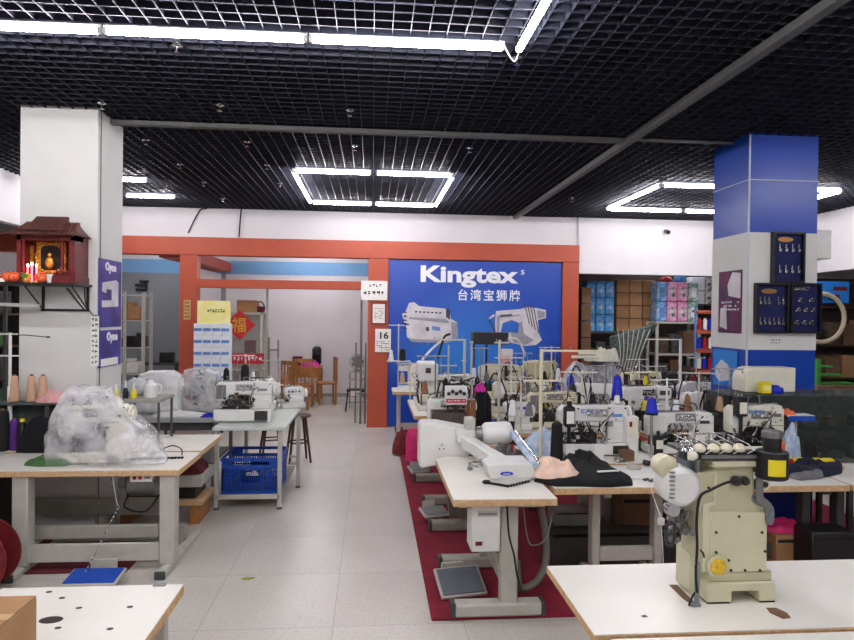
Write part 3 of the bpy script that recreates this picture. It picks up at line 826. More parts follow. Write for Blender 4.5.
# stack of white and blue boxes before the opening
t = thing('stand_table', 'low dark table under the stack of white and blue boxes', 'table', (-2.72, 10.1, 0), 0)
MB().box(-.45, .45, -.2, .25, .6, .64, .003).build('tabletop', 'frame_dark', t)
for X in (-.37, .37):
    for Y in (-.17, .22): MB().box(X-.02, X+.02, Y-.02, Y+.02, 0, .6).build('leg', 'frame_dark', t)
xa = atY(193.5, 340, 10.0).x; xb = atY(230, 340, 10.0).x; bw = (xb-xa)/4; rows_ = 6; zt_ = Z_(210, 323.5, 10.0); bh = (zt_-.64)/rows_
for r in range(rows_):
    for c_ in range(4):
        t = thing('carton', 'white box with a blue label in the stack by the left orange post, row %s from the top, column %s from the left' % (['one', 'two', 'three', 'four', 'five', 'six', 'seven'][rows_-1-r], ['one', 'two', 'three', 'four'][c_]), 'box', (xa+bw*(c_+.5), 10.08, .64+bh*r+.0005), 0, 'white and blue boxes in the stack by the orange post')
        t['label'] = 'white and blue box by the left orange post, row %s from top, column %s' % (['one', 'two', 'three', 'four', 'five', 'six', 'seven'][rows_-1-r], ['one', 'two', 'three', 'four'][c_])
        MB().box(-bw/2+.002, bw/2-.002, -.08, .08, 0, bh-.002, .003).build('body', 'carton_white', t)
        MB().box(-bw*.46, bw*.4, -.083, -.0805, bh*.35, bh*.6).build('print', 'label_blue', t)
a = atY(197, 326, 10.05); b = atY(230.5, 301, 10.05)
t = thing('paper_sign', 'yellow handwritten paper sign standing on the stack of white and blue boxes', 'sign', ((a.x+b.x)/2, 10.06, zt_+.0015), 0)
MB().box(-(b.x-a.x)/2, (b.x-a.x)/2, -.002, .002, 0, b.z-zt_, 0).build('sheet', 'paper_yellow', t)
marks('handwriting', 'ink', t, -.1, .17, -.0025, .15, .24, 1, 7, 12, fill=1)
# red diamond and red banner, glass cabinet
p = atY(239, 325, 10.95); s_ = .26
t = thing('diamond_poster', 'red diamond shaped paper with a gold good fortune character', 'poster', (p.x, 11.0, p.z), 0)
MB().prism([(-s_, 0), (0, -s_*.98), (s_, 0), (0, s_*.98)], 0, .012, 'y').build('sheet', 'red', t)
text_fit('character', '福', 'gold', t, -.01, -.004, 0, .24, .26, off=.015)
p0 = atY(231, 364, 11.0); p1 = atY(263.5, 353.5, 11.0)
t = thing('banner', 'red banner with white characters across the glass cabinet', 'banner', ((p0.x+p1.x)/2, 11.04, p0.z), 0)
MB().box(p0.x-(p0.x+p1.x)/2, p1.x-(p0.x+p1.x)/2, 0, .01, 0, p1.z-p0.z).build('sheet', 'red', t)
marks('lettering', 'letter_white', t, -.24, .24, -.001, .03, p1.z-p0.z-.03, 1, 8, 31, fill=1)
xl, xr = X_(229, 11.4), X_(265, 11.4); zc_ = Z_(250, 312, 11.4)
t = thing('glass_cabinet', 'tall white framed glass cabinet behind the red diamond', 'cabinet', ((xl+xr)/2, 11.4, 0), 0); w = (xr-xl)/2
cf = MB()
for X in (-w, w-.04):
    for Y in (-.2, .2): cf.box(X, X+.04, Y-.02, Y+.02, 0, zc_)
for Z in (0, .5, .9, zc_-.04): cf.box(-w, w, -.22, .22, Z, Z+.03)
cf.box(-w, w, .2, .22, 0, zc_); cf.build('frame', 'frame_light', t)
MB().box(-w+.04, w-.04, -.212, -.206, .53, zc_-.04).build('pane', 'glass', t)
MB().box(-.03, .16, -.05, 0, 1.2, 1.42).build('picture', 'dark_red', t)
single('cardboard_box', 'small brown box on top of the white glass cabinet', 'box', MB().box(-.17, .17, -.12, .12, 0, .2, .004), 'cardboard', (X_(248, 11.4), 11.4, zc_+.001))
single('carry_bag', 'small grey bag with a red handle on the glass cabinet', 'bag', MB().box(-.08, .08, -.08, .08, 0, .1, .02).tube([(-.08, 0, .08), (-.04, 0, .17), (.04, 0, .17), (.08, 0, .08)], .012, 6, smooth=4), 'maroon', (X_(261, 11.4)-.02, 11.4, zc_+.001))
# aluminium door frame
d1 = MB(); X = X_(268, 11.0); d1.box(X-.03, X+.0, 10.97, 11.03, 0, 2.30)
struct('door_1', d1, 'frame_grey')
t = thing('pole_rack', 'thin grey metal uprights standing in the doorway by the desk', 'rack', (X_(275, 12.0), 12.0, 0), 0)
MB().box(-.12, -.09, -.02, .02, 0, 1.45).build('upright', 'steel', t); MB().box(.05, .08, -.02, .02, 0, 1.4).build('upright', 'steel', t)
MB().box(-.09, .05, -.01, .01, 1.2, 1.23).box(-.09, .05, -.01, .01, .3, .33).build('crossbar', 'steel', t)
X = X_(365, 11.2)
t = thing('pole_rack', 'tall grey metal poles leaning in the doorway beside the right orange post', 'rack', (X, 11.1, 0), 0)
MB().cyl((-.06, 0, 0), (-.06, 0, 2.2), .018).build('upright', 'steel', t); MB().cyl((.02, .02, 0), (.02, .02, 1.4), .015).build('upright', 'steel', t); MB().cyl((-.15, .1, 0), (-.15, .1, 1.4), .015).build('upright', 'steel', t)
MB().box(-.16, .03, 0, .1, .5, .53).build('crossbar', 'steel', t)
# ---------------- desk, chairs, fan in the white room
DX = (X_(292, 14.1)+X_(321, 14.1))/2
t = thing('desk', 'brown wooden desk against the white wall of the back room', 'desk', (DX, 14.15, 0), 0)
MB().box(-.34, .34, -.3, .3, .7, .75, .008).build('desktop', 'wood', t)
for X in (-.3, .3):
    for Y in (-.26, .26): MB().box(X-.035, X+.035, Y-.035, Y+.035, 0, .7, .006).build('leg', 'wood', t)
MB().box(-.27, .27, -.29, -.26, .52, .7).build('drawer', 'wood', t)
def chair(label, x, y, rz):
    t = thing('wooden_chair', label, 'chair', (x, y, 0), rz)
    MB().box(-.2, .2, -.2, .2, .42, .46, .01).build('seat', 'wood', t)
    for X in (-.17, .17):
        MB().box(X-.02, X+.02, -.19, -.15, 0, .42, .005).build('leg', 'wood', t)
        MB().box(X-.02, X+.02, .15, .19, 0, .42, .005).build('leg', 'wood', t)
    b = MB()
    for X in (-.18, .18): b.box(X-.02, X+.02, .165, .2, .46, .98, .005)
    b.box(-.2, .2, .165, .2, .9, .98, .005)
    for k in range(4): b.box(-.12+.08*k-.012, -.12+.08*k+.012, .17, .19, .46, .9)
    b.build('backrest', 'wood', t)
chair('wooden chair standing at the right end of the back room desk', X_(327, 13.5), 13.6, -1.35)
chair('wooden chair in front of the back room desk, facing it', X_(305, 13.3), 13.25, PI)
chair('low wooden chair left of the back room desk, nearest the doorway', X_(296, 12.6), 12.6, 2.6)
t = thing('backpack', 'black backpack standing on the back room desk', 'bag', (X_(317, 14.2), 14.25, .751), 0)
MB().box(-.1, .1, -.08, .08, 0, .42, .05).build('body', 'black_plastic', t, bevel=.01); MB().box(-.08, .08, -.12, -.07, .05, .25, .02).build('pocket', 'black_cloth', t)
single('flower_bunch', 'bright pink bunch of flowers lying on the back room desk', 'flowers', heap(.4, .24, .2, 14, rough=1), 'magenta', (X_(311, 14.05), 14.02, .751))
single('desk_box', 'small dull box on the left end of the back room desk', 'box', MB().box(-.1, .1, -.08, .08, 0, .2, .01), 'maroon', (X_(297, 14.2)+.02, 14.2, .751))
t = thing('side_stand', 'small grey stand carrying the fan in the back room', 'stand', (X_(358, 13.1), 13.1, 0), 0)
MB().box(-.16, .16, -.14, .14, .7, .73).box(-.16, .16, -.14, .14, .55, .57).build('shelf', 'frame_light', t)
for X in (-.15, .15):
    for Y in (-.12, .12): MB().box(X-.01, X+.01, Y-.01, Y+.01, 0, .7).build('leg', 'steel', t)
t = thing('desk_fan', 'grey round wire fan on the small stand in the back room', 'fan', (X_(358, 13.1), 13.05, .731), 0)
MB().cyl((0, 0, 0), (0, 0, .03), .08).build('base', 'grey_plastic', t)
cg = MB()
for k in range(10):
    w = k*PI/10; cg.tube([(.16*math.cos(w), -.03, .2+.16*math.sin(w)), (0, -.07, .2), (-.16*math.cos(w), -.03, .2-.16*math.sin(w))], .004, 4)
for r in (.06, .11, .16): cg.tube([(r*math.cos(q*PI/10), -.05+.02*(r > .15), .2+r*math.sin(q*PI/10)) for q in range(21)], .005, 4)
cg.build('cage', 'steel', t)
bl = MB()
for k in range(5):
    w = k*2*PI/5; bl.box(0, .13, -.003, .003, -.04, .04, rot=(.3, -w, 0), piv=(0, 0, 0))
bo = bl.build('blades', 'grey_plastic', t); bo.location = (0, -.02, .2)
MB().cyl((0, 0, .03), (0, 0, .2), .012).cyl((0, -.02, .2), (0, .08, .2), .04).build('motor', 'grey_plastic', t)
t = thing('folding_stool', 'black metal stool with a white patterned seat in the back room', 'stool', (X_(357, 12.9), 12.65, 0), 0)
MB().box(-.18, .18, -.14, .14, .38, .42, .01).build('seat', 'black_plastic', t); MB().box(-.1, .1, -.145, -.14, .3, .4).build('seat_print', 'paper', t)
for X in (-.17, .17): MB().cyl((X*.9, -.12, .38), (X*1.15, .14, 0), .014).cyl((X*.9, .12, .38), (X*1.15, -.16, 0), .014).build('leg', 'black_plastic', t)
MB().cyl((-.18, 0, .16), (.18, 0, .16), .01).build('stretcher', 'steel', t)

# ---------------- left room shelf
t = thing('storage_rack', 'white metal shelf rack seen past the white column through the left opening', 'shelf', (-4.45, 12.0, 0), 0)
def rack(t, hx, hy, zs, H, m='frame_light', s=.03):
    for X in (-hx, hx):
        for Y in (-hy, hy): MB().box(X-s/2, X+s/2, Y-s/2, Y+s/2, 0, H).build('upright', m, t)
    for z in zs: MB().box(-hx, hx, -hy, hy, z-.02, z).build('shelf', m, t)
XR = X_(148, 12)
t.location.x = XR-.55
rz_ = [Z_(139, y, 12) for y in (373, 347, 320, 295)]
rack(t, .54, .2, [.1]+rz_, rz_[-1]+.05, 'frame_light', .05)
MB().box(.2, .25, -.23, -.2, 0, rz_[-1]+.05).build('upright', 'frame_light', t)
for (px, w, z, h, m, nm, lab) in ((132, .34, rz_[2], .32, 'cardboard', 'cardboard_box', 'brown box with a white label on the upper shelf of the white rack'), (130, .3, rz_[1], .2, 'black_plastic', 'machine_part', 'black machine part on the middle shelf of the white rack'),
                             (141, .2, rz_[1], .26, 'dark_steel', 'machine_part', 'dark metal part at the right end of the middle shelf'), (132, .3, rz_[0], .26, 'white_plastic', 'plastic_jug', 'white jug on the lower shelf of the white rack')):
    single(nm, lab, 'box' if 'box' in nm else 'part', MB().box(-w/2, w/2, -.12, .12, 0, h*.8, .02).box(-w/4, w/5, -.1, .1, h*.8, h, .01), m, (X_(px, 12), 12, z+.001))
single('wall_hanger', 'small black wall fitting above the white rack in the grey room', 'fitting', MB().box(-.12, .1, -.06, 0, 0, .05).box(-.02, .16, -.06, 0, .08, .13).box(-.1, .12, -.06, 0, -.1, -.05).box(.1, .14, -.05, 0, -.1, .13), 'black_plastic', (X_(139, 14.6), 14.72, Z_(139, 286, 14.6)))
t = thing('work_bench', 'dark low bench in the grey room behind the left opening', 'bench', (X_(166, 12.2)-.35, 13.0, 0), 0)
MB().box(-.45, .4, -.25, .25, .86, .9).build('bench_top', 'slate_cloth', t)
for X in (-.4, .35): MB().box(X-.02, X+.02, -.2, .2, 0, .86).build('leg', 'frame_dark', t)
single('monitor', 'small black box on the dark bench in the grey room', 'box', MB().box(-.13, .13, -.1, .1, 0, .2, .02), 'black_plastic', (X_(166, 12.9), 13.0, .901))
# dark shelf at far left
t = thing('storage_rack', 'dark shelf rack with red brown boards at the left edge behind the shrine', 'shelf', (-5.6, 9.4, 0), 0)
for X in (-.6, .6): 
    for Y in (-.2, .2): MB().box(X-.02, X+.02, Y-.02, Y+.02, 0, 2.3).build('upright', 'frame_dark', t)
for z in (.5, .95, 1.4, 1.85, 2.3): MB().box(-.6, .6, -.22, .22, z-.03, z).build('shelf', 'wood_dark', t)
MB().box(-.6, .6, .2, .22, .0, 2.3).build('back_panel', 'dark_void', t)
R = random.Random(5)
for k, (z, nm) in enumerate(((.5, 'lowest'), (.95, 'second'), (1.4, 'third'), (1.85, 'fourth'))):
    for j in range(3):
        m = ['maroon', 'clutter_grey', 'white_plastic', 'clutter_brown', 'green_cloth', 'cardboard_dark'][(k*3+j*2) % 6]
        h = R.uniform(.18, .34); w = R.uniform(.12, .17)
        single('storage_box', 'stored %s box on the %s shelf of the dark rack, %s' % ({'maroon': 'dark red', 'clutter_grey': 'grey', 'white_plastic': 'white', 'clutter_brown': 'brown', 'green_cloth': 'green', 'cardboard_dark': 'dark cardboard'}[m], nm, ['left', 'middle', 'right'][j]), 'box', MB().box(-w, w, -.15, .15, 0, h, .01).box(-w*.5, w*.5, -.155, -.15, h*.3, h*.6), m, (-5.6-.38+.38*j, 9.38, z+.001), group='boxes on the dark rack')

# ================================================================== SHRINE
YS = 5.5
O = atY(53, 283, YS)
def sp(px, py): p = atY(px, py, YS); return (p.x-O.x, p.z-O.z)
t = thing('wall_shelf', 'black iron bracket shelf on the white column holding the red shrine', 'shelf', (O.x, YS, O.z-.025), 0)
x0_ = sp(-14, 280)[0]; x1_ = sp(84, 280)[0]
MB().box(x0_, x1_, -.17, .158, 0, .02, .002).build('board', 'black_plastic', t)
zb_ = sp(35, 311)[1]+.025
br_ = MB()
for px in (34, 80):
    X = sp(px, 290)[0]; br_.box(X-.009, X+.009, .14, .158, zb_, 0)
    br_.tube([(X, .15, zb_+.01), (X, -.14, -.008)], .007, 5)
br_.box(sp(34, 0)[0], sp(80, 0)[0], .14, .158, zb_, zb_+.02)
br_.tube([(sp(60, 0)[0], .15, -.01), (sp(79, 0)[0], .15, zb_+.01)], .006, 5)
br_.build('bracket', 'black_plastic', t)
t = thing('shrine', 'small red wooden shrine with a tiled roof on the column shelf', 'shrine', (O.x, YS, O.z-.004), 0)
xl, xr = sp(25, 0)[0], sp(82, 0)[0]; H = sp(0, 234)[1]
MB().box(xl-.01, xr+.01, -.13, .155, 0, .06, .006).build('base', 'shrine_wood', t)
MB().box(xl, xr, .06, .155, .06, H).box(xl, xl+.03, -.1, .06, .06, H).box(xr-.03, xr, -.1, .06, .06, H).box(xl, xr, -.1, .06, H-.05, H).build('body', 'shrine_wood', t)
MB().box(sp(36, 0)[0], sp(66, 0)[0], .03, .06, .09, H-.05, .004).build('altar_frame', 'gold', t)
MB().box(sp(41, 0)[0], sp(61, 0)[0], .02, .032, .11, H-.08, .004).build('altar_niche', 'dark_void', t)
MB().ell((sp(51, 0)[0], .01, .17), (.035, .02, .05)).ell((sp(51, 0)[0], .01, .235), (.018, .015, .02)).build('figurine', 'gold', t)
gd = MB(); R = random.Random(2)
for k in range(26):
    a = k/26*2*PI; gd.ell((sp(51, 0)[0]+.115*math.cos(a), .026, .21+.12*math.sin(a)), (.014, .01, .014), 8, 5)
gd.build('garland', 'gold', t)
for px in (30.5, 69, 77):
    X = sp(px, 0)[0]; MB().rev((X, -.08, .06), (X, -.08, H-.02), [(.017, 0), (.014, .06), (.014, .94), (.018, 1)], 10).build('column', 'dark_red', t)
for px in (28, 73): MB().box(sp(px, 0)[0]-.03, sp(px, 0)[0]+.03, .05, .058, .1, H-.08).build('side_panel', 'gold', t)
# fence rail
rl = MB(); xa_, xb_ = sp(66, 0)[0], sp(84, 0)[0]
rl.box(xa_, xb_, -.135, -.125, .0, .02).box(xa_, xb_, -.135, -.125, .09, .1)
for k in range(7): rl.box(xa_+(xb_-xa_)*k/6-.004, xa_+(xb_-xa_)*k/6+.004, -.133, -.127, 0, .1)
rl.build('railing', 'dark_red', t)
def roof(px0, px1, py0, py1, pxr0, pxr1, d, nm):
    b = MB(); za, zb2 = sp(0, py1)[1], sp(0, py0)[1]; a0, a1 = sp(px0, 0)[0], sp(px1, 0)[0]; r0, r1 = sp(pxr0, 0)[0], sp(pxr1, 0)[0]
    rings = []
    for k in range(6):
        f = k/5; s_ = f**.7
        xA, xB = a0+(r0-a0)*f, a1+(r1-a1)*f; yy = d*(1-f)+.02; z = za+(zb2-za)*(f**1.5)
        up = .012*(1-f)
        rings.append([(xA, -yy, z+up), ((xA+xB)/2, -yy, z), (xB, -yy, z+up), (xB, min(yy, .155), z+up), ((xA+xB)/2, min(yy, .155), z), (xA, min(yy, .155), z+up)])
    b.loft(rings)
    b.box(r0-.01, r1+.01, -.02, .02, zb2-.004, zb2+.012, .003)
    for q in range(15):
        u = q/14; P = []
        for k in range(6):
            f = k/5; P.append((a0+(a1-a0)*u+((r0+(r1-r0)*u)-(a0+(a1-a0)*u))*f, -(d*(1-f)+.024), za+(zb2-za)*(f**1.5)+.004))
        b.tube(P, .005, 5)
    o = b.build(nm, 'shrine_roof', t)
    for sx_, X in ((-1, a0), (1, a1)): MB().tube([(X-sx_*.02, -d-.01, za+.004), (X, -d-.015, za+.01), (X+sx_*.02, -d-.02, za+.03)], .007, 6, smooth=3).build('eave_tip', 'shrine_roof', o)
roof(15, 86, 222, 236, 30, 80, .16, 'roof')
roof(28, 72, 216.5, 231, 40, 69, .10, 'upper_roof')
def candle(px, py, lab):
    x, z = sp(px, py); z0 = .021-.025
    t = thing('electric_candle', lab, 'candle', (O.x+x, YS-.14, O.z-.004), 0, 'glowing candles before the shrine')
    MB().cyl((0, 0, 0), (0, 0, .012), .02).build('holder', 'gold', t); MB().cyl((0, 0, .012), (0, 0, z*.8), .006).build('stick', 'candle_glow', t); MB().ell((0, 0, z*.8+.012), (.008, .008, .013), 10, 6).build('flame', 'candle_tip', t)
candle(37, 264, 'glowing red candle before the shrine, left one'); candle(45.5, 264, 'glowing red candle before the shrine, right one'); candle(41, 262, 'glowing red candle before the shrine, middle one')
for px, lab in ((18, 'orange fruit left of the candles on the shrine shelf, outermost'), (24, 'orange fruit left of the candles on the shrine shelf, nearer one'), (51, 'orange fruit right of the candles on the shrine shelf')):
    x = sp(px, 0)[0]
    t = thing('tangerine', lab, 'fruit', (O.x+x, YS-.12, O.z-.004), 0, 'fruit offerings on the shrine shelf')
    MB().ell((0, 0, .042), (.05, .048, .043)).build('fruit', 'fruit_orange', t); MB().cyl((0, 0, .082), (0, 0, .092), .004).build('stem', 'green_cloth', t)
t = thing('flower_vase', 'small pot of yellow and green flowers between the shrine fruits', 'vase', (O.x+sp(38, 0)[0], YS-.15, O.z-.004), 0)
MB().rev((0, 0, 0), (0, 0, .035), [(.02, 0), (.03, .6), (.024, 1)], 14).build('pot', 'gold', t)
fl = MB(); R = random.Random(8)
for k in range(14): fl.ell((R.uniform(-.035, .035), R.uniform(-.02, .02), .04+R.uniform(0, .03)), (.013, .013, .01), 7, 5, mi=k % 2)
fl.build('flowers', ['yellow', 'green'], t)
single('offering_cup', 'small white cup at the right of the fruit on the shrine shelf', 'cup', MB().rev((0, 0, 0), (0, 0, .07), [(.018, 0), (.026, .9), (.028, 1)], 14), 'white_plastic', (O.x+sp(59, 0)[0], YS-.12, O.z-.004))
t = thing('offering_tray', 'red and white offering tray at the left end of the shrine shelf', 'tray', (O.x+sp(4, 0)[0], YS-.09, O.z-.004), 0)
MB().box(-.13, .1, -.07, .07, 0, .03, .004).build('tray', 'paper', t); MB().box(-.12, .09, -.06, .06, .031, .05, .006).ell((-.03, 0, .06), (.05, .04, .03)).build('offerings', 'red', t)
# posters and stickers on the column
YC0, YC1, XC = 5.68, 6.17, -2.337
def cpost(label, py0, py1, m, ya, yb, nm='poster'):
    z0, z1 = Z_(108, py1, 5.92), Z_(108, py0, 5.92)
    t = thing(nm, label, 'poster', (XC+.001, (ya+yb)/2, (z0+z1)/2), 0); h = (z1-z0)/2; w = (yb-ya)/2
    MB().box(0, .006, -w, w, -h, h).build('sheet', m, t); return t, w, h
t, w, h = cpost('tall purple poster with a white machine picture on the side of the white column', 260, 327, 'poster_purple', YC0, YC1)
MB().prism([(-w*.75, -h*.42), (w*.7, -h*.38), (w*.7, h*.34), (w*.5, h*.42), (-w*.7, h*.3), (-w*.75, h*.05), (-w*.4, 0), (-w*.35, h*.12), (w*.1, h*.12), (w*.1, -h*.2), (-w*.75, -h*.22)], .006, .008, 'x').build('printed_machine', 'poster_machine', t)
text('lettering', 'Oyoe', 'letter_white', t, (.008, 0, h*.78), .10, (PI/2, 0, PI/2), off=.005)
t, w, h = cpost('short purple poster with white lettering under the tall one on the column side', 330, 366, 'poster_purple', YC0, YC1)
text('lettering', 'Oyoe', 'letter_white', t, (.008, .04, h*.62), .10, (PI/2, 0, PI/2), off=.005)
MB().box(.006, .008, -w*.8, w*.7, -h*.95, -h*.55).build('printed_strip', 'paper', t)
p0 = atY(91, 366, 5.655); p1 = atY(98.5, 316, 5.655)
t = thing('sticker_strip', 'vertical strip of small dark stickers beside the edge of the white column', 'stickers', ((p0.x+p1.x)/2, 5.655, p0.z), 0)
hh = p1.z-p0.z; MB().box(-.033, .033, 0, .004, 0, hh).build('strip', 'paper', t)
marks('symbols', 'ink', t, -.025, .025, -.0005, .01, hh-.01, 9, 2, 4, fill=1)
t = thing('wall_cable', 'thin black cable running down the front of the white column beside the shrine', 'cable', (0, 0, 0), 0)
t.location = atY(85, 285, 5.65)
o_ = t.location
def lc(px, py): p = atY(px, py, 5.645); return (p.x-o_.x, p.y-o_.y, p.z-o_.z)
MB().tube([lc(84, 283), lc(85, 300), lc(88, 308), lc(93, 315), lc(97, 315.5)], .004, 5, smooth=3).build('cable', 'black_rubber', t)
# white pipe stand at left edge
t = thing('thread_stand', 'white pipe thread stand at the left edge below the shrine', 'stand', (X_(9, 5.5), 5.52, .75), 0)
z1_ = Z_(9, 333, 5.5)-.75
MB().cyl((0, 0, 0), (0, 0, z1_), .012).build('pole', 'white_plastic', t)
a_ = Z_(9, 303, 5.5)-.75
MB().cyl((0, 0, .2), (0, 0, .52), .018).build('sleeve', 'white_plastic', t)
MB().cyl((-.4, 0, z1_-.01), (.06, 0, z1_-.01), .006).cyl((-.4, 0, Z_(9, 356, 5.5)-.75), (.07, 0, Z_(9, 356, 5.5)-.75), .006).build('crossbar', 'white_plastic', t)
t2 = MB().tube([(0, 0, z1_-.02), (.12, -.02, z1_-.015), (.3, -.03, z1_-.03)], .004, 5).ell((.31, -.03, z1_-.03), (.02, .008, .008)).build('guide_arm', 'dark_steel', t)
single('shelf_tube', 'white tube lying across at the left edge under the shrine shelf', 'tube', MB().cyl((-.5, 0, 0), (.17, 0, -.02), .015), 'white_plastic', (X_(12, 5.5)+.02, 5.54, Z_(10, 303, 5.5)))

# items on the table between covered machine and column
RZ = 1.14
t = thing('table_rack', 'dark low rack standing on the table in front of the white column', 'rack', (-2.55, 5.54, .7505), 0)
MB().box(-.6, .32, -.07, .085, RZ-.75-.02, RZ-.75, .003).build('shelf', 'slate_cloth', t)
for X in (-.58, -.1, .3): MB().box(X-.015, X+.015, -.06, .08, 0, RZ-.77).build('upright', 'frame_dark', t)
MB().box(-.6, .02, .07, .08, .02, RZ-.77).build('back_panel', 'slate_cloth', t)
def cone(label, x, y, z, m='thread_tan', h=.2, r0=.065, r1=.03, group=None, name='thread_cone'):
    t = thing(name, label, 'thread cone', (x, y, z), 0, group)
    pr = [(r0*.8, 0), (r0, .04)]+[(r0+(r1-r0)*k/8+(.0012 if k % 2 else 0), .05+.9*k/8) for k in range(9)]+[(r1*.6, 1)]
    MB().rev((0, 0, 0), (0, 0, h), pr, 20).build('yarn', m, t)
    MB().cyl((0, 0, h-.002), (0, 0, h+.012), r1*.55, r1*.45, n=12).build('core', 'cardboard_dark', t)
    return t
for px, lab in ((14.5, 'tan thread cone on the dark rack, leftmost of three'), (32, 'tan thread cone on the dark rack, slim one in the middle'), (43.5, 'tan thread cone on the dark rack, rightmost of three')):
    cone(lab, X_(px, 5.54), 5.54, RZ+.001, r0=.047 if px != 32 else .042, r1=.027, h=.215, group='tan thread cones on the dark rack')
cone('large black thread cone at the left edge on the cream table', X_(5, 5.47)-.02, 5.48, .7505, 'thread_black', .33, .06, .045)
cone('purple thread cone behind the black one on the cream table', X_(15, 5.5), 5.50, .7505, 'purple', .25, .035, .028)
t = thing('spray_bottle', 'slim black bottle with a yellow cap on the cream table', 'bottle', (X_(23.5, 5.46), 5.455, .7505), 0)
MB().rev((0, 0, 0), (0, 0, .24), [(.03, 0), (.032, .1), (.032, .8), (.015, 1)], 16).build('bottle', 'black_plastic', t)
MB().cyl((0, 0, .24), (0, 0, .265), .02).build('cap', 'yellow', t); MB().cyl((0, 0, .03), (0, 0, .045), .033).build('label_band', 'yellow', t)
single('tablet_case', 'flat black case lying on the cream table behind the covered machine', 'case', MB().box(-.13, .1, -.04, .05, 0, .045, .006), 'black_plastic', (X_(34, 5.46)+.03, 5.53, .7505))
single('cloth_pile', 'black cloth pile on the cream table below the tan cones', 'cloth', heap(.42, .08, .34, 22), 'black_cloth', (X_(44, 5.45)+.03, 5.41, .7505))
single('cloth_pile', 'pale pink cloth bundled at the right end of the dark rack', 'cloth', heap(.26, .16, .11, 25), 'pink_cloth', (X_(52, 5.55)+.02, 5.54, RZ+.001))
single('cloth_pile', 'dark green cloth scraps at the end of the dark rack', 'cloth', heap(.16, .12, .06, 27), 'slate_cloth', (X_(63, 5.55)+.02, 5.54, RZ+.001))
# bench beside column with bags and bottles
t = thing('steel_bench', 'grey steel bench at the side of the white column with bags on it', 'bench', (-2.02, 5.90, .7505), 0)
MB().box(-.3, .2, -.2, .2, .36, .39, .003).build('bench_top', 'frame_grey', t)
for X in (-.28, .18):
    for Y in (-.18, .18): MB().box(X-.009, X+.009, Y-.009, Y+.009, 0, .36).build('leg', 'frame_dark', t)
single('plastic_bag', 'crumpled clear plastic bag on the bench beside the white column', 'bag', bag_shell([(-.14, .1, .06, 0), (-.05, .16, .09, 0), (.05, .15, .09, 0), (.14, .08, .05, 0)], 4, 18, .02), 'plastic_wrap', (-2.1, 6.0, 1.142))
for k, (x, m, h, lab) in enumerate(((-2.22, 'yellow', .12, 'yellow handled tool on the bench beside the white column, leftmost'), (-2.14, 'black_plastic', .15, 'black bottle on the bench beside the white column'), (-2.07, 'yellow', .13, 'yellow handled tool on the bench beside the white column, right one'))):
    t = thing('hand_tool', lab, 'tool', (x, 5.78, 1.141), .2*k)
    MB().rev((0, 0, 0), (0, 0, h*.6), [(.024, 0), (.026, .5), (.014, 1)], 12).build('handle', m, t); MB().cyl((0, 0, h*.6), (0, 0, h), .008).build('tip', 'white_plastic', t)
t = thing('plastic_jug', 'white plastic jug on the bench beside the white column', 'jug', (-1.95, 5.85, 1.141), 0)
MB().rev((0, 0, 0), (0, 0, .15), [(.055, 0), (.06, .1), (.06, .7), (.03, .85), (.02, 1)], 16).build('body', 'white_plastic', t); MB().tube([(.04, 0, .12), (.085, 0, .1), (.085, 0, .05), (.055, 0, .03)], .008, 6, smooth=3).build('handle', 'white_plastic', t)

# ================================================================== STORAGE BEHIND THE SOFFIT
YT = 12.0
def wall_of(nm, lab, x0, x1, y0, y1, nc, nr, m, grp, Y=YT, d=.3, part='tape', zbase=None, tall=None):
    a = atY(x0, y1, Y); b = atY(x1, y0, Y); w = (b.x-a.x)/nc; h = (b.z-a.z)/nr
    on = ['one', 'two', 'three', 'four', 'five', 'six', 'seven', 'eight', 'nine', 'ten', 'eleven', 'twelve']
    for r in range(nr):
        for c in range(nc):
            mm = m[(c+r*0) % len(m)] if isinstance(m, list) else m
            t = thing(nm, lab % (on[nr-1-r], on[c]), 'box', (a.x+w*(c+.5), Y+d/2, a.z+h*r+.0005), 0, grp)
            MB().box(-w/2+.008, w/2-.008, -d/2, d/2, 0, h-.01, .008).build('body', mm, t)
            if part == 'tape': MB().box(-.025, .025, -d/2-.002, -d/2, 0, h-.004).build('tape', 'tape', t)
            elif part: MB().box(-w*.3, w*.3, -d/2-.003, -d/2, h*.3, h*.75).build('print', part, t)
    return a, b
# blue boxes
a, b = wall_of('blue_carton', 'blue wrapped box right of the orange frame, row %s from top, column %s', 586, 615, 281, 331, 3, 3, 'carton_blue', 'blue wrapped boxes in the storage', part='cyan_pack')
t = thing('storage_rack', 'dark rack under the blue boxes and the cardboard boxes', 'shelf', ((b.x+X_(655, YT))/2-.3, YT+.15, 0), 0)
zz = a.z; xx0 = X_(584, YT)-t.location.x; xx1 = X_(656.5, YT)-t.location.x
MB().box(xx0, xx1, -.2, .2, zz-.04, zz).build('shelf', 'frame_dark', t)
MB().box(xx0, xx1, -.2, .2, zz-.75, zz-.71).build('shelf', 'frame_dark', t)
for X in (xx0+.02, xx1-.02):
    for Y in (-.18, .18): MB().box(X-.02, X+.02, Y-.02, Y+.02, 0, zz-.04).build('upright', 'frame_dark', t)
R = random.Random(12)
for lv, nm in ((zz-.71, 'upper'), (0, 'lower')):
    n = 7; w = (xx1-xx0-.1)/n
    for k in range(n):
        m = R.choice(['clutter_grey', 'clutter_brown', 'dark_void', 'clutter_grey', 'slate_cloth']); h = R.uniform(.3, .6)
        single('storage_box', 'dark stored carton under the box wall, %s level, place %s from the left' % (nm, ['one', 'two', 'three', 'four', 'five', 'six', 'seven'][k]), 'box', MB().box(-w*.46, w*.46, -.16, .16, 0, h, .01).box(-w*.3, w*.3, -.162, -.16, h*.3, h*.6), m, (t.location.x+xx0+.05+w*(k+.5), YT+.15, lv+.001), group='dark stored boxes under the box wall')
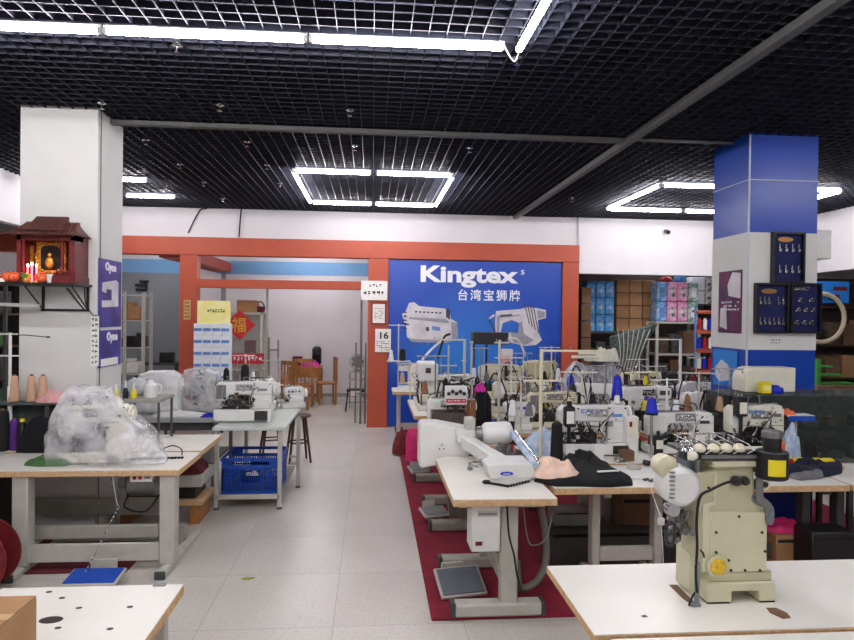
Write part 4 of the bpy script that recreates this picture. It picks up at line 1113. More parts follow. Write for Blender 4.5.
wall_of('cardboard_box', 'brown cardboard box in the box wall, row %s from top, column %s', 616, 656, 280, 331, 3, 4, ['cardboard', 'cardboard_pale', 'cardboard'], 'brown boxes in the box wall', part=None)
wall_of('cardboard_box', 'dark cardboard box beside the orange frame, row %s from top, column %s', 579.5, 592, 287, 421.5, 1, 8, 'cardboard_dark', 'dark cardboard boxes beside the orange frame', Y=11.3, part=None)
# white rack with coloured packages
xl, xr = X_(656, 11.6), X_(698, 11.6)
t = thing('storage_rack', 'white rack stacked with pink and blue packages left of the blue column', 'shelf', ((xl+xr)/2, 11.75, 0), 0); w = (xr-xl)/2
z0_ = Z_(676, 321.5, 11.6)
for X in (-w, w):
    for Y in (-.2, .2): MB().box(X-.025, X+.025, Y-.02, Y+.02, 0, z0_+(.9 if X < 0 and Y > 9 else 0)).build('upright', 'frame_light', t)
for z in (z0_, z0_-.6, z0_-1.15): MB().box(-w, w, -.2, .2, z-.04, z).build('shelf', 'frame_light', t)
on = ['one', 'two', 'three', 'four']
pw = 2*w/4
for r in range(2):
    for c in range(4):
        q = thing('package', '%s package on the white rack, row %s from top, column %s' % (['blue', 'pink', 'pink', 'green and white'][c], on[1-r], on[c]), 'package', ((xl+xr)/2-w+pw*(c+.5), 11.72, z0_+.001+.375*r), 0, 'coloured packages on the white rack')
        MB().box(-pw/2+.008, pw/2-.008, -.15, .15, 0, .365, .02).build('bag', ['cyan_pack', 'pink_pack', 'pink_pack', 'green_pack'][c], q)
        MB().box(-pw*.25, pw*.25, -.155, -.15, .08, .26, .002).build('print', ['label_blue', 'figure_pack', 'figure_pack', 'paper'][c], q)
single('blue_bag', 'bright blue bag on top of the packages on the white rack', 'bag', heap(.24, .24, .24, 31), 'carton_blue', (X_(680, 11.7), 11.72, z0_+.755))
single('red_bag', 'red flat bag on top of the packages on the white rack', 'bag', heap(.26, .24, .12, 32), 'red', (X_(666, 11.7), 11.72, z0_+.755))
for k, (z, m) in enumerate(((z0_-.6, 'clutter_brown'), (z0_-1.15, 'clutter_grey'))):
    for j in range(3):
        single('storage_box', 'stored dull box on the %s shelf of the white rack, %s' % (['upper', 'lower'][k], ['left', 'middle', 'right'][j]), 'box', MB().box(-.1, .1, -.14, .14, 0, .3+.06*((k+j) % 3), .01).box(-.07, .05, -.145, -.14, .08, .2), ['clutter_brown', 'clutter_grey', 'cardboard_dark'][(j+k) % 3], ((xl+xr)/2-w*.6+w*.6*j, 11.75, z+.001), group='dull boxes on the white rack')
# white boxes and figure boxes
wall_of('figure_carton', 'white box with dark figures left of the blue column, row %s from top, column %s', 690, 713, 277, 304, 3, 2, ['carton_white', 'carton_white', 'figure_pack'], 'white boxes with dark figures', Y=12.2, part=None)
xa = X_(690, 12.2)
t = thing('storage_rack', 'grey rack holding the white boxes with dark figures', 'shelf', ((xa+X_(713, 12.2))/2, 12.35, 0), 0)
zz = Z_(700, 304, 12.2); ww = (X_(713, 12.2)-xa)/2
MB().box(-ww, ww, -.2, .2, zz-.03, zz-.001).build('shelf', 'frame_dark', t)
for X in (-ww, ww): MB().box(X-.02, X+.02, -.18, .18, 0, zz-.03).build('upright', 'frame_dark', t)
# orange parts bins
xl, xr = X_(698, 10.6), X_(716, 10.6)
t = thing('parts_cabinet', 'narrow parts rack with orange shelves and blue bottles beside the blue column', 'shelf', ((xl+xr)/2, 10.7, 0), 0); w = (xr-xl)/2
zs_ = [Z_(705, y, 10.6) for y in (370, 350, 331, 311)]
for X in (-w, w): MB().box(X-.015, X+.015, -.03, .0, 0, zs_[-1]+.08).build('upright', 'label_blue', t)
for z in zs_: MB().box(-w, w, -.15, .12, z-.035, z, .004, rot=(.12, 0, 0)).build('shelf', 'orange', t)
for k, z in enumerate(zs_[:-1]):
    for j in range(3):
        single('spray_can', '%s can on the orange shelf rack, level %s from the bottom, %s' % (['white', 'blue', 'red'][(j+k) % 3], on[k], ['left', 'middle', 'right'][j]), 'can', MB().rev((0, 0, 0), (0, 0, .2), [(.034, 0), (.036, .05), (.036, .82), (.02, .9), (.02, 1)], 12), ['white_plastic', 'cobalt', 'red'][(j+k) % 3], (t.location.x-w*.6+w*.6*j, 10.66, z+.024), group='cans on the orange shelf rack')
# green net bundle, dark bins, carton under it
t = thing('net_bundle', 'grey green net wrapped bundle standing behind the sewing tables', 'bundle', (X_(626, 10.2), 10.2, .9), 0)
mb = MB(); rings = []
for k in range(9):
    f = k/8; r = .26-.06*math.sin(f*PI)+(.14*f if f > .5 else 0)
    rings.append([((r+.03*math.sin(5*w_+k))*math.cos(w_)+.12*f, .14*math.sin(w_), f*(.78+.12*math.cos(w_))) for w_ in [2*PI*i/20 for i in range(20)]])
mb.loft(rings); mb.build('bundle', 'green_net', t)
rb = MB()
for k in range(7): rb.tube([(-.2+.05*k, -.15, .1), (-.15+.055*k, -.17, .4), (-.2+.09*k, -.16, .8)], .008, 5, smooth=3)
rb.build('straps', 'frame_light', t)
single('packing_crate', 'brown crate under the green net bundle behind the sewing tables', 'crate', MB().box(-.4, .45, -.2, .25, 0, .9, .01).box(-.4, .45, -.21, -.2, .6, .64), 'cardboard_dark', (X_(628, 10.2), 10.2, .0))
for k in range(4):
    single('dark_bin', 'tall black bin behind the sewing tables, %s from the left' % ['first', 'second', 'third', 'fourth'][k], 'bin', MB().box(-.1, .1, -.12, .12, 0, 1.02, .015).box(-.085, .085, -.1, .1, 1.02, 1.03), 'black_plastic', (X_(645+9*k, 9.9)+.06*k, 9.9, 0.023 if X_(645+9*k, 9.9)+.06*k < 4.5 else 0), group='tall black bins behind the sewing tables')

# ================================================================== RIGHT COLUMN FITTINGS
YF = 5.652
def case(label, x0, y0, x1, y1, rowsdef, plaque=None, kind='tools'):
    a = atY(x0, y1, YF); b = atY(x1, y0, YF); w = (b.x-a.x)/2; h = (b.z-a.z)/2
    t = thing('display_case', label, 'display case', ((a.x+b.x)/2, YF, (a.z+b.z)/2), 0, 'black display cases on the blue column')
    MB().box(-w, w, -.008, 0, -h, h).build('backing', 'velvet_blue', t)
    f = .018
    MB().box(-w, w, -.05, 0, -h, -h+f).box(-w, w, -.05, 0, h-f, h).box(-w, -w+f, -.05, 0, -h+f, h-f).box(w-f, w, -.05, 0, -h+f, h-f).build('frame', 'case_black', t)
    if plaque:
        P = [(plaque[0]*w+.3*w*math.cos(k*PI/10)*1.6, plaque[1]*h+.1*h*math.sin(k*PI/10)) for k in range(20)]
        MB().prism(P, -.012, -.008, 'y').build('plaque', 'brass', t)
    R = random.Random(int(x0))
    for (fz, n, x_0, x_1) in rowsdef:
        for k in range(n):
            x = w*(x_0+(x_1-x_0)*(k+.5)/n); z = h*fz; L = h*.28
            m = MB()
            if kind == 'tools':
                m.box(x-.007, x+.007, -.022, -.008, z-L*.5, z+L*.5, .002); m.cb((x+.003, -.02, z-L*.3), (.026, .018, L*.5), .003, rot=(0, R.uniform(-.3, .3), 0)); m.cyl((x, -.02, z+L*.5), (x, -.008, z+L*.5), .007, n=8)
            else:
                m.cb((x, -.02, z), (R.uniform(.02, .06), .02, R.uniform(.015, .035)), .004, rot=(0, R.uniform(-.5, .5), 0)); m.cyl((x-.01, -.02, z+.02), (x+.02, -.02, z+.025), .005, n=8)
            m.build('sample_tool', 'chrome', t)
case('black display case with eight small metal tools, topmost on the blue column', 770, 233, 802.5, 283, ((.38, 4, -.7, .9), (-.45, 4, -.7, .9)), (-.1, .72))
case('black display case with a brass plaque, lower left on the blue column', 753, 283.5, 786.5, 333, ((.3, 3, -.8, .0), (.3, 2, .3, .9), (-.52, 6, -.8, .9)), (-.1, .68))
case('black display case with assorted metal pieces, lower right on the blue column', 787.5, 283.5, 819, 333, ((.75, 4, -.8, .3), (.3, 2, -.7, .8), (-.1, 3, -.7, .8), (-.6, 3, -.8, .7)), None, 'bits')
z_ = Z_(776, 342, YF)
t = thing('column_inscription', 'small dark lettering on the white band of the blue column', 'lettering', (X_(776, YF), YF+.003, z_), 0)
marks('lettering', 'ink', t, -.05, .05, -.001, -.02, .03, 2, 4, 4, fill=1)
# posters on the left side of the column
def sidepost(label, ya, yb, px, py0, py1, m):
    z0, z1 = Z_(px, py1, (ya+yb)/2), Z_(px, py0, (ya+yb)/2)
    t = thing('poster', label, 'poster', (bc[0]-.0045, (ya+yb)/2, (z0+z1)/2), 0)
    w = (yb-ya)/2; h = (z1-z0)/2; MB().box(-.006, 0, -w, w, -h, h).build('sheet', m, t); return t, w, h
t, w, h = sidepost('dark magenta poster with white machine pictures on the side of the blue column', 5.74, 6.14, 733, 271, 333, 'poster_magenta')
MB().prism([(-w*.9, h*.1), (w*.1, h*.2), (w*.2, h*.55), (-w*.2, h*.95), (-w*.9, h*.9)], -.008, -.006, 'x').build('printed_machine', 'poster_machine', t)
MB().prism([(w*.2, -h*.9), (w*.85, -h*.8), (w*.8, -h*.2), (w*.3, -h*.15)], -.008, -.006, 'x').build('printed_machine', 'poster_machine', t)
marks('lettering', 'letter_white', t, -w*.8, w*.8, -.006, -h*.3, h*.05, 3, 8, 9, axis='x', d=-1)
t, w, h = sidepost('blue poster with a pale machine picture low on the side of the blue column', 5.80, 6.22, 728, 350, 386, 'poster_blue_glow')
MB().prism([(w*.8, h*.0), (w*.3, h*.45), (-w*.3, h*.2), (-w*.5, -h*.6), (w*.4, -h*.8), (w*.8, -h*.5)], -.008, -.006, 'x').build('printed_machine', 'poster_machine', t)
# switch box on right
a = atY(819.5, 259, 5.9); b = atY(828, 231, 5.9)
t = thing('switch_box', 'white electrical box on the right side of the blue column', 'switch box', (4.136, 5.95, (a.z+b.z)/2), 0)
MB().box(0, b.x-4.136, -.1, .1, -(b.z-a.z)/2, (b.z-a.z)/2, .004).build('box', 'white_plastic', t)
MB().box(.01, .05, -.115, -.1, -.07, -.02, .003).build('switch', 'grey_plastic', t)
# things right of the column
t = thing('wall_poster', 'blue picture board behind the blue column at the right edge', 'poster', (X_(835, 9.2), 9.25, Z_(835, 293, 9.2)), 0)
w = (X_(852, 9.2)-X_(820, 9.2))/2; MB().box(-w-.1, w, 0, .02, -.15, .18).build('sheet', 'poster_blue_glow', t); MB().box(-w*.3, w*.4, -.003, 0, -.1, -.02).box(0, w*.9, -.003, 0, .04, .1).build('print', 'dark_red', t)
t = thing('storage_rack', 'dark rack at the right edge behind the blue column', 'shelf', (X_(842, 9.3), 9.45, 0), 0)
for X in (-.55, .6):
    for Y in (-.18, .18): MB().box(X-.02, X+.02, Y-.02, Y+.02, 0, 2.5).build('upright', 'frame_dark', t)
for z in (.5, 1.0, 1.5, 2.1, 2.48): MB().box(-.55, .6, -.18, .18, z-.02, z).build('shelf', 'wood_dark', t)
MB().box(-.55, .6, .17, .19, 0, 2.5).build('back_panel', 'brown_wall', t)
R = random.Random(77)
for k, z in enumerate((.5, 1.0, 1.5)):
    for j in range(4):
        m = ['cardboard_dark', 'clutter_brown', 'dark_void', 'cardboard'][(j*3+k) % 4]
        single('storage_box', '%s box on the dark right rack, %s shelf, %s' % ({'cardboard_dark': 'dark brown', 'clutter_brown': 'mottled brown', 'dark_void': 'blackish', 'cardboard': 'brown cardboard'}[m], ['lower', 'middle', 'upper'][k], ['leftmost', 'second from left', 'third from left', 'rightmost'][j]), 'box', MB().box(-.12, .12, -.14, .12, 0, R.uniform(.25, .42), .008).box(-.06, .07, -.143, -.14, .08, .14), m, (t.location.x-.4+.28*j, 9.45, z+.001), group='boxes on the dark right rack')
p = atY(834, 318, 9.0)
t = thing('hose_coil', 'beige hose coil hanging on the dark rack at the right edge', 'hose', (p.x-.05, 9.2, p.z), 0)
MB().tube([(.37*math.cos(w*PI/12), 0, .37*math.sin(w*PI/12)) for w in range(-9, 9)], .035, 8).build('hose', 'hose_beige', t)
MB().ell((-.18, -.04, .15), (.13, .06, .13)).build('red_fitting', 'orange', t)
single('white_fitting', 'round white fitting hanging inside the hose coil', 'fitting', MB().ell((0, 0, 0), (.09, .06, .1)), 'white_plastic', (p.x-.28, 9.12, p.z-.03))
p0 = atY(822, 388, 8.6)
for k in range(3):
    single('green_sheet', 'bright green sheet stacked stepwise behind the glass counter, %s' % ['lowest', 'middle', 'topmost'][k], 'sheet', MB().box(-.3, .26-.16*k, -.1, .1, 0, .025, .003).box(-.3, -.25, -.1, .1, .025, .12), 'green', (p0.x+.15, 8.6, p0.z+.06+.12*k), group='green sheets behind the glass counter')
single('packing_crate', 'tall brown carton behind the glass counter at the right edge', 'crate', MB().box(-.35, .75, -.18, .18, 0, p0.z+.055, .01).box(-.2, .5, -.185, -.18, .3, .5), 'cardboard_dark', (p0.x+.15, 8.6, 0))
# ================================================================== MACHINES
def tension(t, pts, y, m='chrome', r=.014):
    for x, z in pts:
        MB().rev((x, y, z), (x, y-.035, z), [(r*.5, 0), (r, .25), (r, .35), (r*.45, .5), (r*.7, .6), (r*.7, 1)], 12).build('tension_knob', m, t)

def machine(label, loc, rz=0, L=.5, H=.34, W=.18, hb=.07, m='white_enamel', m2='steel', head=.11, arm=.11, pil=.3, th=.055, wheel=.07, logo=None, seed=0, group=None, busy=2, panel_=False, open_='m', name='sewing_machine', hoses=1, feet=True):
    "flat bed machine: bed, C-shaped head casting, hand wheel on local +x"
    R = random.Random(seed)
    t = thing(name, label, 'sewing machine', loc, rz, group)
    b = MB().box(-L/2, L/2, -W/2, W/2, .012, hb, .008)
    for q in (-1, 1):
        for p in (-1, 1): b.cyl((q*(L/2-.03), p*(W/2-.03), 0), (q*(L/2-.03), p*(W/2-.03), .014), .015, n=8)
    b.build('bed', m, t)
    xr, P = L/2, pil*L; zh = hb+.36*(H-hb); x1 = -L/2+head; x2 = xr-P
    poly = [(x2, hb), (xr-.004, hb), (xr, hb+.02), (xr, H-.025), (xr-.025, H), (xr-P*.6, H+.006), (x1+.02, H-.004), (-L/2+.03, H-.006), (-L/2, H-.04), (-L/2+.004, zh), (-L/2+.02, zh-.02), (x1-.02, zh-.02), (x1, zh), (x1+.006, H-arm-.02), (x1+.03, H-arm), (x2-.04, H-arm), (x2-.012, H-arm-.014), (x2, H-arm-.05)]
    MB().prism(poly, -th, th, 'y').build('head', m, t, bevel=.01)
    MB().box(-L/2+.012, x1-.012, -th-.008, -th, zh+.0, H-.03, .004).build('face_plate', 'white_plastic' if R.random() < .5 else m2, t)
    nx = -L/2+head*.5
    MB().cyl((nx, -.01, zh), (nx, -.01, hb+.03), .006, n=8).cyl((nx, -.01, hb+.06), (nx, -.01, hb+.045), .013, n=10).cyl((nx+.02, -.01, zh), (nx+.02, -.01, hb+.04), .004, n=8).build('needle_bar', 'chrome', t)
    MB().box(nx-.016, nx+.016, -.04, .01, hb+.006, hb+.014, .003).cyl((nx, .004, zh), (nx, .004, hb+.012), .005, n=8).build('presser_foot', 'chrome', t)
    MB().box(-L/2+.004, x2-.02, -W/2+.01, W/2-.03, hb, hb+.004, .001).build('throat_plate', 'chrome', t)
    MB().rev((xr, 0, H-.075), (xr+.05, 0, H-.075), [(wheel*.5, 0), (wheel, .3), (wheel*1.02, .5), (wheel, .7), (wheel*.6, .75), (wheel*.5, 1)], 22).build('handwheel', m if R.random() < .6 else 'black_plastic', t)
    n = 2+busy
    tension(t, [(x2-.02-.032*k, H-arm*.5+.015*(k % 2)) for k in range(n)], -th)
    if busy:
        d = MB()
        e_ = MB()
        for k in range(8+7*busy):
            if k == 4+3*busy: d, e_ = e_, d
            x = R.uniform(-L/2+.02, x2+.03); z = R.uniform(hb+.01, hb+.62*(H-hb)); y = R.uniform(-W/2+.01, .02)
            if R.random() < .5: d.cb((x, y, z), (R.uniform(.01, .04), R.uniform(.01, .03), R.uniform(.01, .04)), .003, rot=(0, R.uniform(-.6, .6), 0))
            else: d.cyl((x, y, z), (x+R.uniform(-.04, .04), y, z+R.uniform(-.04, .04)), R.uniform(.003, .01), n=8)
        d.build('mechanism', 'dark_steel' if open_ == 'd' else 'steel', t); e_.build('looper_parts', 'chrome' if open_ == 'd' else 'dark_steel', t)
        d = MB()
        for k in range(3):
            x = -L/2+head+.03+.05*k; d.tube([(x, 0, H-arm), (x+.03, .02, H-arm-.06), (x-.02, .01, hb+.08), (x+.04, .0, hb+.02)], .006, 6, smooth=4)
        d.box(-L/2+.04, x2-.05, .03, .05, hb, hb+.25*(H-hb), .01); d.build('looper_guard', 'dark_steel', t)
    g_ = MB()
    zt = H+.008
    g_.box(-L/2+.1*L, x2+.02, -.02, .02, H-.006, H+.012, .004)
    for k in range(3):
        x = -L/2+L*(.2+.2*k); g_.cyl((x, 0, H), (x, 0, H+.05+.015*k), .003, n=6); g_.tube([(x-.02, 0, H+.05+.015*k), (x+.02, -.01, H+.05+.015*k)], .003, 5)
    g_.build('thread_guide', 'chrome', t)
    MB().cyl((xr-P*.4, 0, H), (xr-P*.4, 0, H+.012), .022, n=12).build('oil_cap', 'grey_plastic', t)
    MB().box(x2+.02, xr-.02, -th-.006, -th, hb+.03, hb+.1, .004).build('side_cover', m, t)
    sc_ = MB()
    for k in range(9):
        if k < 4: a_, c_ = x2+.018+(xr-x2-.036)*(k % 2), hb+.03+(H-hb-.05)*(k//2)
        else: a_, c_ = R.uniform(x1, xr-.03), H-R.uniform(.02, arm-.02)
        sc_.cyl((a_, -th+.001, c_), (a_, -th-.004, c_), R.uniform(.004, .008), n=8)
    sc_.build('screws', 'dark_steel', t)
    MB().box(x2-.02-.032*(n-1)-.02, x2, -th-.003, -th+.001, H-arm*.5-.022, H-arm*.5+.04, .001).build('tension_plate', 'chrome', t)
    MB().box(xr-P*.75, xr-P*.25, -th-.0025, -th+.001, H-.09, H-.065).build('name_plate', R.choice(['label_blue', 'grey_plastic', 'poster_dark', 'steel']), t)
    MB().box(-L/2, xr, -th-.0015, -th+.001, H-arm*.96, H-arm*.93).box(x2+.004, x2+.008, -th-.0015, -th+.001, hb, H).build('seam', 'grey_plastic', t)
    wr = MB()
    for k in range(3):
        a_ = R.uniform(-L*.3, L*.3); wr.tube([(a_, .03, H), (a_+R.uniform(-.05, .05), .03, H+R.uniform(.02, .09)), (a_+R.uniform(-.14, .14), .05, H+R.uniform(-.02, .03)), (a_+R.uniform(-.1, .1), th+.02, hb+.05)], .005, 5, smooth=4)
    wr.build('wiring', R.choice(['black_rubber', 'black_rubber', 'hose']), t)
    MB().box(x2+.03, xr-.03, -W/2-.003, -W/2, .02, hb-.012, .001).build('vent', 'dark_steel', t)
    if logo: text('logo', logo, 'label_blue', t, (-.03, -th-.002, H-.045), .05, off=.001)
    if panel_:
        MB().box(xr-P, xr-.01, -th-.05, -th-.008, H-.12, H-.01, .008).build('control_panel', 'white_plastic', t)
        MB().box(xr-P+.02, xr-.03, -th-.053, -th-.05, H-.08, H-.035).build('display', 'poster_dark', t)
    for k in range(hoses):
        a = Vector((xr-P*.7, -th-.004, H-.05)); 
        MB().tube([a, a+Vector((-.05, -.03, -.04)), a+Vector((-.07-.03*k, -.035, -.12)), (x2-.01, -.05, hb+.03), (x2-.05, -.05, hb+.01)], .0045, 6, smooth=4).build('hose', 'black_rubber' if k % 2 == 0 else 'white_plastic', t)
    th_ = MB()
    for k in range(2): th_.tube([(x2-.02-.032*k, -th-.03, H-arm*.5), (-L/2+head*.7, -th-.02, H-.03-.02*k), (nx+.01*k, -th-.012, zh-.02), (nx, -.015, hb+.04)], .0014, 4)
    th_.build('thread', 'thread_white', t)
    return t

def overlock(label, loc, rz=0, s=1, m='cream', seed=0, group=None, name='overlock_machine'):
    "compact machine with a sloping front, threading knobs and cloth plate"
    R = random.Random(seed)
    t = thing(name, label, 'sewing machine', loc, rz, group)
    def q(v): return v*s
    MB().box(q(-.17), q(.16), q(-.13), q(.13), 0, q(.08), q(.012)).build('base', m, t)
    MB().prism([(q(-.10), q(.08)), (q(.14), q(.08)), (q(.15), q(.12)), (q(.15), q(.27)), (q(.12), q(.30)), (q(-.06), q(.30)), (q(-.13), q(.27)), (q(-.13), q(.19)), (q(-.10), q(.17))], q(-.05), q(.12), 'y').build('body', m, t, bevel=.012*s)
    MB().box(q(-.24), q(-.10), q(-.12), q(.06), q(.10), q(.115), q(.004)).build('cloth_plate', 'chrome', t)
    MB().prism([(q(-.09), q(.08)), (q(.13), q(.08)), (q(.12), q(.16)), (q(-.05), q(.17))], q(-.13), q(-.05), 'y').build('front_cover', m, t, bevel=.008*s)
    MB().rev((q(.15), 0, q(.2)), (q(.21), 0, q(.2)), [(q(.03), 0), (q(.065), .3), (q(.065), .8), (q(.03), 1)], 20).build('handwheel', m, t)
    MB().cyl((q(-.12), q(-.04), q(.19)), (q(-.12), q(-.04), q(.115)), q(.006), n=8).box(q(-.14), q(-.09), q(-.06), q(-.02), q(.116), q(.124), q(.002)).build('needle_bar', 'chrome', t)
    for k in range(4): MB().rev((q(-.07+.05*k), q(-.05), q(.235)), (q(-.07+.05*k), q(-.09), q(.235)), [(q(.008), 0), (q(.016), .2), (q(.016), .5), (q(.01), .6), (q(.011), 1)], 12).build('tension_knob', ('chrome', 'cobalt', 'chrome', 'green')[(k+seed) % 4], t)
    MB().box(q(-.08), q(.1), q(-.02), q(.02), q(.30), q(.315), q(.003)).cyl((q(-.05), 0, q(.31)), (q(-.05), 0, q(.37)), q(.003), n=6).cyl((q(.05), 0, q(.31)), (q(.05), 0, q(.36)), q(.003), n=6).build('thread_guide', 'chrome', t)
    MB().cyl((q(.09), q(.05), q(.30)), (q(.09), q(.05), q(.315)), q(.022), n=12).build('oil_cap', 'grey_plastic', t)
    d = MB()
    for k in range(9): d.cb((q(R.uniform(-.15, -.02)), q(R.uniform(-.14, -.1)), q(R.uniform(.09, .2))), (q(.02), q(.015), q(R.uniform(.01, .04))), q(.002), rot=(0, R.uniform(-.6, .6), 0))
    d.build('mechanism', 'dark_steel', t)
    return t

def tstand(label, x, y, z, H, arms=((.95, -.2, .2),), m='frame_light', pins=True, name='thread_stand', r=.011, group=None):
    t = thing(name, label, 'thread stand', (x, y, z), 0, group)
    MB().cyl((0, 0, .01), (0, 0, H), r).build('pole', m, t)
    MB().cyl((0, 0, 0), (0, 0, .03), .03, .02).build('clamp', 'black_plastic', t)
    for f, a, b in arms:
        o = MB().box(a, b, -.008, .008, H*f-.008, H*f+.008, .003).build('crossbar', m, t)
        if pins:
            for k in range(max(2, int((b-a)/.13))):
                xx = a+.02+(b-a-.04)*k/max(1, int((b-a)/.13)-1)
                MB().cyl((xx, 0, H*f), (xx, 0, H*f+.035), .003, n=6).build('guide_pin', 'chrome', o)
    return t

ZT = .78
# ---------------- tables on the carpet
T1 = worktable('white topped sewing table at the near left corner of the red carpet', .50, 1.145, 3.84, 5.02, ZT, ends='y', cut=.09, frame='frame_light')
worktable('white sewing table second in the left carpet row, behind the nearest one', .50, 1.10, 5.42, 6.6, ZT, ends='y', frame='frame_grey')
worktable('white sewing table third in the left carpet row, before the billboard', .47, 1.10, 7.05, 8.4, ZT, ends='y', frame='frame_grey')
for (x0, x1, y0, y1, lb) in ((1.19, 2.40, 4.07, 4.68, 'white sewing table under the black clothes'), (2.44, 3.24, 4.07, 4.68, 'white sewing table with the navy and grey cloth near the right edge'), (3.26, 4.4, 4.07, 4.68, 'white sewing table running out of view at the right edge'),
                          (1.22, 2.42, 4.74, 5.42, 'sewing table of the second carpet row carrying the big white machine'), (2.45, 3.0, 4.74, 5.42, 'short sewing table of the second carpet row before the glass counter'),
                          (1.35, 2.6, 6.0, 6.65, 'sewing table of the third carpet row, left one'), (2.63, 3.42, 5.72, 6.3, 'sewing table of the third carpet row beside the blue column'),
                          (1.35, 2.6, 7.0, 7.65, 'sewing table of the fourth carpet row, left one'), (2.65, 3.9, 7.0, 7.65, 'sewing table of the fourth carpet row, right one'),
                          (1.25, 2.5, 8.1, 8.75, 'sewing table of the fifth carpet row before the billboard'), (2.55, 3.8, 8.1, 8.75, 'sewing table of the fifth carpet row, right one')):
    worktable(lb, x0, x1, y0, y1, ZT, frame='frame_dark' if x0 > 2.4 and y0 < 4.2 else 'frame_light' if y0 < 4.7 else 'frame_grey', leg_at=.38 if x0 < 1.2 else .12 if x0 in (2.44, 3.26) else .5 if x0 == 1.22 else .2, zf=.022)
W1 = worktable('narrow white table against the blue billboard by the orange post', .30, .98, 9.25, 9.8, ZT, frame='frame_light', leg_at=.1)

# control box, motor, hose, pedal under T1
t = thing('control_box', 'white motor control box hanging under the nearest carpet table', 'control box', (0, 0, 0), 0)
a = atY(471, 552, 3.9); b = atY(500.5, 505, 3.9)
t.location = ((a.x+b.x)/2, 3.98, a.z); w = (b.x-a.x)/2; h = .744-a.z
MB().box(-w, w, -.09, .1, 0, h-.0, .008).build('case', 'white_plastic', t)
MB().box(-w*.6, w*.8, -.094, -.09, h*.72, h*.84, .002).build('name_strip', 'frame_light', t)
MB().box(-w*.5, w*.7, -.097, -.094, h*.76, h*.8).build('switch', 'grey_plastic', t)
MB().box(-w*.72, -w*.25, -.093, -.09, h*.14, h*.22).build('warning_label', 'dark_red', t)
X = (a.x+b.x)/2
t = thing('servo_motor', 'grey servo motor hanging under the nearest carpet table beside the leg', 'motor', (X_(515, 4.1)-.02, 4.32, .743), 0)
MB().rev((0, -.14, -.16), (0, .14, -.16), [(.06, 0), (.08, .06), (.08, .9), (.05, 1)], 20).build('housing', 'frame_grey', t)
MB().box(-.05, .05, -.08, .08, -.08, 0, .004).build('mount', 'dark_steel', t)
t = thing('air_hose', 'thick grey hose curving from the nearest carpet table down to the carpet', 'hose', (0, 0, 0), 0)
def W3(px, py, Y): return tuple(atY(px, py, Y))
MB().tube([W3(541, 508, 4.25), W3(545, 530, 4.2), W3(546, 560, 4.15), W3(538, 580, 4.12), W3(525, 588, 4.1), W3(519, 585, 4.15), W3(517, 560, 4.2)], .024, 10, smooth=6).build('hose', 'hose', t)
t = thing('power_cable', 'black cable hanging beside the leg of the nearest carpet table', 'cable', (0, 0, 0), 0)
MB().tube([W3(507, 506, 3.9), W3(509, 535, 3.88), W3(514, 555, 3.885), W3(517, 575, 3.9), W3(522, 592, 3.86)], .006, 6, smooth=4).build('cable', 'black_rubber', t)
t = thing('air_tube', 'thin white air tube looping under the nearest carpet table', 'tube', (0, 0, 0), 0)
MB().tube([W3(523, 505, 4.2), W3(528, 540, 4.15), W3(536, 545, 4.1), W3(546, 538, 4.15), W3(551, 520, 4.2), W3(552, 505, 4.3)], .0045, 6, smooth=5).build('tube', 'grey_plastic', t)
pedal('grey foot pedal on the carpet under the nearest carpet table', .61, 4.28, .18, 'grey_blue', .022, .32, .24, .5)
for k, (x, y) in enumerate(((.58, 5.72), (.56, 7.35))):
    t = pedal('grey foot pedal under the %s table of the left carpet row' % ('second', 'third')[k], x, y+.1, .3, 'grey_plastic', .022, .24, .18, .2)
t = thing('cable_bundle', 'grey bundle of coiled cables under the second table of the left carpet row', 'cables', (X_(463, 5.1), 5.15, .022), 0)
cb = MB()
for k in range(9): cb.tube([(-.09+.022*k, -.05+.01*(k % 3), .75), (-.1+.024*k, -.06, .4), (-.08+.02*k, -.05, .25), (-.09+.023*k, .03, .4)], .011, 6, smooth=4)
cb.build('cables', 'hose', t)
# pink bag hanging
single('bag', 'bright pink bag hanging at the left side of the second carpet table row', 'bag', bag_shell([(-.08, .3, .03, 0), (-.04, .36, .07, 0), (.04, .36, .07, 0), (.08, .3, .03, 0)], 3, 18, .012), 'pink_bag', (X_(414.5, 6.9), 6.86, .32))
single('bag', 'dark red bag on the carpet at the left side of the third carpet table', 'bag', heap(.24, .3, .34, 41), 'dark_red', (X_(402, 8.4)+.02, 8.7, .023))

# ---------------- nearest table machinery: white cylinder arm unit with hood
YA = 4.55
t = thing('feed_arm_machine', 'large white sewing machine with a long slanting arm and box housing on the nearest carpet table', 'sewing machine', (.95, 4.9, ZT), 0)
t['label'] = 'large white machine with slanting arm and box housing behind the nearest carpet table top'
def q1(px, py, Y): p = atY(px, py, Y); return (p.x-.95, Y-4.9, p.z-ZT)
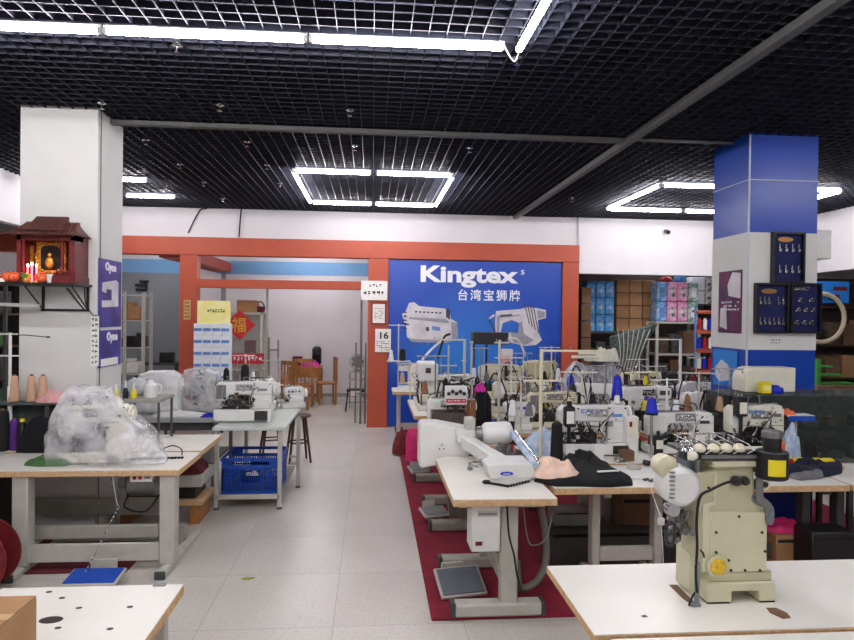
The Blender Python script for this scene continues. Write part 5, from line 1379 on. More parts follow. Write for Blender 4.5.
# big housing at left, standing on the second table's end
A = q1(419, 468, 5.05); B = q1(470, 423, 5.05)
MB().prism([(A[0], A[2]+.02), (A[0]+.02, A[2]), (B[0]-.02, A[2]+.06), (B[0], A[2]+.12), (B[0], B[2]-.05), (A[0]+.14, B[2]), (A[0]+.02, B[2]), (A[0], B[2]-.03)], .13, .36, 'y').build('housing', 'white_enamel', t, bevel=.012)
o = MB().box(*sorted((q1(461, 0, 5.0)[0], q1(481, 0, 5.0)[0])), .04, .13, *sorted((q1(0, 445, 5.0)[2], q1(0, 430, 5.0)[2])), .015); o.build('gear_cover', 'white_plastic', t)
c_ = q1(442, 448, 5.0)
MB().rev((c_[0], .13, c_[2]), (c_[0], .118, c_[2]), [(.045, 0), (.045, 1)], 20).build('socket_ring', 'white_plastic', t)
for k in range(3): MB().cyl((c_[0]+.02*math.cos(PI/2+k*2*PI/3), .119, c_[2]+.02*math.sin(PI/2+k*2*PI/3)), (c_[0]+.02*math.cos(PI/2+k*2*PI/3), .115, c_[2]+.02*math.sin(PI/2+k*2*PI/3)), .006, n=8).build('socket_slot', 'black_plastic', t)
c_ = q1(482, 434, 4.95); e_ = q1(512, 432, 4.95)
MB().rev(c_, e_, [(.06, 0), (.075, .05), (.088, .12), (.088, .82), (.075, .95), (.05, 1)], 26).build('motor_cylinder', 'white_enamel', t)
MB().rev((c_[0]-.05, c_[1], c_[2]), (c_[0], c_[1], c_[2]), [(.05, 0), (.06, .3), (.06, 1)], 20).build('motor_flange', 'steel', t)
MB().box(*sorted((q1(470, 0, 5)[0], q1(480, 0, 5)[0])), .05, .16, *sorted((q1(0, 442, 5)[2], q1(0, 418, 5)[2])), .01).build('gearbox', 'frame_light', t)
# slanting arm: from housing to the hood
a0 = q1(468, 442, 4.95); a1 = q1(500, 462, 4.55)
rings = []
for f, (w_, h_) in ((0, (.06, .05)), (.5, (.055, .05)), (1, (.07, .05))):
    p = Vector(a0).lerp(Vector(a1), f); rings.append([(p.x-w_, p.y, p.z-h_), (p.x+w_, p.y-.02, p.z-h_), (p.x+w_, p.y-.02, p.z+h_*.8), (p.x-w_, p.y, p.z+h_)])
MB().loft(rings).build('arm', 'white_enamel', t, bevel=.012)
# hood
h0 = q1(489, 487, 4.35); h1 = q1(529, 461, 4.35)
MB().prism([(h0[0], .004), (h1[0]+.05, .004), (h1[0]+.03, .05), (h1[0], h1[2]-.0), (h0[0]+.05, h1[2]), (h0[0]-.03, .1)], -.62, -.36, 'y').build('hood', 'white_plastic', t, bevel=.012)
p = q1(507, 474, 4.27)
MB().prism([(p[0]-.045+.045*(1+math.cos(k*PI/8))-.0, p[2]+.014*math.sin(k*PI/8)) for k in range(16)], -.6235, -.62, 'y').build('badge', 'cobalt', t)
text('logo', 'Siruba' if False else 'ooo', 'letter_white', t, (p[0], -.625, p[2]), .03)
MB().tube([q1(478, 467, 4.45), q1(470, 463, 4.5), q1(486, 458, 4.5), q1(500, 460, 4.55)], .006, 6, smooth=4).build('foot_lever', 'steel', t)
tr = MB()
for k in range(14):
    R = random.Random(k); tr.cb((q1(505+2*k, 0, 4.75)[0], -.12+.02*(k % 4), R.uniform(.02, .12)), (.03, .03, R.uniform(.02, .07)), .003, rot=(0, R.uniform(-.5, .5), R.uniform(-.4, .4)))
tr.build('mechanism', 'steel', t)
# rope tool and lamp switch on T1
t = thing('edge_guide', 'light grey plate with a black bead edge lying on the nearest carpet table', 'plate', (0, 0, 0), 0)
pa, pb, pc, pd = at(488, 484, ZT), at(508, 487.5, ZT), at(531, 482, ZT), at(529, 477, ZT)
t.location = (pa.x, pa.y, ZT)
MB().prism([(v.x-pa.x, v.y-pa.y) for v in (pa, pb, pc, pd)], .001, .02, 'z').build('plate', 'frame_light', t)
bd = MB()
for u, v in ((pa, pb), (pb, pc)):
    for k in range(8):
        w_ = u.lerp(v, k/8); bd.ell((w_.x-pa.x, w_.y-pa.y, .009), (.012, .012, .009), 8, 6)
bd.ell((-.01, 0, .014), (.03, .018, .014)); bd.build('bead_edge', 'black_rubber', t)
p = at(470, 470, ZT)
t = thing('cable_sensor', 'small grey sensor on a thin wire lying on the nearest carpet table', 'sensor', (p.x, p.y, ZT), 0)
MB().ell((0, 0, .013), (.022, .015, .013)).build('sensor', 'grey_plastic', t)
MB().tube([(0, .01, .014), (.01, .1, .03), (.08, .16, .02), (.14, .17, .03)], .004, 5, smooth=4).build('wire', 'black_rubber', t)
# grey blue ironing strap lying (slanting bar at 520,460)
t = thing('slant_rail', 'pale blue and white striped rail leaning over the far end of the nearest table', 'rail', (0, 0, 0), 0)
a = Vector(atY(511, 432, 4.9)); b = Vector(atY(536, 466, 4.3))
t.location = b
d = a-b
MB().tube([(0, 0, 0), d], .022, 8).build('rail', 'blue_white_cloth', t); MB().tube([(.03, .01, .012), d+Vector((.03, .01, .012))], .006, 8).build('rod', 'chrome', t)

# ---------------- machine with tray on second table (430-470, 385-430)
Yt = 5.75
t = thing('glass_tray', 'dark transparent tray standing on the machine of the second carpet table', 'tray', (X_(450, Yt), Yt, Z_(450, 427, Yt)), 0)
h = Z_(450, 411, Yt)-Z_(450, 427, Yt)
MB().box(-.16, .15, -.1, -.094, 0, h).box(-.16, .15, .094, .1, 0, h).box(-.16, -.154, -.1, .1, 0, h).box(.144, .15, -.1, .1, 0, h).build('sides', 'acrylic', t)
MB().box(-.16, .15, -.1, .1, -.006, 0).build('bottom', 'dark_steel', t)
o = machine('white machine with red lettered plate under the glass tray on the second carpet table', (X_(450, 5.95), 5.95, ZT), 0, .42, .34, .2, m='white_enamel', open_='d', busy=3, seed=3)
t = thing('tension_unit', 'black and white thread tension unit with a red lettered strip above the glass tray', 'tension unit', (X_(453, Yt+.3), Yt+.02, Z_(450, 427, Yt)+.001), 0)
z_ = .0
t.location.z += .07
MB().box(-.02, .02, -.02, .02, -.07, .14).build('post', 'dark_steel', t)
MB().box(-.1, .1, -.03, .03, .13, .30, .006).build('back_plate', 'white_plastic', t)
MB().box(-.09, .09, -.034, -.03, .15, .185).build('red_strip', 'red', t)
marks('lettering', 'letter_white', t, -.08, .08, -.034, .153, .182, 1, 6, 3, fill=1)
for k in range(5): MB().rev((-.07+.035*k, -.03, .235+.02*(k % 2)), (-.07+.035*k, -.07, .235+.02*(k % 2)), [(.012, 0), (.018, .4), (.01, 1)], 10).build('tension_knob', 'black_plastic', t)
for k in range(4):
    t = thing('thread_spool', 'brown copper thread spool beside the glass tray, %s' % ['nearest the tray', 'second from the tray', 'third from the tray', 'farthest from the tray'][k], 'thread spool', (X_(467+3*k, 5.8), 5.78+.05*(k % 2), ZT), 0, 'copper thread spools')
    MB().cyl((0, 0, 0), (0, 0, .40), .004, n=6).build('spindle', 'steel', t); MB().rev((0, 0, .16), (0, 0, .34), [(.02, 0), (.02, .05), (.014, .07), (.014, .93), (.02, .95), (.02, 1)], 12).build('spool', 'copper_thread', t)
tl = MB()
R = random.Random(44)
t = thing('linkage', 'dark tangle of levers and hoses above the second carpet table', 'linkage', (X_(462, 6.2), 6.2, ZT), 0)
for k in range(11):
    x = R.uniform(-.12, .1); tl.tube([(x, 0, R.uniform(0, .3)), (x+R.uniform(-.1, .1), .03, R.uniform(.3, .45)), (x+R.uniform(-.15, .15), 0, R.uniform(.42, .56))], R.uniform(.005, .012), 6, smooth=4)
tl.box(-.01, .01, -.01, .01, 0, .5)
tl.build('levers', 'black_plastic', t)

# ---------------- tall head at (418-437, 360-405)
t = thing('sewing_machine', 'tall white machine seen end on, at the left edge of the third carpet table', 'sewing machine', (X_(427.5, 7.6), 7.6, ZT), 0)
MB().box(-.12, .13, -.2, .25, 0, .06, .01).build('bed', 'cream_light', t)
MB().box(-.08, .13, -.06, .22, .06, .34, .02).build('column', 'cream_light', t, bevel=.008)
MB().box(-.12, .12, -.2, .2, .34, .56, .02).build('head', 'white_enamel', t, bevel=.008)
MB().box(-.03, .03, -.204, -.2, .44, .5).build('badge', 'poster_dark', t)
MB().rev((.03, -.06, .22), (.03, -.09, .22), [(.05, 0), (.05, .5), (.03, 1)], 18).build('dial', 'white_plastic', t)
MB().tube([(-.1, -.12, .34), (-.12, -.12, .2), (-.1, -.12, .08)], .012, 6).tube([(-.07, -.14, .34), (-.075, -.14, .06)], .008, 6).build('needle_bar', 'dark_steel', t)
for k in range(5): MB().rev((-.12, -.1, .2+.05*k), (-.12, -.15, .2+.05*k), [(.016, 0), (.02, .4), (.012, 1)], 10).build('tension_knob', 'grey_blue', t)
t = thing('sewing_machine', 'white boxy machine on the narrow table against the billboard', 'sewing machine', (X_(412, 9.5), 9.5, ZT), 0)
MB().box(-.2, .14, -.13, .13, 0, .06, .01).build('bed', 'white_enamel', t); MB().box(-.05, .14, -.08, .12, .06, .38, .02).build('body', 'white_enamel', t); MB().box(-.2, .14, -.06, .06, .28, .38, .02).build('arm', 'white_enamel', t)
cone('small white thread cone on the wire stand by the orange post', X_(391.5, 9.4), 9.4, ZT+.44, 'thread_white', .16, .04, .02)
cone('small black thread cone on the wire stand by the orange post', X_(403, 9.4), 9.4, ZT+.44, 'thread_black', .17, .05, .04)
t = thing('thread_stand', 'low wire thread stand carrying a white and a black cone by the orange post', 'thread stand', (X_(397, 9.4), 9.4, ZT), 0)
MB().box(-.14, .2, -.1, .1, .425, .438).build('spool_plate', 'frame_light', t); MB().cyl((.03, .08, 0), (.03, .08, .98), .01).build('pole', 'frame_light', t); MB().box(-.12, .12, .07, .09, .95, .965).build('crossbar', 'frame_light', t)

# ---------------- thread stands in the middle
def st(label, px, Y, ytop, arms, z=ZT, **k):
    H = Z_(px, ytop, Y)-z
    return tstand(label, X_(px, Y), Y, z, H, arms, **k)
st('cream thread stand with an arm reaching left before the billboard, over the second carpet table', 465, 6.35, 339, ((.99, -.32, .0), (.75, -.03, .02)), r=.014)
st('slim white thread stand right of the cream one with a bar to the left', 472, 6.5, 341, ((.985, -.02, .02),), r=.01)
st('white thread stand with two crossbars in the middle of the carpet', 500, 5.9, 340, ((.985, -.05, .09), (.86, -.13, .09)), r=.013, z=.022)
st('cream thread stand whose top beam reaches right, beside the black clothes', 542, 4.80, 349, ((.985, -.0, .46), (.72, -.14, .16)), r=.014, m='cream')
st('white thread stand with an arm reaching left beside the white rack', 681, 8.4, 339, ((.99, -.5, .02),), r=.02, m='white_plastic')
st('thin thread stand behind the cream machines in front of the billboard', 449, 7.2, 345, ((.7, -.1, .1),), r=.01)
st('short thread stand at the right end of the fourth carpet row', 697, 7.5, 352, ((.9, -.12, .12),), r=.01, m='frame_light')
t = thing('display_monitor', 'flat black panel held by thin black posts in front of the billboard', 'panel', (X_(490, 7.8), 7.9, .022), 0)
ZD = .022
a = atY(472, 344, 7.9); b = atY(507, 334, 7.9)
MB().box(a.x-t.location.x, b.x-t.location.x, -.1, .1, a.z-ZD, b.z-ZD+.02, .004).build('panel', 'black_plastic', t)
MB().cyl((-.18, 0, 0), (-.18, 0, a.z-ZD), .014).cyl((-.02, 0, 0), (-.02, 0, a.z-ZD), .014).cyl((.16, 0, 0), (.16, 0, a.z-ZD), .012).build('support', 'black_plastic', t)
for k, (pts, m, lab) in enumerate((([(404+18, 372-12, 7.5), (432, 349, 7.5), (446, 337, 7.4)], 'white_plastic', 'white hose curving up from the tall machine before the billboard'),
                             ([(438, 358, 7.4), (444, 338, 7.3), (450, 334, 7.2)], 'black_rubber', 'black hose rising beside the white hose before the billboard'),
                             ([(508, 338, 7.8), (518, 340, 7.9), (524, 352, 8.0), (525, 356, 8.1)], 'white_plastic', 'white hose arching from the black panel down to the right'))):
    t = thing('arched_hose', lab, 'hose', (0, 0, 0), 0); MB().tube([tuple(atY(*p)) for p in pts], .014, 7, smooth=5).build('hose', m, t)

# ---------------- white machines on the second row, Y 5.1
machine('big white machine with a blue logo, behind the black clothes', (X_(592, 5.1), 5.08, ZT), 0, .56, .40, .22, .10, 'white_enamel', 'chrome', head=.12, arm=.13, logo='Kingtex', seed=11, busy=3, open_='d', hoses=3)
machine('white machine with a long silvery arm, right of the big white machine', (X_(679, 5.12), 5.1, ZT), 0, .56, .34, .2, .08, 'white_enamel', 'chrome', head=.16, arm=.09, seed=12, busy=3, hoses=2)
machine('white machine with a pale blue cloth beside it, in front of the glass counter', (X_(755, 4.95), 4.95, ZT), 0, .46, .42, .2, .10, 'cream_light', 'steel', head=.12, arm=.17, pil=.25, seed=13, busy=3, open_='d', hoses=3, logo='Kingtex', wheel=.05)
t = thing('thread_box', 'black thread box with a white label, left of the big white machine', 'box', (X_(569, 4.9), 4.86, ZT), 0)
MB().cyl((0, 0, 0), (0, 0, .26), .015).build('post', 'black_plastic', t); MB().box(-.04, .04, -.035, .035, .26, .42, .01).cyl((0, 0, .42), (0, 0, .46), .02).build('bottle', 'black_plastic', t); MB().box(-.03, .03, -.037, -.035, .29, .385).build('label_patch', 'paper', t)
cone('tall black thread cone left of the big white machine, behind the peach cloth', X_(558.5, 4.85), 4.85, ZT, 'thread_black', .30, .05, .04)
for px, py0, py1, lab in ((572, 437, 452, 'left'), (601, 438, 455, 'right')):
    a = atY(px, py1, 4.8); b = atY(px, py0, 4.8)
    single('paper_tag', 'blank white paper tag in front of the big white machine, %s one' % lab, 'tag', MB().box(-.035, .035, -.002, .002, 0, .13).box(-.035, .035, -.03, .002, 0, .004), 'paper', (a.x, 4.84, ZT+.001))
t = thing('terminal_box', 'white junction box right of the big white machine', 'box', (X_(627, 5.1)+.01, 5.02, ZT), 0)
MB().box(-.06, .05, -.05, .05, 0, .32, .008).build('case', 'white_plastic', t); MB().box(-.05, .04, -.054, -.05, .16, .3, .003).build('cover', 'cream_light', t); MB().box(-.03, -.01, -.058, -.054, .24, .28).build('switch', 'dark_red', t)
cone('cobalt blue thread cone standing high behind the big white machine', X_(616, 5.55), 5.5, ZT+.40, 'cobalt', .2, .05, .03)
t = thing('thread_stand', 'dark post carrying the blue cone behind the big white machine', 'thread stand', (X_(616, 5.55), 5.5, .022), 0)
MB().cyl((0, 0, 0), (0, 0, ZT+.37), .016).build('pole', 'frame_grey', t); MB().cyl((0, 0, ZT+.36), (0, 0, ZT+.377), .06, n=16).build('spool_plate', 'black_plastic', t)
t = thing('thread_stand', 'short post carrying the blue cone on the silvery arm machine', 'thread stand', (X_(653, 4.95), 4.95, ZT), 0)
MB().cyl((0, 0, 0), (0, 0, .34), .012).build('pole', 'chrome', t); MB().cyl((0, 0, .34), (0, 0, .352), .05, n=16).build('spool_plate', 'black_plastic', t)
cone('cobalt blue thread cone on a short post before the silvery arm machine', X_(653, 4.95), 4.95, ZT+.353, 'cobalt', .12, .05, .03)
# misc between
single('green_rag', 'green rag lying between the big white machine and the silvery arm machine', 'cloth', heap(.22, .12, .1, 51), 'green_cloth', (X_(634, 5.3), 5.26, ZT+.001))
single('cardboard_box', 'small brown box between the big white machine and the silvery arm machine', 'box', MB().box(-.05, .05, -.04, .04, 0, .08, .004), 'cardboard_dark', (X_(628, 4.85), 4.84, ZT+.001))
single('cloth_pile', 'pale blue and white cloth heap behind the peach cloth', 'cloth', heap(.34, .34, .2, 52), 'blue_white_cloth', (X_(530, 5.3)+.0, 5.2, ZT+.001) if False else (1.42, 5.2, ZT+.001))
single('cloth_pile', 'pale blue cloth hanging beside the white machine at the glass counter', 'cloth', heap(.14, .1, .3, 53), 'blue_white_cloth', (X_(784, 5.0)+.0, 4.88, ZT+.001))
# cloths on near row
p = at(590, 480, ZT)
def drape(pts, name, label, m, z, seed, th=.05, edge=None):
    "cloth outline seen from above with folds"
    P = [at(px, py, z) for px, py in pts]
    cx = sum(q.x for q in P)/len(P); cy = sum(q.y for q in P)/len(P)
    mb = MB(); rings = []
    N_ = 36
    # resample outline
    seg = [(P[i]-P[i-1]).length for i in range(len(P))]
    tot = sum(seg); out = []
    for k in range(N_):
        s_ = tot*k/N_; i = 0
        while s_ > seg[(i+1) % len(P)] and i < len(P)-1: s_ -= seg[(i+1) % len(P)]; i += 1
        a_, b_ = P[i], P[(i+1) % len(P)]; out.append(a_.lerp(b_, min(1, s_/max(1e-6, (b_-a_).length))))
    for f in (1.0, 1.0, .97, .85, .65, .42, .2, .05):
        ring = []
        for q in out:
            x, y = (q.x-cx)*f, (q.y-cy)*f
            hh = 0 if not rings else th*(1-f**3)**.5*(1+.9*noise.noise(Vector((x*7+seed, y*11, seed)))+.5*noise.noise(Vector((x*20, y*26+seed, 1))))+.01
            ring.append((x, y, max(.001 if not rings else .006, hh)))
        rings.append(ring)
    mb.loft(rings)
    return single(name, label, 'cloth', mb, m, (cx, cy, z+.001))
drape([(534, 482), (556, 487), (585, 487), (606, 488), (633, 486), (632, 480), (615, 472), (600, 462), (588, 452), (578, 449), (566, 455), (560, 468), (545, 470)], 'garment', 'black garment spread over the near carpet table beside the peach cloth', 'black_cloth', ZT, 3, .055)
t = single('cloth_pile', 'peach coloured cloth bunched on top of the black garment', 'cloth', heap(.32, .24, .15, 62, 44, 32, rough=.55), 'peach_cloth', (X_(562, 4.25)-.01, 4.29, ZT+.03))
single('garment_tag', 'thin white strip lying on the black garment', 'strip', MB().box(-.08, .08, -.012, .012, 0, .01, .003), 'paper', (X_(606, 4.3), 4.22, ZT+.066), rz=.15)
single('paper_sheet', 'sheets of white paper on the near carpet table right of the black garment', 'paper', MB().prism([(-.2, -.15), (.22, -.15), (.2, .15), (-.2, .16)], 0, .008, 'z'), 'paper', (X_(645, 4.45), 4.42, ZT+.001))
drape([(778, 476), (796, 479), (824, 478), (842, 474), (843, 468), (835, 463), (815, 466), (800, 466), (790, 470)], 'garment', 'navy garment lying on the white table at the right edge', 'navy_cloth', ZT, 8, .06)
drape([(789, 478), (800, 481), (822, 479), (826, 476), (812, 473), (800, 473)], 'garment', 'grey cloth under the navy garment at the right edge', 'grey_cloth', ZT, 9, .035)
# right edge table behind with yellow tool
t = worktable('white table with a yellow tool behind the navy garment at the right edge', 3.05, 4.3, 4.74, 5.0, ZT, frame='frame_grey') if False else None
single('wood_board', 'long pale board lying on the table behind the navy garment', 'board', MB().box(-.33, .4, -.05, .05, 0, .03, .004), 'ply', (3.12, 4.56, ZT+.001), rz=-.1)
t = thing('hand_tool', 'yellow and black hand tool with a red end on the board at the right edge', 'tool', (3.22, 4.545, ZT+.033), -.12)
MB().box(-.06, .24, -.03, .03, 0, .045, .012).build('body', 'yellow', t); MB().box(-.16, -.06, -.02, .02, 0, .035, .01).build('handle', 'red', t); MB().box(-.02, .2, -.034, -.03, .0, .02).build('grip', 'black_plastic', t)
single('thread_cone', 'small black cone with a yellow top at the right edge', 'thread cone', MB().rev((0, 0, 0), (0, 0, .2), [(.04, 0), (.04, .8), (.02, .85), (.02, 1)], 14), 'thread_black', (3.35, 4.62, ZT+.001))

# ---------------- third row, Y 6.3
machine('white boxy machine with a blue display, third carpet row, behind the silvery arm machine', (X_(645, 6.3), 6.3, ZT), 0, .50, .42, .2, .08, 'white_enamel', 'grey_blue', head=.2, arm=.14, seed=21, busy=2, panel_=True)
t = thing('spool_holder', 'yellow and black spool holder in front of the white boxy machine', 'spool holder', (X_(648, 6.1), 6.1, ZT), 0)
MB().cyl((0, 0, 0), (0, 0, .2), .045, .05).build('base', 'black_plastic', t); MB().cyl((0, 0, .2), (0, 0, .3), .04).build('spool', 'yellow', t); MB().cyl((0, 0, .3), (0, 0, .34), .025).build('cap', 'purple', t)
machine('white machine with an open round window in its arm, left of the beige cover', (X_(714, 5.95), 5.98, ZT), PI, .50, .40, .2, .08, 'white_enamel', 'frame_light', head=.1, arm=.1, seed=22, busy=2)
single('cardboard_box', 'brown flat box on the third carpet row between two white machines', 'box', MB().box(-.12, .1, -.06, .06, 0, .06, .004), 'cardboard', (X_(684, 5.9)-.02, 5.8, ZT+.001))
t = thing('plastic_tub', 'white round tub on the third carpet row between two machines', 'tub', (X_(690, 5.95)+.0, 6.2, ZT+.0), 0)
MB().rev((0, 0, 0), (0, 0, .17), [(.05, 0), (.065, .8), (.065, 1)], 18).build('tub', 'white_plastic', t); MB().cyl((0, 0, .17), (0, 0, .185), .07, n=18).build('lid', 'white_plastic', t)
machine('grey white machine at the left of the third carpet row behind the blue cloth', (X_(553, 6.3), 6.3, ZT), 0, .5, .36, .2, .07, 'cream', 'steel', seed=23, busy=3, open_='d')
machine('cream machine partly behind the big white machine, third carpet row', (X_(598, 6.4), 6.4, ZT), PI, .46, .44, .2, .08, 'white_enamel', 'steel', seed=24, busy=3)
overlock('cream overlock machine at the left end of the third carpet row', (X_(516, 6.3), 6.25, ZT), 0, .9, 'white_enamel', 2)
# ---------------- fourth and fifth rows
machine('cream machine with dark levers in the fourth carpet row, left of centre', (X_(520, 7.3), 7.3, ZT), 0, .62, .36, .2, .08, 'cream', 'dark_steel', seed=31, busy=3, open_='d')
overlock('cream overlock machine in the fourth carpet row beside the thread stand', (X_(487, 7.1), 7.1, ZT), 0, .95, 'cream', 5) if False else None
cover = lambda nm, lab, x, y, z, L, H, sd, m='plastic_wrap': single(nm, lab, 'plastic cover', bag_shell([(-L/2, H*.35, .08, 0), (-L*.44, H*.8, .13, 0), (-L*.3, H*.97, .15, 0), (-L*.1, H*.9, .14, 0), (L*.12, H*.86, .14, 0), (L*.3, H, .15, 0), (L*.43, H*.85, .13, 0), (L/2, H*.4, .08, 0)], sd, 22, .028), m, (x, y, z))
machine('machine wrapped in grey plastic, fourth carpet row, under the stacked wrapped parts', (X_(594, 7.3), 7.3, ZT), 0, .52, .4, .2, .08, 'grey_plastic', 'steel', seed=32, busy=2, name='sewing_machine')
cover('plastic_cover', 'grey plastic wrapping over the machine before the green net bundle', X_(593, 7.3), 7.3, ZT+.0, .72, .62, 5)
single('wrapped_part', 'plastic wrapped white part lying on top of the grey wrapped machine', 'part', heap(.3, .2, .2, 91, 30, 20, rough=1).box(-.42, .05, -.04, .0, .03, .065, .01).box(-.32, .05, .02, .06, .07, .1, .01).box(-.25, .1, -.06, .06, 0, .03, .01), 'cream_light', (X_(605, 7.35), 7.3, ZT+.60))
t = thing('wrapped_machine', 'rounded grey machine head in plastic left of the wrapped machine', 'machine head', (X_(573, 7.2)-.02, 7.15, ZT), 0)
MB().rev((0, 0, 0), (0, 0, .48), [(.12, 0), (.13, .3), (.12, .7), (.1, .85), (.05, .97), (.01, 1)], 20).build('head', 'plastic_wrap', t); MB().cyl((0, 0, .0), (0, 0, .3), .08).build('core', 'grey_plastic', t)
machine('white machine behind the silvery arm machine, fourth carpet row, right', (X_(665, 7.3), 7.35, ZT), 0, .5, .3, .2, .07, 'white_enamel', 'steel', seed=33, busy=2)
machine('white machine beside the blue column, fourth carpet row', (X_(702, 7.3), 7.3, ZT), PI, .46, .36, .2, .07, 'white_enamel', 'steel', seed=34, busy=2)
machine('cream machine with a knobbed top cover, fifth carpet row, left', (X_(500, 8.4), 8.4, ZT), 0, .56, .46, .22, .12, 'cream', 'dark_steel', seed=41, busy=3, open_='d', arm=.2)
machine('brownish machine in front of the billboard, fifth carpet row', (X_(543, 8.4), 8.42, ZT), PI, .42, .52, .2, .12, 'khaki', 'dark_steel', seed=42, busy=2, open_='d', arm=.22)
overlock('cream overlock machine at the right end of the fifth carpet row', (X_(572, 8.4), 8.4, ZT), 0, 1.0, 'cream', 6)
overlock('white overlock machine far back behind the wrapped machine', (X_(608, 8.4), 8.4, ZT), 0, 1.0, 'white_enamel', 7)
machine('white machine on the third table of the left row, beside the tall end on machine', (X_(458, 7.6), 7.7, ZT), 0, .46, .4, .2, .08, 'white_enamel', 'steel', seed=43, busy=3, open_='d')
t = thing('pink_case', 'pink and grey case standing behind the middle thread stand', 'case', (X_(505, 8.3), 8.0, 0), 0)
z0 = Z_(505, 364, 7.9); z1 = Z_(505, 350, 7.9)
t.location = (X_(505, 7.6), 7.5, ZT)
MB().cyl((0, 0, 0), (0, 0, Z_(505, 364, 7.5)-ZT), .02).build('post', 'black_plastic', t)
MB().box(-.06, .07, -.05, .05, Z_(505, 364, 7.5)-ZT, Z_(505, 356, 7.5)-ZT, .006).build('lower_case', 'pink_cloth', t); MB().box(-.06, .07, -.05, .05, Z_(505, 356, 7.5)-ZT, Z_(505, 349, 7.5)-ZT, .006).build('upper_case', 'white_plastic', t)
single('red_rag', 'red cloth behind the cream thread stand before the orange frame', 'cloth', heap(.3, .2, .3, 66, rough=.9), 'red', (X_(556, 8.0), 7.5, ZT+.001))
single('black_backpack', 'black bag standing on the table left of the middle thread stand', 'bag', MB().rev((0, 0, 0), (0, 0, .36), [(.08, 0), (.1, .2), (.09, .8), (.05, 1)], 16), 'black_cloth', (X_(485, 6.2)+.0, 6.3, ZT+.001))
single('pink_cloth', 'small pink magenta cloth on top of the black bag', 'cloth', heap(.12, .12, .1, 67), 'magenta', (X_(483, 6.2), 6.3, ZT+.362))
t = thing('oil_bottle', 'small cobalt bottle hanging in front of the wrapped machine', 'bottle', (X_(572, 6.6), 6.62, ZT), 0)
MB().cyl((0, 0, 0), (0, 0, .36), .01).build('pole', 'frame_light', t); MB().rev((0, 0, .36), (0, 0, .5), [(.03, 0), (.04, .3), (.035, .8), (.015, 1)], 14).build('bottle', 'cobalt', t)
single('red_extinguisher', 'dark red object standing behind the third carpet row beside the blue column', 'cylinder', MB().rev((0, 0, 0), (0, 0, .5), [(.06, 0), (.07, .1), (.07, .8), (.03, .9), (.03, 1)], 16), 'dark_red', (X_(682, 7.9), 7.62-.1, ZT+.001))

# ---------------- glass counter in front of blue column
t = thing('glass_counter', 'long dark glass display counter in front of the blue column', 'counter', (4.15, 5.41, .0225), 0)
w, d, H = 1.12, .22, 1.24
MB().box(-w, w, -d, d, 0.42, .62, .004).build('base', 'velvet_blue', t)
for X in (-w+.03, 0, w-.03):
    for Y in (-d+.03, d-.03): MB().box(X-.02, X+.02, Y-.02, Y+.02, 0, .42).build('leg', 'frame_dark', t)
MB().box(-w, w, -d, d, .62, .64).build('deck', 'frame_light', t)
MB().box(-w, w, -d, d, H-.02, H-.008).build('glass_top', 'glass', t)
MB().box(-w, w, -d, -d+.006, .64, H-.02).box(-w, -w+.006, -d, d, .64, H-.02).box(w-.006, w, -d, d, .64, H-.02).build('glass_panel', 'glass_dark', t)
MB().box(-w, w, -d+.02, d-.04, .92, .93).build('glass_shelf', 'glass_dark', t)
for X in (-w, w-.02):
    for Y in (-d, d-.02): MB().box(X, X+.02, Y, Y+.02, .64, H-.02).build('edge_post', 'dark_steel', t)
MB().box(-w, w, d-.012, d-.004, .64, H-.02).build('back_panel', 'clutter_grey', t)
R = random.Random(9)
for sh, z in (('lower', .641), ('upper', .931)):
    for k in range(9):
        m = ['clutter_grey', 'clutter_brown', 'dark_steel', 'slate_cloth', 'steel'][R.randrange(5)]
        single('display_item', 'small part on the %s shelf of the glass counter, place %s from the left' % (sh, ['one', 'two', 'three', 'four', 'five', 'six', 'seven', 'eight', 'nine'][k]), 'part', MB().box(-.07, .07, -.05, .05, 0, R.uniform(.05, .15), .008).cyl((R.uniform(-.05, .05), 0, .04), (R.uniform(-.05, .05), -.06, .12), .012, n=8), m, (4.15-w+.13+.235*k, 5.38, z+.0225), group='parts inside the glass counter')
t = thing('machine_cover', 'beige plastic machine cover with a rounded corner standing on the glass counter', 'cover', (X_(767.5, 5.4), 5.45, H+.0155), 0)
a = X_(742.5, 5.4)-t.location.x; b = X_(793, 5.4)-t.location.x; hh = Z_(767, 369, 5.4)-H
MB().prism([(a, 0), (b, 0), (b, hh), (a+.09, hh), (a+.035, hh-.02), (a+.008, hh-.06), (a, hh-.11)], -.1, .1, 'y').build('shell', 'cream_light', t, bevel=.006)
t = thing('yellow_box', 'small yellow box before the beige machine cover', 'box', (X_(766, 5.25), 5.26, H+.0155), 0)
MB().box(-.04, .05, -.035, .035, 0, .1, .006).build('body', 'yellow', t); MB().box(-.03, .04, -.037, -.035, .03, .07).build('label_patch', 'paper_yellow', t)
single('plastic_bowl', 'small cobalt blue plastic bowl right of the small yellow box', 'cap', MB().rev((0, 0, 0), (0, 0, .07), [(.05, 0), (.055, .4), (.03, 1)], 16).tube([(.03, 0, .05), (.065, 0, .04), (.07, 0, .0)], .01, 6), 'cobalt', (X_(776, 5.25)+.01, 5.26, H+.0155))
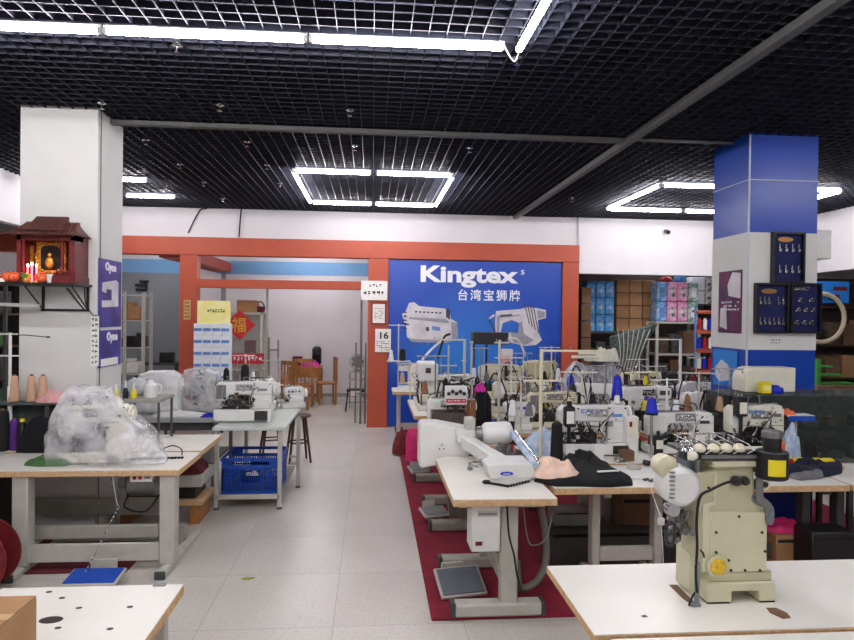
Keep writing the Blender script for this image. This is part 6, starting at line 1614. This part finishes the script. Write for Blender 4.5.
# items right of machine M_c
t = thing('tray_shelf', 'blue edged white tray right of the white machine at the glass counter', 'tray', (X_(796, 4.95), 4.93, ZT), 0)
MB().box(-.1, .12, -.06, .06, .33, .345, .003).build('tray', 'white_plastic', t); MB().cyl((0, 0, 0), (0, 0, .33), .01).build('post', 'frame_light', t); MB().box(-.1, .12, -.066, -.06, .3, .34).build('edge', 'blue_plastic', t)
single('red_cloth', 'small coral red cloth on the blue edged tray', 'cloth', heap(.12, .06, .05, 71), 'fruit_orange', (X_(791, 4.9), 4.92, ZT+.346))
cone('orange brown thread cone before the glass counter', X_(781, 4.6), 4.58, ZT+.0, 'fruit_orange', .2, .035, .028)
t = thing('printer_box', 'black and white boxy device right behind the near cream machine', 'device', (X_(747, 4.5), 4.5, ZT), .3)
MB().box(-.1, .1, -.07, .07, 0, .07, .01).build('base', 'black_plastic', t); MB().box(-.06, .07, -.06, .05, .07, .12, .008).build('paper_roll', 'paper', t)
t = thing('thread_box', 'black thread box with a cream label left of the white machine at the glass counter', 'box', (X_(736, 4.95), 4.86, ZT), 0)
MB().cyl((0, 0, 0), (0, 0, .34), .015).build('post', 'black_plastic', t); MB().box(-.05, .04, -.035, .035, .34, .50, .008).build('bottle', 'black_plastic', t); MB().box(-.03, .03, -.038, -.035, .365, .455).build('label_patch', 'cream_light', t)

# ---------------- under the tables
def ubox(label, x0, y0, x1, y1, Y, m, d=.3, nm='storage_box', cat='box', z0=None):
    a = atY(x0, y1, Y); b = atY(x1, y0, Y); zz = max(.023, a.z) if z0 is None else z0
    t = thing(nm, label, cat, ((a.x+b.x)/2, Y+d/2, zz), 0); w = (b.x-a.x)/2; h = b.z-zz
    MB().box(-w, w, -d/2, d/2, 0, h, .008).build('body', m, t); MB().box(-w*.9, w*.9, -d/2-.004, -d/2, h*.8, h*.88).build('lid_edge', 'dark_void', t)
    return t
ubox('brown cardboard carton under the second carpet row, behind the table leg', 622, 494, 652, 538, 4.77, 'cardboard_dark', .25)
ubox('long low dark box lying on the carpet under the near carpet tables', 545, 528, 690, 570, 4.68, 'frame_dark', .1)
ubox('grey box with a dark handle under the near carpet tables', 555, 511, 592, 528, 4.75, 'grey_plastic', .2, z0=.3)
t = thing('box_support', 'dark stand under the grey box below the near carpet tables', 'stand', (X_(573, 4.85), 4.85, .022), 0)
MB().box(-.16, .16, -.1, .1, .24, .277).box(-.15, -.11, -.08, .08, 0, .24).box(.11, .15, -.08, .08, 0, .24).build('frame', 'frame_dark', t)
ubox('black box on the floor at the right edge under the white tables', 812, 532, 856, 572, 4.1, 'black_plastic', .2)
ubox('brown carton with open flaps under the white table at the right edge', 776, 535, 806, 572, 4.3, 'cardboard', .2)
single('red_cloth', 'dark pink cloth lying on the carton under the right tables', 'cloth', heap(.3, .18, .1, 72), 'pink_bag', (X_(785, 4.4), 4.4, Z_(785, 535, 4.3)+.001))
t = thing('air_gun', 'white fitting on a thin hanging wire below the near carpet table', 'fitting', tuple(atY(661, 525, 3.9)), 0)
MB().box(-.02, .02, -.012, .012, 0, .045, .004).build('plug', 'white_plastic', t); MB().tube([(0, 0, 0), (.012, 0, -.12), (.02, 0, -.28)], .003, 5, smooth=3).tube([(0, 0, .045), (-.01, .1, .16), (-.0, .17, .225)], .003, 5, smooth=3).build('wire', 'white_plastic', t)

# ================================================================== FRONT TABLE AND ITS MACHINE
t = thing('sewing_table', 'wide white table top under the near cream machine, lower right', 'table', (1.95, 2.56, 0), 0, 'sewing machine tables')
tf = t
MB().box(-1.14, 1.2, -.32, .32, .716, .747, .003).build('edge_band', 'ply', t)
MB().box(-1.138, 1.198, -.318, .318, .747, .75).build('tabletop', 'laminate', t)
for X in (-1.0, 1.05): MB().box(X-.03, X+.03, -.03, .03, .05, .716, .006).build('leg', 'frame_light', t); MB().box(X-.03, X+.03, -.28, .28, 0, .06, .01).build('foot', 'frame_light', t)
MB().box(-.97, 1.02, -.02, .02, .2, .3, .005).build('stretcher', 'frame_light', t)
t = thing('sewing_table', 'white table top just showing at the bottom edge, in front of the cream machine table', 'table', (2.0, 1.87, 0), 0, 'sewing machine tables')
MB().box(-1.14, 1.2, -.34, .345, .714, .745, .003).build('edge_band', 'ply', t)
MB().box(-1.138, 1.198, -.338, .343, .745, .748).build('tabletop', 'laminate', t)
for X in (-1.0, 1.05): MB().box(X-.03, X+.03, -.03, .03, .05, .714, .006).build('leg', 'frame_light', t); MB().box(X-.03, X+.03, -.28, .28, 0, .06, .01).build('foot', 'frame_light', t)
# cut-outs in the top
def patch(pts, nm, m, par, z=.75):
    P = [at(px, py, z) for px, py in pts]
    MB().prism([(p.x-par.location.x, p.y-par.location.y) for p in P], z+.0002, z+.0015, 'z').build(nm, m, par)
patch([(669, 585), (677, 585), (686, 594), (694, 602), (690, 604), (682, 598)], 'slot', 'cardboard_dark', tf)
patch([(766, 608), (776, 608), (787, 613), (791, 618), (783, 619), (770, 613)], 'slot', 'cardboard_dark', tf)
patch([(641, 616), (645, 615), (648, 617), (643, 617.5)], 'screw_hole', 'dark_steel', tf)

# the machine, 246 px per metre
YM = 2.66
O = at(728, 604, .75); OX, OY = O.x, O.y+.0
t = thing('chainstitch_machine', 'cream machine with black motor and round yellow oil window, nearest the viewer', 'sewing machine', (OX, OY, .75), 0)
KM = 246.0*2.6/2.6
def k_(px, py): 
    p = atY(px, py, OY); return (p.x-OX, p.z-.75)
def kz(py, px=728): return k_(px, py)[1]
def kx(px, py=540): return k_(px, py)[0]
# feet/base, front plane y=0, base runs back .30
D = .22
bx0, bx1 = kx(707, 600), kx(776, 600)
zb1, zb2 = kz(583), kz(575)
MB().prism([(bx0, .006), (kx(733), .006), (kx(733), kz(592)), (kx(760), kz(592)), (kx(760), .006), (bx1, .006), (bx1, zb1-.005), (bx1-.006, zb1), (bx0+.01, zb1), (bx0, zb1-.02)], 0, D, 'y').build('base', 'khaki_light', t, bevel=.006)
for a, b in ((bx0+.004, kx(731)), (kx(762), bx1-.002)): MB().box(a, b, .004, .07, 0, .0065).box(a, b, D-.08, D-.01, 0, .0065).build('rubber_foot', 'black_rubber', t)
MB().box(bx0+.01, bx1-.01, .012, D-.01, zb1, zb2+.006, .004).build('oil_pan', 'khaki', t)
# side base wing going back left
MB().box(kx(700), bx0+.02, .07, D-.01, .006, kz(558), .012).build('side_base', 'khaki_light', t)
# body
mL, mR = kx(702), kx(771)
zs1, zs2 = kz(508), kz(467)
MB().prism([(mL, zb2), (mR, zb2), (mR, kz(515)), (mR-.004, kz(508)), (kx(763), kz(503)), (kx(758), kz(496)), (kx(756), zs2), (kx(716), zs2), (kx(715), zs2-.02), (kx(700), zs2-.03), (mL-.006, kz(495)), (mL-.006, kz(560))], .02, .17, 'y').build('body', 'khaki', t, bevel=.012)
MB().box(kx(711), kx(768.5), .008, .022, kz(573.5), kz(513), .004).build('inspection_plate', 'khaki_light', t)
MB().prism([(kx(704), kz(573)), (kx(711), kz(573)), (kx(711), kz(508)), (kx(717), kz(505)), (kx(718), kz(474)), (kx(715), kz(474)), (kx(714), kz(503)), (kx(704), kz(506))], .012, .022, 'y').build('rib', 'khaki_light', t, bevel=.002)
for px, py in ((740, 517), (717, 533), (763, 533), (717, 553), (766, 552), (729.5, 561), (725, 561.5), (732, 571), (746, 571), (761, 571), (709.5, 562), (717, 575), (701, 489), (711, 489)):
    x, z = k_(px, py); yb = .008 if 711 <= px <= 768 and py > 513 else .02
    MB().cyl((x, yb, z), (x, yb-.004, z), .0055, n=10).build('bolt', 'black_plastic', t)
x, z = k_(718, 566.5)
MB().rev((x, .014, z), (x, -.004, z), [(.046, 0), (.046, .8), (.036, 1)], 24).build('window_ring', 'khaki', t)
MB().rev((x, -.003, z), (x, -.008, z), [(.034, 0), (.032, 1)], 24).build('oil_window', 'yellow_glass', t)
MB().box(kx(731), kx(764), .17, .2, kz(560), kz(480), .01).build('rear_cover', 'khaki', t)
# upper head: arm block going away
MB().box(kx(712), kx(757), .0, .16, kz(468), kz(461), .006).build('top_plate', 'khaki_light', t)
MB().box(kx(693), kx(709), .06, .16, kz(480), kz(458), .01).build('side_block', 'grey_blue', t)
MB().box(kx(683), kx(757), -.0, .05, kz(460), kz(452), .004).build('thread_rail', 'black_plastic', t)
MB().box(kx(688), kx(752), .06, .2, kz(456), kz(452), .004).build('upper_deck', 'frame_dark', t)
for k, px in enumerate((702, 716, 729, 742)):
    x, z = k_(px, 448)
    MB().rev((x, .02, kz(452.5)), (x, .02, kz(444.5)), [(.02, 0), (.025, .3), (.02, .75), (.008, 1)], 16).build('thread_knob', 'cream', t)
for k, px in enumerate((688, 695)):
    x, z = k_(px, 448); MB().rev((x, .03, kz(458)), (x, .03, kz(446)), [(.014, 0), (.01, .3), (.016, .5), (.007, .8), (.011, 1)], 12).build('tension_knob', 'chrome', t)
MB().rev((kx(686), -.01, kz(455)), (kx(694), -.01, kz(455)), [(.016, 0), (.02, .5), (.012, 1)], 14).build('adjust_knob', 'cream_light', t)
MB().cyl((kx(703), .05, kz(475)), (kx(703), .05, kz(452)), .014).build('post', 'steel', t); MB().cyl((kx(722), .03, kz(462)), (kx(722), .03, kz(452)), .01).build('post', 'steel', t)
MB().rev((kx(735), .005, kz(481)), (kx(735), -.02, kz(481)), [(.02, 0), (.02, .6), (.014, 1)], 14).rev((kx(743.5), .005, kz(481)), (kx(743.5), -.02, kz(481)), [(.018, 0), (.018, .6), (.012, 1)], 14).build('cable_gland', 'dark_steel', t)
MB().box(kx(731), kx(748), .0, .02, kz(486), kz(477), .006).build('gland_plate', 'steel', t)
# black motor
cx_ = kx(769); YMO = -.01
MB().rev((cx_, YMO, kz(478)), (cx_, YMO, kz(450)), [(.055, 0), (.061, .05), (.061, .95), (.055, 1)], 28).build('motor', 'black_plastic', t)
MB().rev((cx_, YMO, kz(450)), (cx_, YMO, kz(437)), [(.034, 0), (.034, 1)], 22).build('motor_neck', 'black_plastic', t)
MB().rev((cx_, YMO, kz(437)), (cx_, YMO, kz(430)), [(.038, 0), (.04, .6), (.036, 1)], 22).build('motor_cap', 'steel', t)
lb = MB(); V = []
for k in range(9):
    a = math.radians(-135+k*8); V.append((cx_+.0622*math.cos(a), YMO+.0622*math.sin(a)))
lb.loft([[(x, y, kz(473)) for x, y in V]+[(cx_+(x-cx_)*.98, YMO+(y-YMO)*.98, kz(473)) for x, y in V[::-1]], [(x, y, kz(457)) for x, y in V]+[(cx_+(x-cx_)*.98, YMO+(y-YMO)*.98, kz(457)) for x, y in V[::-1]]]); lb.build('warning_label', 'yellow', t)
MB().cyl((cx_-.02, .03, kz(478)), (cx_-.02, .06, kz(492)), .014).box(cx_-.06, cx_+.03, .05, .11, kz(492), kz(486), .006).build('motor_shaft', 'dark_steel', t)
MB().ell((kx(775), .09, kz(490)), (.03, .03, .032)).build('grease_cup', 'cream_light', t)
MB().tube([(kx(757), .05, kz(480)), (kx(755), .03, kz(498)), (kx(760), .02, kz(504)), (kx(770), .01, kz(507)), (kx(771), .0, kz(515)), (kx(768), -.005, kz(524)), (kx(771), 0, kz(519))], .012, 7, smooth=3).build('bracket', 'grey_blue', t)
MB().prism([(kx(756), kz(478)), (kx(762), kz(478)), (kx(763), kz(497)), (kx(771), kz(504)), (kx(771), kz(526)), (kx(766), kz(524)), (kx(765), kz(509)), (kx(756), kz(502))], -.002, .012, 'y').build('bracket_plate', 'steel', t, bevel=.003)
# white motor at left
ml = MB().rev((kx(684), .13, kz(488)), (kx(684)+.0, .0, kz(488)), [(.06, 0), (.078, .1), (.082, .5), (.078, .85), (.06, 1)], 28); ml.build('servo_motor', 'white_plastic', t)
MB().box(kx(681), kx(694), .012, .12, kz(506), kz(469), .014).build('servo_case', 'white_plastic', t)
MB().rev((kx(671), .11, kz(469)), (kx(671), .03, kz(469)), [(.03, 0), (.044, .1), (.044, .9), (.03, 1)], 22).build('rear_roller', 'cream', t)
vt = MB()
for k in range(7): vt.box(kx(669), kx(674), -.003, .01, kz(498-4.2*k), kz(496.6-4.2*k))
vt.build('vent_slots', 'grey_plastic', t)
# mechanism under the white motor
R = random.Random(21); mm = MB()
for k in range(20):
    x = kx(R.uniform(680, 698)); z = kz(R.uniform(512, 548)); y = R.uniform(.05, .14)
    if k % 2: mm.cb((x, y, z), (R.uniform(.015, .035), .03, R.uniform(.015, .04)), .004, rot=(0, R.uniform(-.7, .7), 0))
    else: mm.rev((x, y, z), (x, y-.03, z), [(R.uniform(.01, .024), 0), (.014, 1)], 12)
mm.build('looper_mechanism', 'steel', t)
MB().rev((kx(677), .07, kz(512)), (kx(677), .03, kz(512)), [(.02, 0), (.03, .4), (.026, 1)], 18).build('pulley', 'chrome', t)
MB().tube([(kx(673), .06, kz(530)), (kx(673), .06, kz(545)), (kx(677), .06, kz(550)), (kx(681), .06, kz(545)), (kx(681), .06, kz(530)), (kx(677), .06, kz(527)), (kx(673), .06, kz(530))], .006, 6, smooth=3).build('hook', 'dark_steel', t)
# eyelets, rods and springs above the thread rail
up = MB()
for k in range(9):
    x = kx(688+7.5*k); up.cyl((x, .1, kz(453)), (x, .1, kz(444-3*(k % 3))), .003, n=6); up.rev((x, .1, kz(446-3*(k % 3))), (x, .095, kz(446-3*(k % 3))), [(.008, 0), (.008, 1)], 8)
up.box(kx(686), kx(752), .095, .105, kz(447), kz(445.5)).box(kx(692), kx(745), .14, .15, kz(441), kz(439.5))
for k in range(4): up.cyl((kx(694+16*k), .145, kz(453)), (kx(694+16*k), .145, kz(439)), .005, n=8)
up.build('thread_guides', 'chrome', t)
sp2 = MB()
for k in range(5): sp2.tube([(kx(690+14*k), .0, kz(454)), (kx(694+14*k), -.02, kz(449)), (kx(699+14*k), .06, kz(447)), (kx(690+14*k), .15, kz(441))], .0016, 4)
sp2.build('thread', 'thread_white', t)
MB().box(kx(700), kx(756), -.006, .0, kz(458.5), kz(455)).build('rail_strip', 'steel', t)
# cables
MB().tube([(kx(735), -.02, kz(479)), (kx(722), -.025, kz(481)), (kx(708), -.02, kz(488)), (kx(698), -.01, kz(496)), (kx(695), -.01, kz(520)), (kx(696), -.01, kz(545)), (kx(695), -.01, kz(570)), (kx(696), -.015, kz(590))], .0055, 7, smooth=6).build('cable', 'black_rubber', t)
MB().tube([(kx(695), -.008, kz(590)), (kx(691), -.012, kz(596)), (kx(688), -.015, .004)], .004, 6, smooth=4).build('loose_cable', 'black_rubber', t)
MB().box(kx(694), kx(699), -.012, -.006, .0, kz(560), .001).box(kx(690), kx(700), -.02, .0, 0, .012, .002).build('strap', 'grey_plastic', t)
MB().tube([(kx(699), -.01, kz(548)), (kx(701), -.02, kz(551)), (kx(702), -.02, kz(555))], .004, 5).build('cable_tie', 'black_rubber', t)

# ---------------- left: bagged machine and others
machine('cream machine under the clear plastic cover on the left table', (X_(95, 5.05), 5.06, .75), 0, .5, .44, .2, .09, 'cream_light', 'steel', head=.13, arm=.14, seed=51, busy=3, hoses=2)
cx_ = X_(100, 5.05)
def bs(px, py, hy): p = atY(px, py, 4.95); return (p.x-cx_, p.z-.75, hy, 0)
single('plastic_cover', 'crumpled clear plastic cover over the machine on the left table', 'plastic cover', bag_shell([bs(47, 436, .10), bs(50, 418, .17), bs(57, 404, .2), bs(66, 389, .2), (bs(77, 385, .2)), bs(90, 388, .21), bs(104, 389, .21), bs(112, 398, .21), bs(122, 409, .21), bs(134, 420, .2), bs(146, 428, .19), bs(153, 438, .17), bs(158, 450, .12), bs(163, 458, .07)], 6, 26, .022), 'plastic_bag', (cx_, 5.02, .7505))
machine('white boxy machine in clear plastic on the long grey table, left one', (X_(162, 7.1), 7.15, .80), 0, .36, .38, .2, .1, 'white_enamel', 'steel', seed=52, busy=1, head=.16, arm=.2)
single('plastic_cover', 'clear plastic cover over the left machine on the long grey table', 'plastic cover', bag_shell([(-.235, .3, .1, 0), (-.22, .42, .15, 0), (-.12, .46, .16, 0), (0, .46, .17, 0), (.12, .46, .16, 0), (.2, .42, .15, 0), (.22, .3, .1, 0)], 7, 24, .014), 'plastic_wrap_white', (X_(161, 7.1), 7.15, .801))
machine('greyish machine in clear plastic on the long grey table, right one', (X_(200, 7.2)+.01, 7.25, .80), 0, .3, .4, .2, .08, 'frame_light', 'steel', seed=53, busy=3)
single('plastic_cover', 'clear plastic cover over the right machine on the long grey table', 'plastic cover', bag_shell([(-.22, .3, .1, 0), (-.16, .47, .15, 0), (0, .5, .17, 0), (.1, .46, .16, 0), (.18, .42, .14, 0), (.21, .25, .1, 0)], 9, 24, .03), 'plastic_bag', (X_(200, 7.2)+.02, 7.25, .801))
machine('white interlock machine on the grey green table at the aisle', (X_(245, 6.6), 6.62, .80), 0, .56, .40, .24, .13, 'white_enamel', 'steel', head=.12, arm=.13, pil=.34, seed=54, busy=3, hoses=1, logo=None)
overlock('cream overlock machine behind the white interlock machine', (X_(258, 7.3), 7.3, .80), 0, 1.2, 'cream_light', 3)
overlock('white overlock machine at the back right of the grey green table', (X_(293, 7.5), 7.58, .80), .3, .8, 'white_enamel', 8)
cone('black thread cone above the white interlock machine, left', X_(228, 7.0), 6.95, .80, 'thread_black', .5, .04, .03)
cone('black thread cone above the white interlock machine, right', X_(246, 7.0), 6.98, .80, 'thread_black', .54, .05, .04)
p = at(170, 412, .8)
single('plastic_bag', 'white plastic bag lying flat on the long grey table before the covered machines', 'bag', heap(.7, .22, .1, 81), 'plastic_bag', (-2.0, 6.95, .801)) if False else single('plastic_bag', 'white plastic bag lying flat on the long grey table before the covered machines', 'bag', heap(.62, .14, .07, 81), 'white_plastic', (-1.98, 6.90, .801))
single('blue_pouch', 'flat violet blue pouch at the right end of the long grey table', 'pouch', heap(.26, .1, .05, 82), 'cobalt', (-1.66, 6.87, .802))
single('cloth_pile', 'dark grey cloth at the left end of the long grey table', 'cloth', heap(.3, .2, .06, 83), 'slate_cloth', (-2.62, 6.95, .801))
# ================================================================== SMALL THINGS AMONG THE MACHINES
SM = [ # px, Y, z, height above table, what it stands behind
 (522, 5.25, ZT, .62, 'behind the blue and white cloth heap'), (606, 5.3, ZT, .72, 'behind the big white machine, right part'), (583, 5.32, ZT, .66, 'behind the big white machine, left part'),
 (668, 5.3, ZT, .60, 'behind the silvery arm machine'), (700, 5.28, ZT, .66, 'behind the right end of the silvery arm machine'), (731, 5.25, ZT, .7, 'left of the beige machine cover'),
 (536, 6.45, ZT, .66, 'behind the cream machine of the third carpet row'), (512, 6.5, ZT, .7, 'behind the white overlock of the third carpet row'), (658, 6.5, ZT, .62, 'behind the boxy machine with the display'),
 (481, 7.6, ZT, .74, 'at the left end of the fourth carpet row'), (552, 7.5, ZT, .76, 'in front of the right side of the billboard'), (640, 7.55, ZT, .62, 'right of the net bundle'),
 (524, 8.65, ZT, .62, 'behind the brownish machine'), (436, 6.4, ZT, .72, 'at the back of the second left table'), (411, 8.3, ZT, .5, 'at the back of the third left table'),
 (246, 7.5, .80, .62, 'behind the white interlock machine'), (278, 7.6, .80, .56, 'behind the machines on the grey green table')]
cols = ['thread_white', 'thread_tan', 'thread_black', 'grey_cloth', 'cream', 'thread_white', 'thread_white', 'yellow', 'copper_thread']
cn = {'thread_white': 'white', 'thread_tan': 'tan', 'thread_black': 'black', 'grey_cloth': 'grey', 'cream': 'cream', 'yellow': 'yellow', 'copper_thread': 'copper brown'}
R = random.Random(91)
for i, (px, Y, z, H, where) in enumerate(SM):
    x = X_(px, Y); w = R.uniform(.12, .2)
    t = thing('thread_stand', 'thin pole thread stand %s' % where, 'thread stand', (x, Y, z), R.uniform(-.2, .2))
    pm = ['frame_light', 'chrome', 'cream', 'white_plastic'][i % 4]
    MB().cyl((0, 0, 0), (0, 0, H), .008, n=8).build('pole', pm, t)
    MB().box(-w, w*.7, -.006, .006, H-.02, H-.01).build('crossbar', pm, t)
    MB().box(-w*.8, w*.8, -.05, .05, H*.45, H*.45+.008, .002).build('spool_plate', pm, t)
    g_ = MB()
    for k in range(3): g_.cyl((-w*.6+w*.6*k, 0, H*.45), (-w*.6+w*.6*k, 0, H*.45+.05), .003, n=6); g_.tube([(-w*.6+w*.6*k, 0, H-.02), (-w*.6+w*.6*k, -.02, H-.05), (-w*.55+w*.6*k, -.03, H-.03)], .003, 5)
    g_.build('spool_pins', 'chrome', t)
    ln = MB()
    for k in range(2): ln.tube([(-w*.6+w*.9*k, 0, H-.04), (-w*.6+w*.9*k, 0, H*.45+.1)], .0012, 3)
    ln.build('thread', 'thread_white', t)
    for k in range(2):
        c_ = cols[(i*2+k*3) % len(cols)]
        cone('%s cone on thin stand %s, %s' % (cn[c_], where, ('left', 'right')[k]), x+(-.55+1.1*k)*w, Y, z+H*.45+.009, c_, R.uniform(.09, .15), .036, .02, group='cones on the thin thread stands')
# small objects lying on the tables
SO = [('oil_can', 'oil can', 620, 4.45, 'steel', 'near carpet table right of the white sheets'), ('scissors', 'scissors', 655, 4.3, 'dark_steel', 'near carpet table'), ('small_box', 'box', 512, 6.15, 'carton_white', 'third carpet row'),
      ('small_box', 'box', 668, 6.1, 'clutter_brown', 'third carpet row')]
def scissors(label, x, y, z, rz):
    t = thing('scissors', label, 'scissors', (x, y, z), rz)
    MB().prism([(0, -.006), (.11, 0), (0, .008)], .001, .004, 'z').build('blade', 'chrome', t); MB().prism([(0, -.008), (.11, 0), (0, .006)], .0045, .007, 'z').build('blade', 'chrome', t)
    for s_ in (-1, 1): MB().tube([(-.04+.028*math.cos(a*PI/6), s_*.022+.014*math.sin(a*PI/6), .006) for a in range(13)], .004, 6).build('handle', 'black_plastic', t)
p = at(652, 480, ZT); scissors('small scissors with black handles on the near carpet table beside the near cream machine', p.x, p.y, ZT, .6)
for px, py, m, w, lab in ((634, 470, 'frame_light', .05, 'small grey metal part on the near carpet table right of the black garment'), (648, 466, 'dark_steel', .04, 'small dark metal part on the near carpet table behind the paper sheets'),
                     (760, 466, 'clutter_brown', .05, 'small brown part beside the black and white boxy device'), (620, 462, 'chrome', .045, 'small shiny metal part below the white junction box')):
    p = at(px, py, ZT); single('machine_part', lab, 'part', MB().box(-w, w, -w*.6, w*.6, 0, w*.6, .006).cyl((0, -w, w*.5), (0, w, w*.5), w*.3, n=10), m, (p.x, p.y, ZT+.009 if 'sheets' in lab else ZT+.0005), rz=.4)
for px, Y, z1, z0, lab in ((512, 7.4, 1.35, ZT, 'looping black air hose over the cream machine of the fourth carpet row'), (560, 5.25, 1.1, ZT, 'looping black air hose left of the big white machine'), (719, 5.2, 1.12, ZT, 'looping black air hose left of the white machine at the glass counter')):
    x = X_(px, Y); t = thing('air_hose', lab, 'hose', (x, Y, z0), 0); h = z1-z0
    MB().tube([(-.12, 0, 0), (-.14, 0, h*.6), (-.06, 0, h), (.05, -.02, h*.8), (.1, -.03, h*.3), (.06, -.02, .0)], .007, 6, smooth=6).build('hose', 'black_rubber', t)
# more machines filling the gaps of the middle rows
overlock('cream overlock machine with coloured knobs, fourth carpet row beside the pink case', (X_(552, 7.25), 7.22, ZT), 0, .85, 'cream', 9)
machine('small cream machine at the far end of the third left table', (X_(430, 8.2), 8.15, ZT), 0, .4, .32, .18, .07, 'cream_light', 'steel', seed=61, busy=2)
machine('dull green cream machine in the fifth carpet row before the orange frame', (X_(640, 8.4), 8.4, ZT), 0, .5, .38, .2, .08, 'khaki', 'dark_steel', seed=62, busy=2, open_='d')
overlock('cream overlock machine with green knobs beside the black thread cone, second carpet row', (X_(535, 5.0)+.02, 5.2, ZT), 0, .6, 'cream', 13) if False else None
# further hoses and thread boxes rising between the machines
for i, (px, Y, h, w, m, lab) in enumerate(((498, 6.2, .55, .1, 'black_rubber', 'black hose arching beside the middle thread stand'), (531, 6.3, .5, .14, 'black_rubber', 'black hose arching over the grey white machine of the third row'),
      (578, 6.3, .62, .12, 'black_rubber', 'black hose arching left of the tall blue cone'), (606, 6.5, .5, .1, 'steel', 'grey hose arching right of the tall blue cone'), (675, 6.4, .45, .1, 'black_rubber', 'black hose right of the boxy machine with the display'),
      (633, 5.25, .36, .08, 'steel', 'grey hose between the white junction box and the silvery arm machine'), (706, 5.25, .5, .1, 'black_rubber', 'black hose rising at the right end of the silvery arm machine'), (441, 6.0, .5, .1, 'black_rubber', 'black hose behind the glass tray'),
      (546, 8.3, .6, .12, 'black_rubber', 'black hose over the brownish machine'), (618, 7.2, .55, .1, 'black_rubber', 'black hose right of the grey wrapped machine'), (690, 7.2, .5, .1, 'black_rubber', 'black hose at the far right of the fourth carpet row'))):
    t = thing('air_hose', lab, 'hose', (X_(px, Y), Y, ZT), .3*i)
    MB().tube([(-w, 0, 0), (-w*1.2, 0, h*.55), (-w*.3, 0, h), (w*.7, -.02, h*.75), (w*1.1, -.02, h*.3), (w*.8, 0, 0)], .008, 6, smooth=6).build('hose', m, t)
for i, (px, Y, h, m, lm, lab) in enumerate(((512, 6.1, .34, 'black_plastic', 'paper', 'black bottle with a white label on the third carpet row left'), (660, 5.0, .2, 'black_plastic', 'cream_light', 'low black bottle with a cream label before the silvery arm machine'),
      (628, 6.1, .3, 'case_black', 'label_blue', 'dark bottle with a blue label left of the boxy machine with the display'), (545, 7.1, .3, 'black_plastic', 'yellow', 'black bottle with a yellow label in the fourth carpet row'),
      (697, 6.2, .34, 'black_plastic', 'paper', 'black bottle with a white label left of the blue column'), (477, 7.3, .4, 'case_black', 'red', 'black bottle with a red label left of the fourth carpet row'), (617, 6.9, .42, 'cobalt', 'paper', 'cobalt blue bottle on a post right of the wrapped machine'))):
    t = thing('oil_bottle', lab, 'bottle', (X_(px, 7.1) if Y == 6.9 else X_(px, Y), Y if Y != 6.9 else 7.1, ZT), 0)
    MB().box(-.035, .035, -.03, .03, 0, h*.8, .01).cyl((0, 0, h*.8), (0, 0, h), .014, n=10).build('bottle', m, t); MB().box(-.028, .028, -.033, -.03, h*.3, h*.65).build('label_patch', lm, t)
# ================================================================== VIEW
w_ = bpy.data.worlds.new('world'); sc.world = w_; w_.use_nodes = True
w_.node_tree.nodes['Background'].inputs['Color'].default_value = (.5, .55, .6, 1)
w_.node_tree.nodes['Background'].inputs['Strength'].default_value = .05
vs = sc.view_settings
vs.view_transform = 'Standard'; vs.look = 'None'; vs.gamma = 1; vs.use_curve_mapping = False
vs.exposure = .95
